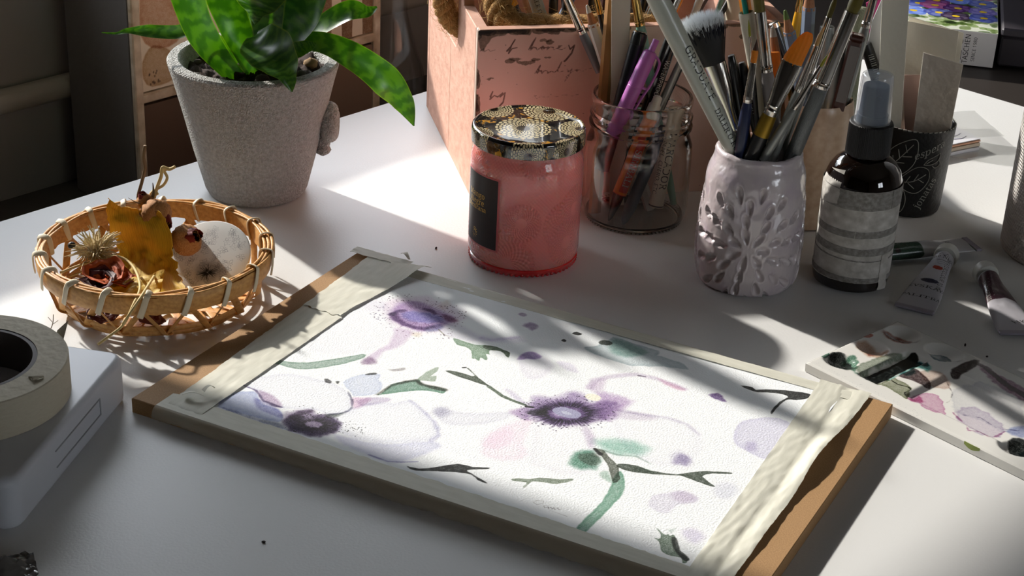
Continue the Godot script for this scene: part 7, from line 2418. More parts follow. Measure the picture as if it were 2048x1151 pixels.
func black_mug():
	var t := thing("black_mug", "black mug drawn with white leaves and script, holding paper cards", "mug", MUG)
	var m := tri_plan(mat("mug_black", Color(0.045, 0.045, 0.047), 0.5), 14.0)
	relief(m, noise(161, 0.08, 4), 0.03)
	m.albedo_texture = noise(162, 0.04, 5, Color(1, 1, 1), Color(0.45, 0.45, 0.45), 256)
	var g := Geo.new()
	g.lathe([Vector2(0.0, 0.0), Vector2(0.0235, 0.0), Vector2(0.0262, 0.0015), Vector2(0.0272, 0.006), Vector2(0.0292, 0.060), Vector2(0.0297, 0.0705), Vector2(0.0292, 0.0720), Vector2(0.0280, 0.0722), Vector2(0.0272, 0.0710), Vector2(0.0255, 0.010), Vector2(0.0, 0.005)], 64)
	part("body", g, m, t)
	var chalk := mat("chalk_white", Color(0.60, 0.60, 0.57), 0.8)
	var face := Vector2(EYE.x - MUG.x, EYE.z - MUG.z).angle()
	var on := func(x: float, y: float, e: float):
		# x mm to the right of the front, y mm up
		var r: float = lerpf(0.0272, 0.0297, y / 70.0) + e
		var a: float = face - x * 0.001 / r
		return Vector3(r * cos(a), y * 0.001, r * sin(a))
	g = Geo.new()
	var drawn := [
		[-22, 46, -16, 56, -6, 64, 2, 66, 4, 56, 2, 46, -4, 38, -12, 34, -20, 38, -22, 46], [-19, 38, -10, 48, 0, 62], [-14, 44, -15, 50], [-9, 49, -11, 56], [-4, 55, -6, 61], [-12, 45, -5, 46], [-7, 51, 0, 52],
		[-8, 30, -2, 38, 6, 44, 14, 42, 16, 34, 12, 26, 6, 22, -2, 24, -8, 30], [-6, 30, 4, 32, 13, 38], [-2, 30, 1, 36], [4, 32, 7, 38], [0, 30, 5, 26], [7, 34, 12, 31],
		[-22, 28, -12, 32, -4, 26, 0, 16, -2, 6, -8, 4, -14, 10, -20, 18], [-18, 28, -8, 18, -4, 8], [-14, 24, -8, 25], [-10, 18, -5, 18], [-12, 20, -16, 15],
		[10, 46, 13, 50, 19, 53, 23, 55], [10, 46, 16, 46, 22, 49, 23, 55], [12, 47, 17, 50], [17, 45, 20, 43, 24, 46, 22, 50]]
	for d in drawn:
		var pts := []
		for k in range(0, d.size(), 2):
			pts.append((on as Callable).call(d[k], d[k + 1], 0.0001))
		g.tube(spline(pts, 4), 0.00032, 5)
	part("leaf_drawing", g, chalk, t)
	g = Geo.new()
	g.letters("espera", 0.0085, func(x: float, y: float): return (on as Callable).call(14.0 + x * 1000.0 * 0.9, 58.0 + y * 1000.0 + x * 420.0, 0.0003), "Droid Serif")
	g.letters("jonatas", 0.0078, func(x: float, y: float): return (on as Callable).call(15.0 + (x * 0.45 - y * 0.9) * 1000.0 , 22.0 + (x * 0.9 + y * 0.45) * 1000.0, 0.0003), "Droid Serif")
	part("lettering", g, chalk, t)
	g = Geo.new()
	for k in 46:
		var a := TAU * k / 46
		g.tube([Vector3(0.0290 * cos(a), 0.0724, 0.0290 * sin(a)), Vector3(0.0294 * cos(a + 0.09), 0.0722, 0.0294 * sin(a + 0.09))], 0.0003 + 0.0003 * absf(sin(k * 3.7)), 5)
	part("chipped_rim", g, chalk, t)
	# cards standing in the mug
	var paper := tri_plan(relief(mat("card_paper", Color(0.90, 0.88, 0.82), 0.85), noise(171, 0.05, 3), 0.02), 10.0)
	card("white_strip", "tall narrow cream strip of card standing in the black mug behind the spray bottle", [Vector3(0.2642, 0.9288, -1.2602), Vector3(0.2841, 0.9312, -1.2553), Vector3(0.2944, 0.7906, -1.2508), Vector3(0.2949, 0.7507, -1.2507), Vector3(0.2868, 0.7494, -1.2526), Vector3(0.2772, 0.7880, -1.2550)], 0.0012, paper, "strip")
	card("paper_card", "large pale card standing in the black mug, front one of the two big cards", [Vector3(0.2873, 0.8875, -1.2731), Vector3(0.3284, 0.8840, -1.2631), Vector3(0.3302, 0.7943, -1.2565), Vector3(0.3309, 0.7480, -1.2563), Vector3(0.3036, 0.7437, -1.2630), Vector3(0.2974, 0.7895, -1.2645)], 0.0006, paper)
	card("paper_card", "large pale card standing in the black mug, hidden behind the other big card", [Vector3(0.2925, 0.8893, -1.2780), Vector3(0.3337, 0.8811, -1.2680), Vector3(0.3323, 0.7930, -1.2601), Vector3(0.3309, 0.7484, -1.2604), Vector3(0.3065, 0.7446, -1.2664), Vector3(0.3005, 0.7883, -1.2678)], 0.0006, paper)
	var rough := tri_plan(relief(mat("rough_paper", Color(0.88, 0.85, 0.80), 0.9), noise(173, 0.022, 5), 0.14), 9.0)
	card("paper_card", "small crinkled handmade paper card at the front of the black mug", [Vector3(0.3008, 0.8702, -1.2492), Vector3(0.3308, 0.8640, -1.2440), Vector3(0.3294, 0.7982, -1.2464), Vector3(0.3284, 0.7596, -1.2487), Vector3(0.3126, 0.7581, -1.2505), Vector3(0.3029, 0.8034, -1.2508)], 0.0009, rough)
	card("pink_card", "pinkish card leaning at the left inside the black mug", [Vector3(0.2910, 0.8475, -1.2619), Vector3(0.3039, 0.8493, -1.2588), Vector3(0.3141, 0.7768, -1.2563), Vector3(0.3031, 0.7752, -1.2590)], 0.0006, mat("pink_paper", Color(0.82, 0.70, 0.66), 0.85))
	card("white_tag", "white angular plastic tag with dark specks sticking up left of the cream strip", [Vector3(0.2635, 0.8863, -1.2707), Vector3(0.2688, 0.9065, -1.2694), Vector3(0.2753, 0.9119, -1.2678), Vector3(0.2779, 0.8928, -1.2672), Vector3(0.2724, 0.8740, -1.2685), Vector3(0.2841, 0.7858, -1.2615), Vector3(0.2811, 0.7853, -1.2622), Vector3(0.2628, 0.8711, -1.2708)], 0.0012, mat("tag_white", Color(0.76, 0.77, 0.79), 0.4), "tag")
	card("pink_note", "scrap of bright pink printed paper showing behind the white tag", [Vector3(0.2609, 0.8945, -1.2898), Vector3(0.2715, 0.9036, -1.2872), Vector3(0.2964, 0.7675, -1.2771), Vector3(0.2912, 0.7667, -1.2783)], 0.0005, mat("note_pink", Color(0.86, 0.28, 0.55), 0.7), "note")
	var s := stick("black_marker", "black marker with a printed barcode leaning left out of the black mug", "marker", Vector3(0.2871, 0.8104, -1.2628), Vector3(0.2606, 0.8691, -1.2693), [MUG, 0.024])
	round_pen(s, 5.0, "black_matt", 0.9)
	var g3 := Geo.new()
	var L: float = s[1]
	for k in 16:
		g3.box(Vector3(0.0040, 0.0003 + 0.0003 * (k % 3), 0.0004), 0.0001, Vector3(0.0016, L - 0.009 - 0.0017 * k, 0.0048))
	part("barcode", g3, sm("letter_white"), s[0])


# ---------------------------------------------------------------- brown glass spray bottle wrapped in masking tape
const BOTTLE := Vector3(0.2420, TY, -1.1215)

func spray_bottle():
	var t := thing("spray_bottle", "dark spray bottle wrapped in greyish masking tape with a clear cap", "bottle", BOTTLE)
	var g := Geo.new()
	g.lathe([Vector2(0.0, 0.0005), Vector2(0.0235, 0.0), Vector2(0.0262, 0.0016), Vector2(0.0272, 0.0055), Vector2(0.0272, 0.0740), Vector2(0.0266, 0.0805), Vector2(0.0246, 0.0865), Vector2(0.0208, 0.0918), Vector2(0.0162, 0.0950), Vector2(0.0135, 0.0962), Vector2(0.0130, 0.1000), Vector2(0.0, 0.1000)], 72)
	part("glass", g, mat("brown_glass", Color(0.045, 0.016, 0.010), 0.06, 0.0, {"clearcoat_enabled": true, "clearcoat": 1.0, "clearcoat_roughness": 0.03}), t)
	var tp := mat("tape_grey", Color(0.88, 0.87, 0.85), 0.75)
	tri_plan(relief(tp, noise(181, 0.08, 4), 0.03), 10.0)
	tp.albedo_texture = noise(182, 0.02, 5, Color(0.72, 0.71, 0.69), Color.WHITE, 512)
	var f := FastNoiseLite.new()
	f.seed = 10
	f.frequency = 1.0
	var bands := [[0.0085, 0.0735], [0.0640, 0.0780], [0.0440, 0.0490], [0.0310, 0.0365], [0.0262, 0.0272], [0.0090, 0.0130]]
	var dirty := tri_plan(mat("tape_overlap", Color(0.68, 0.67, 0.65), 0.75), 10.0)
	dirty.albedo_texture = noise(183, 0.05, 5, Color(0.62, 0.61, 0.6), Color.WHITE, 512)
	for k in bands.size():
		g = Geo.new()
		var b: Array = bands[k]
		g.sheet(72, 4, func(u: float, v: float):
			var a: float = TAU * u * 0.998 + k * 0.9
			var r := 0.02738 + (0.00022 if k else 0.0) + 0.0001 * f.get_noise_2d(u * 30.0, k * 4.0)
			var y: float = lerpf(b[1], b[0], v) + 0.0009 * sin(a + k) + 0.0003 * f.get_noise_2d(u * 40.0, v * 2.0 + k)
			return Vector3(r * cos(a), y, r * sin(a)), 0.00012)
		part("tape_band", g, tp if k == 0 else dirty, t)
	g = Geo.new()
	g.sheet(10, 10, func(u: float, v: float):
		var a := lerpf(2.35, 3.15, u) + 0.05 * f.get_noise_1d(v * 6.0)
		var r := 0.0277
		var y := lerpf(0.066, 0.090, 1.0 - v) - 0.004 * u
		var rr := r if y < 0.074 else lerpf(r, 0.0232, smoothstep(0.074, 0.091, y))
		return Vector3((rr + 0.0003) * cos(a), y, (rr + 0.0003) * sin(a)), 0.00012)
	part("tape_flap", g, tp, t)
	g = Geo.new()
	g.sheet(8, 12, func(u: float, v: float):
		var a := lerpf(0.72, 0.98, u) + 0.05 * f.get_noise_1d(v * 5.0)
		return Vector3((0.0278 + 0.0012 * (1.0 - u) * v) * cos(a), lerpf(0.0300, 0.0030, v), (0.0278 + 0.0012 * (1.0 - u) * v) * sin(a)), 0.00012)
	part("tape_end", g, tp, t)
	# ribbed black collar
	g = Geo.new()
	var rows := []
	for p in [Vector2(0.0148, 0.0975), Vector2(0.0155, 0.0978), Vector2(0.0155, 0.1010), Vector2(0.0152, 0.1190), Vector2(0.0146, 0.1205), Vector2(0.0100, 0.1207)]:
		var row := PackedVector3Array()
		for j in 321:
			var a := TAU * (j % 320) / 320
			var rib := 0.00035 * (1.0 if (j / 2) % 2 else 0.0) if p.y > 0.098 and p.y < 0.120 else 0.0
			row.append(Vector3((p.x - rib) * cos(a), p.y, (p.x - rib) * sin(a)))
		rows.append(row)
	g.grid(rows, true)
	part("ribbed_collar", g, sm("black_matt"), t)
	g = Geo.new()
	g.lathe([Vector2(0.0108, 0.1200), Vector2(0.0108, 0.1260), Vector2(0.0098, 0.1262), Vector2(0.0096, 0.1290), Vector2(0.0090, 0.1450), Vector2(0.0086, 0.1468), Vector2(0.0060, 0.1472), Vector2(0.0, 0.1466)], 40)
	part("pump_head", g, mat("pump_grey", Color(0.24, 0.29, 0.36), 0.4), t)
	g = Geo.new()
	g.lathe([Vector2(0.0, -0.0008), Vector2(0.0016, -0.0008), Vector2(0.0016, 0.0012), Vector2(0.0, 0.0012)], 12)
	var nz := part("nozzle", g, mat("pump_grey", Color(0.24, 0.29, 0.36), 0.4), t)
	nz.position = Vector3(0.0005, 0.1400, 0.0090)
	nz.rotation.x = PI / 2
	var clear := mat("clear_cap", Color(0.78, 0.82, 0.86, 0.13), 0.12)
	clear.transparency = BaseMaterial3D.TRANSPARENCY_ALPHA
	g = Geo.new()
	g.lathe([Vector2(0.0121, 0.1206), Vector2(0.0125, 0.1206), Vector2(0.0124, 0.1235), Vector2(0.0110, 0.1515), Vector2(0.0106, 0.1540), Vector2(0.0098, 0.1548), Vector2(0.0, 0.1548), ], 56)
	g.lathe([Vector2(0.0, 0.1536), Vector2(0.0094, 0.1536), Vector2(0.0100, 0.1525), Vector2(0.0114, 0.1235), Vector2(0.0121, 0.1206)], 56)
	part("clear_cap", g, clear, t)
	part("moulding_point", ball(Vector3(0, 0.1548, 0), 0.0011, 0.0008, 0.0011, 10), mat("cap_white", Color(0.8, 0.83, 0.86), 0.2), t)


# ---------------------------------------------------------------- three tubes of paint
func paint_tubes():
	# [cap end, crimp end, roll about its length, kind]
	tube_of_paint(Vector3(0.3174, 0.7478, -1.1520), Vector3(0.2800, 0.7420, -1.0741), 0, 0.0075, "white and silver paint tube in the middle with a round white cap", "silver")
	tube_of_paint(Vector3(0.3386, 0.7478, -1.1238), Vector3(0.3445, 0.7420, -1.0448), 1, 0.0075, "dark purple and white paint tube at the right edge of the table", "purple")
	tube_of_paint(Vector3(0.2426, 0.7478, -1.1427), Vector3(0.3396, 0.7460, -1.1751), 2, 0.0075, "green and white paint tube lying behind the spray bottle", "green")

func tube_of_paint(a: Vector3, b: Vector3, kind: int, r: float, label: String, name_: String):
	a.y = TY
	b.y = TY
	var t := thing("paint_tube", label, "paint tube", a)
	var d := b - a
	var L := d.length()
	d /= L
	t.rotation.y = atan2(d.x, d.z)
	# local: z along the tube from the cap end, y up
	var sheet := Sheet.new()
	sheet.start(Vector2(0, 0), Vector2(48, 100), 6.0, [Color(0.70, 0.70, 0.73), Color(0.72, 0.71, 0.74), Color(0.72, 0.72, 0.73)][kind], speck, cloud)
	# the sheet runs round the tube (x, 12 is on top) and down it from the cap (y)
	rng.seed = 50 + kind
	var k0 := L * 1000.0
	var inkd := Color(0.12, 0.12, 0.16)
	if kind == 0:
		for w in 3:
			sheet.line([8, 20.0 + w * 2.2, 15 - w, 20.0 + w * 2.2], 0.25, 0.25, inkd, 0.7, 0.15, 0.5)
		sheet.line([7, 14, 9, 12, 11, 15, 13, 12, 16, 14, 18, 12], 0.3, 0.3, inkd, 0.7, 0.15)
		sheet.wash([9, 29, 14, 29, 14, 33, 9, 33], Color(0.85, 0.22, 0.12), 0.9, 0.3)
		sheet.wash([7, 49, 12, 46.5, 17, 49, 12, 52], Color(0.10, 0.11, 0.24), 0.9, 0.3)
	elif kind == 1:
		sheet.wash([-2, 4, 50, 4, 50, 40, 40, 47, 24, 44, 10, 40, -2, 44], Color(0.26, 0.08, 0.15), 0.95, 0.5)
		sheet.wash([15, 6, 21, 6, 21, 42, 15, 40], Color(1, 1, 1), 0.0, 0.4)
		sheet.wash([20, 34, 25, 34, 25, 38, 20, 38], Color(0.85, 0.30, 0.20), 0.6, 0.4)
		sheet.wash([5, 26, 11, 26, 11, 46, 5, 46], Color(1, 1, 1), 0.0)
	else:
		sheet.wash([-2, 4, 50, 4, 50, 50, -2, 56], Color(0.12, 0.28, 0.19), 0.95, 0.5)
		sheet.wash([16, 36, 20, 36, 20, 40, 16, 40], Color(0.85, 0.20, 0.15), 0.9, 0.3)
	var m := mat("tube_" + name_, Color.WHITE, 0.28, 0.0, {"clearcoat_enabled": true, "clearcoat": 0.4, "clearcoat_roughness": 0.1})
	m.albedo_texture = sheet.texture()
	var crush := FastNoiseLite.new()
	crush.seed = 70 + kind
	crush.frequency = 1.0
	var flat0: float = [0.62, 0.55, 0.80][kind]
	var surf := func(q: float, ang: float, e: float):
		# q: 0 at the shoulder, 1 at the crimp; ang round the tube, 0 at the top
		var z: float = 0.010 + (L - 0.010) * q
		var w := smoothstep(0.05 if kind < 2 else 0.45, 1.0, q)
		var wx: float = lerpf(r, r * (1.85 if kind < 2 else 1.5), pow(w, 0.7))
		var hy: float = lerpf(r * lerpf(1.0, flat0, smoothstep(0.0, 0.2, q)), 0.0006, pow(w, 1.25))
		var dent: float = 0.0011 * crush.get_noise_2d(q * 5.0, sin(ang) * 1.2 + cos(ang)) * smoothstep(0.05, 0.3, q) * (1.0 - q)
		var cy: float = lerpf(r * 0.98, 0.0022, smoothstep(0.1, 1.0, q)) if kind != 2 else lerpf(r, 0.0075, q)
		cy = maxf(cy, hy + 0.0003)
		return Vector3(-sin(ang) * (wx + e), cy + cos(ang) * (hy + e + dent * cos(ang)), z)
	var rows := []
	var uvs := []
	for i in 41:
		var q := i / 40.0
		var row := PackedVector3Array()
		var ur := PackedVector2Array()
		for j in 49:
			var ang := TAU * j / 48 - PI / 2 * 0.0
			row.append((surf as Callable).call(q, ang, 0.0))
			ur.append(Vector2(fposmod(12.0 / 48.0 + float(j) / 48.0, 1.0) if j < 48 else 0.25 + 1.0, (0.010 + (L - 0.010) * q) / 0.1))
		for j in 49:
			ur[j] = Vector2(0.25 + j / 48.0, ur[j].y)
		rows.append(row)
		uvs.append(ur)
	var g := Geo.new()
	g.grid(rows, true, uvs)
	part("body", g, m, t)
	# folded crimp
	g = Geo.new()
	g.box(Vector3(r * (3.7 if kind < 2 else 3.0), 0.0020, 0.0050), 0.0006, Vector3(0, maxf(0.0022, 0.0016) if kind < 2 else 0.0075, L + 0.0012))
	part("crimped_end", g, mat("crimp_metal", Color(0.60, 0.58, 0.63), 0.35, 0.2), t)
	# shoulder and cap, lathed about the tube's axis
	var cy := r * 1.0
	g = Geo.new()
	g.xf = Transform3D(Basis(Vector3(1, 0, 0), Vector3(0, 0, 1), Vector3(0, -1, 0)), Vector3(0, cy, 0))
	g.lathe([Vector2(0.0042, 0.004), Vector2(r * 0.98, 0.0085), Vector2(r * 1.02, 0.0102), Vector2(r * 0.99, 0.0110)], 40)
	part("shoulder", g, mat("tube_shoulder", Color(0.70, 0.70, 0.72), 0.3), t)
	g = Geo.new()
	g.xf = Transform3D(Basis(Vector3(1, 0, 0), Vector3(0, 0, 1), Vector3(0, -1, 0)), Vector3(0, cy + 0.0012, 0))
	g.lathe([Vector2(0.0, -0.0035), Vector2(0.0070, -0.0035), Vector2(0.0082, -0.0028), Vector2(0.0087, -0.0015), Vector2(0.0087, 0.0050), Vector2(0.0080, 0.0062), Vector2(0.0, 0.0064)], 48)
	part("cap", g, mat("cap_plastic", Color(0.80, 0.80, 0.77), 0.35), t)
	# words on the label
	var put := func(text: String, size: float, q: float, ang0: float, turn: float, key: String, font: String):
		var gg := Geo.new()
		gg.letters(text, size, func(x: float, y: float):
			var u := Vector2(x, y).rotated(turn)
			return (surf as Callable).call(q - u.y / L, ang0 - u.x / r, 0.00012), font)
		part("lettering", gg, sm(key), t)
	if kind == 0:
		(put as Callable).call("NEVSKAYA", 0.0030, 0.62, 0.05, 0.0, "lettering", "Droid Serif")
		(put as Callable).call("PALITRA", 0.0030, 0.78, 0.05, 0.0, "lettering", "Droid Serif")
		(put as Callable).call("White Nights", 0.0032, 0.08, 0.0, 0.0, "lettering", "Droid Serif")
		(put as Callable).call("WATERCOLOUR 10 ml", 0.0022, 0.36, -0.75, -1.57, "lettering", "Droid Sans")
	elif kind == 1:
		(put as Callable).call("HK", 0.0052, 0.82, -0.35, 0.35, "lettering", "Droid Sans")
		(put as Callable).call("VIOLET 10 ml", 0.0022, 0.30, 0.95, 1.57, "letter_white", "Droid Sans")
		(put as Callable).call("|||| ||| || ||||", 0.0062, 0.40, 0.75, -1.57, "letter_white", "Droid Sans")
	else:
		(put as Callable).call("HK", 0.0050, 0.80, -0.25, 1.57, "lettering", "Droid Sans")
		(put as Callable).call("||| |||| || |||||", 0.0070, 0.56, -1.20, 1.57, "letter_white", "Droid Sans")
		(put as Callable).call("GREEN watercolour", 0.0024, 0.36, -1.15, 1.57, "letter_white", "Droid Sans")
		(put as Callable).call("No. 725", 0.0024, 0.36, -0.3, 1.57, "letter_white", "Droid Sans")


# ---------------------------------------------------------------- rope and brushes in the pink tote
func tote_point(x: float, y: float, z: float) -> Vector3:
	return TOTE + Vector3(x, y, -z).rotated(Vector3.UP, TOTE_TURN)

func rope(label: String, pts: Array, r: float, seed_: int):
	var o := thing("jute_rope", label, "rope", pts[0])
	var jute := tri_plan(relief(mat("jute", Color(0.78, 0.62, 0.38), 0.95), noise(191, 0.12, 4), 0.12), 30.0)
	jute.albedo_texture = noise(192, 0.1, 4, Color(0.62, 0.55, 0.45), Color.WHITE)
	var sp := spline(pts, 14)
	var cnt := sp.size()
	rng.seed = seed_
	var fz := Geo.new()
	for k in 3:
		var path := []
		var rad := []
		var x := Vector3.UP
		for i in cnt:
			var t: Vector3 = (sp[mini(i + 1, cnt - 1)] - sp[maxi(i - 1, 0)]).normalized()
			x = (x - t * x.dot(t)).normalized()
			var b := t.cross(x)
			var a := TAU * k / 3.0 + i * 0.42
			path.append(sp[i] + (x * cos(a) + b * sin(a)) * r * 0.52 - pts[0])
			rad.append(r * 0.56 * (1.0 + 0.10 * rng.randf_range(-1, 1)))
			for h in 5:
				var dd := (x * rng.randf_range(-1, 1) + b * rng.randf_range(-1, 1) + t * rng.randf_range(-0.8, 0.8)).normalized()
				var p: Vector3 = path[i] + dd * r * 0.5
				fz.tube([p, p + dd * r * rng.randf_range(0.2, 0.6) + t * r * rng.randf_range(-0.4, 0.4), p + dd * r * rng.randf_range(0.3, 0.8) + t * r * rng.randf_range(-0.9, 0.9)], 0.00011, 3, 1.0, Vector3.ZERO, false)
		var g := Geo.new()
		g.tube(path, rad, 12)
		part("strand", g, jute, o)
	var f := part("loose_fibres", fz, mat("jute_fibre", Color(0.84, 0.72, 0.48), 0.9), o)
	f.set_meta("kind", "stuff")

func tote_contents():
	rope("thick frayed jute rope lying inside the front of the pink tote", [tote_point(0.023, 0.165, 0.075), tote_point(0.022, 0.150, 0.045), tote_point(0.026, 0.134, 0.028), tote_point(0.045, 0.131, 0.024), tote_point(0.075, 0.130, 0.023), tote_point(0.105, 0.130, 0.023), tote_point(0.150, 0.128, 0.024)], 0.0105, 5)
	rope("frayed jute rope handle hanging through the side opening of the pink tote", [tote_point(-0.002, 0.178, 0.095), tote_point(-0.009, 0.160, 0.085), tote_point(-0.012, 0.140, 0.084), tote_point(-0.006, 0.122, 0.086), tote_point(0.004, 0.112, 0.090), tote_point(0.020, 0.108, 0.095)], 0.0085, 6)
	var T := [tote_point(0.06, 0.012, 0.10), 0.30]
	var defs := [
		["paintbrush", "white brush handle lettered in dark capitals behind the jute rope", "paintbrush", Vector3(0.0170, 0.8560, -1.2999), Vector3(-0.0026, 0.9080, -1.3021), "pearl", 5.4],
		["wooden_pencil", "brown wooden stick beside the white lettered handle behind the rope", "pencil", Vector3(0.0067, 0.8556, -1.3150), Vector3(-0.0054, 0.8960, -1.3161), "wood", 3.6],
		["black_pen", "black pen with a yellow band leaning behind the left of the jute rope", "pen", Vector3(-0.0037, 0.8543, -1.3281), Vector3(-0.0187, 0.8873, -1.3302), "black_gloss", 4.2],
		["teal_pencil", "teal grey stick leaning right behind the jute rope", "pencil", Vector3(0.0268, 0.8519, -1.3381), Vector3(0.0453, 0.8918, -1.3397), "grey_blue", 3.4]]
	var s: Array
	for d in defs:
		s = stick(d[0], d[1], d[2], d[3], d[4], T)
		turned(s, "shaft", [[0.0, d[6] * 0.7], [2.0, d[6]], [200.0, d[6] * 0.9]], sm(d[5]), 1.0, 18)
		if d[5] == "pearl":
			words_on(s, "DALER O ROWNEY", 4.6, 40.0, 5.35, 10, "lettering", false, "Droid Serif")
		if d[0] == "black_pen":
			turned(s, "yellow_band", [[8.0, 4.3], [22.0, 4.35]], sm("yellow_paint"), 1.0, 18)
	# a row of dark pens in the middle of the tote, fanned out
	rng.seed = 77
	var tints := ["black_gloss", "black_matt", "ink_blue", "black_gloss", "brown_paint", "black_matt", "navy", "black_gloss", "black_matt", "black_gloss"]
	for k in 10:
		var x := 0.070 + 0.0105 * k
		var z := 0.050 + 0.012 * (k % 3)
		s = stick("black_pen", "dark pen in the row of pens standing in the middle of the pink tote", "pen", tote_point(x, 0.10, z), tote_point(x + 0.010 * sin(k * 2.1), 0.175 + 0.012 * sin(k * 1.7), z + 0.008), [tote_point(x, 0.012, z), 0.2], "dark pens in the pink tote")
		round_pen(s, 3.6 + 0.5 * (k % 3), tints[k], 0.8)
	# slender brushes fanned out to the right, handles up
	var cols := ["silver_paint", "wood_tan", "black_gloss", "brown_paint", "silver_paint", "orange_wood", "clear_grey", "black_gloss", "cream_paint", "brown_paint", "silver_paint", "orange_wood", "mint_paint", "black_gloss", "silver_paint", "clear_grey"]
	for k in 16:
		var x := 0.132 + 0.0048 * k
		var z := 0.030 + 0.011 * (k % 4)
		s = stick("paintbrush", "slender brush in the fan of brushes at the right end of the pink tote", "paintbrush", tote_point(x, 0.115, z), tote_point(x + 0.030 + 0.006 * sin(k * 3.0), 0.185 + 0.01 * sin(k * 1.3), z + 0.012), [tote_point(x - 0.03, 0.012, z), 0.06], "fanned brushes in the pink tote")
		var r: float = 1.7 + 0.5 * (k % 3)
		turned(s, "handle", [[24.0, r * 0.8], [36.0, r], [150.0, r * 0.7]], sm(cols[k]), 1.0, 14)
		turned(s, "ferrule", [[8.0, r * 0.7], [9.0, r * 0.9], [22.0, r], [25.0, r * 0.95]], sm("chrome" if k % 3 else "brass"), 1.0, 16)
		turned(s, "bristles", [[0.0, 0.1], [3.0, r * 0.5], [6.0, r * 0.75], [9.0, r * 0.8]], sm(["dark_hair", "orange_hair", "cream_hair"][k % 3]), 1.0, 14)
	# cream cylinder in the right end of the tote
	var o := thing("cream_cylinder", "cream cylinder standing in the right end of the pink tote", "cylinder", tote_point(0.2225, 0.0085, 0.045))
	var g := Geo.new()
	g.lathe([Vector2(0, 0), Vector2(0.0135, 0), Vector2(0.0145, 0.001), Vector2(0.0145, 0.155), Vector2(0.0135, 0.156), Vector2(0.011, 0.156), Vector2(0.0108, 0.136), Vector2(0, 0.135)], 48)
	part("tube", g, sm("cream_paint"), o)


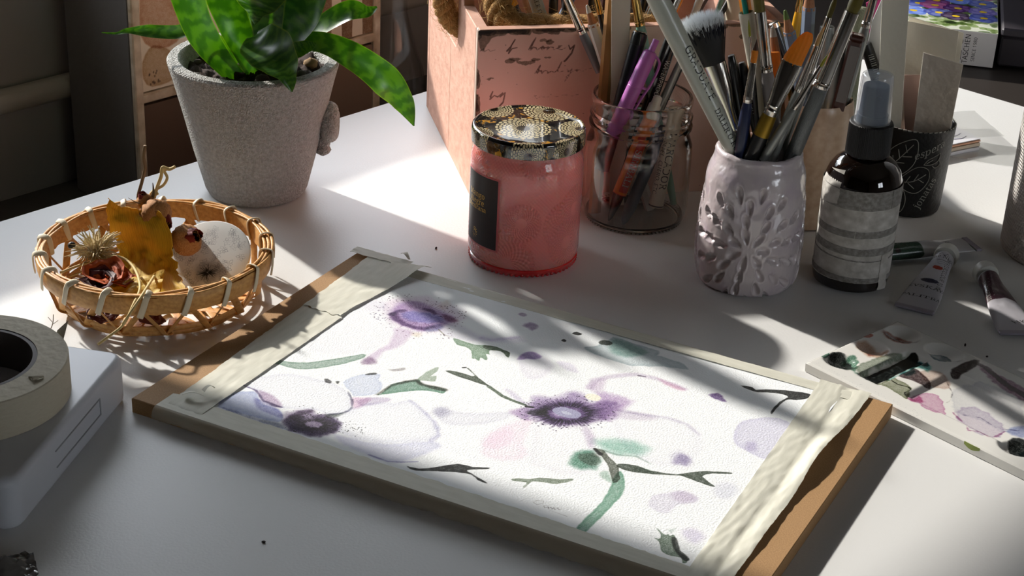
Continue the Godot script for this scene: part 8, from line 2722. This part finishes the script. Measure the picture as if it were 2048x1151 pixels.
# ---------------------------------------------------------------- far right corner: books beyond the table, note pad, paper roll; glass bottle by the drawer unit
func far_corner():
	# dark chest beyond the table's right edge
	var g := Geo.new()
	var c := thing("dark_chest", "low dark chest beyond the table edge carrying the flower book", "chest", Vector3(1.455, 0.0, -1.15).rotated(Vector3.UP, ROOM), ROOM)
	g.box(Vector3(0.50, 0.04, 0.76), 0.004, Vector3(0.25, TY - 0.030, 0.245))
	part("chest_top", g, mat("dark_wood", Color(0.16, 0.135, 0.12), 0.5), c)
	g = Geo.new()
	g.box(Vector3(0.47, TY - 0.05, 0.72), 0.004, Vector3(0.25, (TY - 0.05) / 2, 0.245))
	part("chest_body", g, mat("dark_wood", Color(0.16, 0.135, 0.12), 0.5), c)
	# thick book lying flat, pansies on its cover
	var s := Sheet.new()
	s.start(Vector2(0, 0), Vector2(120, 160), 4.0, Color(0.80, 0.82, 0.76), speck, cloud)
	rng.seed = 90
	var leafc := [Color(0.42, 0.52, 0.24), Color(0.55, 0.66, 0.36), Color(0.30, 0.40, 0.22)]
	for k in 240:
		var p := Vector2(rng.randf_range(-5, 125), rng.randf_range(0, 165))
		var a := rng.randf() * TAU
		var d := Vector2(cos(a), sin(a)) * rng.randf_range(8, 16)
		var o := d.orthogonal() * 0.4
		s.wash([p.x, p.y, p.x + d.x * 0.5 + o.x, p.y + d.y * 0.5 + o.y, p.x + d.x, p.y + d.y, p.x + d.x * 0.5 - o.x, p.y + d.y * 0.5 - o.y], leafc[k % 3], 0.7, 0.8)
	var hues := [Color(0.24, 0.30, 0.66), Color(0.36, 0.48, 0.84), Color(0.32, 0.12, 0.44), Color(0.20, 0.13, 0.26), Color(0.36, 0.11, 0.40), Color(0.62, 0.24, 0.50), Color(0.27, 0.32, 0.64), Color(0.42, 0.38, 0.70)]
	for m in 26:
		var mid := Vector2(12 + (m % 5) * 24 + rng.randf_range(-6, 6), 8 + int(m / 5) * 26 + rng.randf_range(-6, 6))
		var hue: Color = hues[(m * 5) % 8]
		for k in 5:
			var a := TAU * k / 5 + m
			var p := mid + Vector2(cos(a), sin(a)) * 7.0
			for rr in [8.0, 5.0]:
				s.dot(p, rr, rr * 0.9, hue.lightened(0.25 if rr < 7 else 0.0), 0.9, true)
		s.dot(mid, 3.6, 3.0, Color(0.90, 0.76, 0.12), 1.0, true)
	var cov := mat("book_cover", Color.WHITE, 0.35)
	cov.albedo_texture = s.texture()
	var bk := thing("flower_book", "thick book with painted pansies on its cover lying beyond the table", "book", Vector3(0.4656, 0.7314, -1.6451), -0.22)
	# local: x to the right along the near edge (from -0.2 to 0), z away negative
	g = Geo.new()
	g.box(Vector3(0.118, 0.031, 0.160), 0.0012, Vector3(-0.059, 0.0170, -0.080))
	part("page_block", g, mat("book_white", Color(0.82, 0.81, 0.80), 0.5), bk)
	g = Geo.new()
	g.sheet(1, 1, func(u: float, v: float): return Vector3(-0.1195 + 0.1205 * u, 0.0350, -0.161 + 0.162 * v), 0.0018)
	part("front_cover", g, cov, bk)
	g = Geo.new()
	g.box(Vector3(0.1205, 0.0016, 0.162), 0.0004, Vector3(-0.0593, 0.0009, -0.080))
	part("back_cover", g, mat("book_white", Color(0.82, 0.81, 0.80), 0.5), bk)
	g = Geo.new()
	g.box(Vector3(0.1205, 0.0345, 0.0016), 0.0004, Vector3(-0.0593, 0.0174, 0.0010))
	part("spine", g, mat("book_white", Color(0.82, 0.81, 0.80), 0.5), bk)
	g = Geo.new()
	var sp := func(x0: float, y0: float, turn: float): return func(x: float, y: float):
		var u := Vector2(x, y).rotated(turn)
		return Vector3(x0 + u.x, y0 + u.y, 0.0019)
	g.letters("TASCHEN", 0.0072, (sp as Callable).call(-0.0270, 0.0170, PI / 2), "Droid Sans")
	g.letters("10", 0.0260, (sp as Callable).call(-0.0400, 0.0170, PI / 2), "Droid Serif")
	g.letters("SINCE 1980", 0.0028, (sp as Callable).call(-0.0195, 0.0170, PI / 2), "Droid Sans")
	part("lettering", g, sm("print_black"), bk)
	# dark box file beside it, on a white sheet
	var db := thing("dark_box", "dark grey box lying close against the right side of the flower book", "box", Vector3(0.4656, 0.7314, -1.6451), -0.22)
	g = Geo.new()
	g.box(Vector3(0.110, 0.030, 0.150), 0.002, Vector3(0.060, 0.0160, -0.080))
	part("body", g, mat("box_dark", Color(0.17, 0.155, 0.18), 0.5), db)
	g = Geo.new()
	g.box(Vector3(0.112, 0.009, 0.152), 0.002, Vector3(0.060, 0.0355, -0.080))
	part("lid", g, mat("box_lid", Color(0.20, 0.185, 0.21), 0.5), db)
	# small pad of papers and a clear sleeve under it
	var pad := thing("note_pad", "small stack of printed note papers behind the black mug", "note pad", Vector3(0.3691, 0.7400, -1.3745), 0.55)
	var heights := [0.0, 0.0034, 0.0068, 0.0085]
	for k in 4:
		g = Geo.new()
		var th: float = [0.0030, 0.0030, 0.0014, 0.0006][k]
		g.box(Vector3(0.062, th, 0.045), 0.0003, Vector3(0.001 * k, heights[k] + th / 2 + 0.0004, -0.0225 - 0.001 * k))
		part("sheet_block", g, mat(["pad_white", "pad_print", "pad_rose", "pad_white"][k], [Color(0.84, 0.84, 0.86), Color(0.76, 0.70, 0.62), Color(0.86, 0.66, 0.54), Color(0.84, 0.84, 0.86)][k], 0.7), pad)
	g = Geo.new()
	for k in 4:
		g.tube(spline([Vector3(0.010, 0.0097, -0.012 - 0.007 * k), Vector3(0.018, 0.0097, -0.010 - 0.007 * k), Vector3(0.026, 0.0097, -0.013 - 0.007 * k)], 4), 0.00025, 4)
	part("writing", g, mat("pad_ink", Color(0.45, 0.42, 0.62), 0.6), pad)
	var sl := mat("clear_sleeve", Color(0.86, 0.87, 0.86, 0.10), 0.2)
	sl.transparency = BaseMaterial3D.TRANSPARENCY_ALPHA
	g = Geo.new()
	g.sheet(10, 8, func(u: float, v: float): return Vector3(-0.036 + 0.074 * u, 0.0102 + 0.0005 * sin(u * 8.0), -0.060 + 0.062 * v), 0.0003)
	solo("plastic_sleeve", g, sl, "clear plastic sleeve lying on top of the note papers", "sleeve", Vector3(0.3797, 0.7400, -1.3944) + Vector3(0, 0.0004, 0), 0.20)
	g = Geo.new()
	g.sheet(10, 8, func(u: float, v: float): return Vector3(-0.030 + 0.066 * u, 0.0008 + 0.0003 * sin(u * 9.0), -0.050 + 0.048 * v), 0.0003)
	solo("plastic_sleeve", g, sl, "clear plastic sleeve lying flat on the table right of the note papers", "sleeve", Vector3(0.3955, 0.7400, -1.3597), -0.30)
	# roll of kitchen paper, only its left side in view
	var pr := thing("paper_towel_roll", "white embossed paper towel roll standing at the right edge", "paper towel", Vector3(0.4255, TY, -1.1880))
	var pw := tri_plan(mat("towel_paper", Color(0.87, 0.85, 0.83), 0.95), 26.0)
	relief(pw, dimples(), 0.16)
	g = Geo.new()
	g.lathe([Vector2(0.021, 0.0005), Vector2(0.0575, 0.0005), Vector2(0.0580, 0.002), Vector2(0.0580, 0.228), Vector2(0.0570, 0.230), Vector2(0.021, 0.230)], 80)
	part("wound_paper", g, pw, pr)
	g = Geo.new()
	g.lathe([Vector2(0.0190, 0.0), Vector2(0.0208, 0.0), Vector2(0.0208, 0.2305), Vector2(0.0190, 0.2305), Vector2(0.0190, 0.0)], 40)
	part("core", g, mat("core_card", Color(0.36, 0.33, 0.32), 0.7), pr)
	# glass bottle right of the drawer unit
	var bo := thing("glass_bottle", "clear glass bottle on the dark ledge right of the drawer unit", "bottle", Vector3(1.180, TY - 0.12, -1.245).rotated(Vector3.UP, ROOM))
	var gl := mat("bottle_glass", Color(0.62, 0.62, 0.60, 0.06), 0.03)
	gl.transparency = BaseMaterial3D.TRANSPARENCY_ALPHA
	g = Geo.new()
	g.lathe([Vector2(0.0, 0.002), Vector2(0.026, 0.0), Vector2(0.032, 0.003), Vector2(0.034, 0.010), Vector2(0.034, 0.040), Vector2(0.031, 0.062), Vector2(0.022, 0.090), Vector2(0.0145, 0.120), Vector2(0.0125, 0.165), Vector2(0.0135, 0.185), Vector2(0.0150, 0.188), Vector2(0.0150, 0.194), Vector2(0.0115, 0.195), Vector2(0.0105, 0.165), Vector2(0.0125, 0.120), Vector2(0.020, 0.090), Vector2(0.029, 0.062), Vector2(0.032, 0.040), Vector2(0.0315, 0.012), Vector2(0.0, 0.007)], 56)
	part("glass", g, gl, bo)

func dimples() -> ImageTexture:
	var n := 128
	var by := PackedByteArray()
	by.resize(n * n)
	for y in n:
		for x in n:
			var row := int(y / 8)
			var p := Vector2(fmod(x + (4 if row % 2 else 0), 8.0) - 4.0, fmod(y, 8.0) - 4.0)
			by[y * n + x] = int(clampf(1.0 - p.length() / 3.6, 0.0, 1.0) * 255)
	return ImageTexture.create_from_image(Image.create_from_data(n, n, false, Image.FORMAT_L8, by))


# ---------------------------------------------------------------- crumbs on the table, a bit of foil
func crumbs():
	var f := FastNoiseLite.new()
	f.seed = 6
	var g := Geo.new()
	g.sheet(16, 16, func(u: float, v: float):
		var p := Vector2(u - 0.5, v - 0.5)
		return Vector3(p.x * 0.030, 0.002 + 0.016 * maxf(0.0, 0.4 - p.length()) + 0.006 * absf(f.get_noise_2d(u * 900.0, v * 900.0)), p.y * 0.022), 0.0002)
	var foil := mat("clear_wrap", Color(0.55, 0.55, 0.55), 0.15, 0.6)
	solo("foil_scrap", g, foil, "crumpled shiny wrapper at the lower left corner of the table", "wrapper", Vector3(-0.2513, 0.7400, -0.7214), 0.4)
	var spots := [[Vector3(-0.1253, 0.7400, -0.7596), 0.0012, 0.0006, "dark reddish seed on the empty table in front of the board"], [Vector3(-0.0566, 0.7400, -1.1386), 0.0012, 0.0008, "dark crumb on the table left of the candle"], [Vector3(0.3044, 0.7400, -1.0243), 0.0008, 0.0012, "dark crumb on the table between the palette and the paint tubes"], [Vector3(0.3159, 0.7400, -1.0100), 0.0009, 0.0007, "dark crumb on the table beside the palette's far edge"], [Vector3(-0.2971, 0.7400, -0.9798), 0.0014, 0.0011, "dark round seed on the table beside the tape roll"]]
	for k in spots.size():
		var o := solo("crumb", ball(Vector3(0, spots[k][2] * 0.8, 0), spots[k][1], spots[k][2], spots[k][1] * 0.6, 10, 0.3, k), mat("crumb_dark", Color(0.12, 0.05, 0.05), 0.6), spots[k][3], "crumb", spots[k][0], k * 1.1)
	g = Geo.new()
	g.tube(spline([Vector3(0, 0.0005, 0), Vector3(0.001, 0.004, -0.004), Vector3(0.0, 0.007, -0.010)], 4), 0.0003, 5)
	g.tube([Vector3(0.0005, 0.003, -0.003), Vector3(0.004, 0.005, -0.006)], 0.0002, 5)
	g.tube([Vector3(0.0005, 0.004, -0.005), Vector3(-0.003, 0.006, -0.008)], 0.0002, 5)
	solo("dried_sprig", g, mat("sprig", Color(0.42, 0.36, 0.26), 0.8), "tiny dried sprig standing on the table behind the tape roll", "sprig", Vector3(-0.2975, 0.7400, -0.9840))
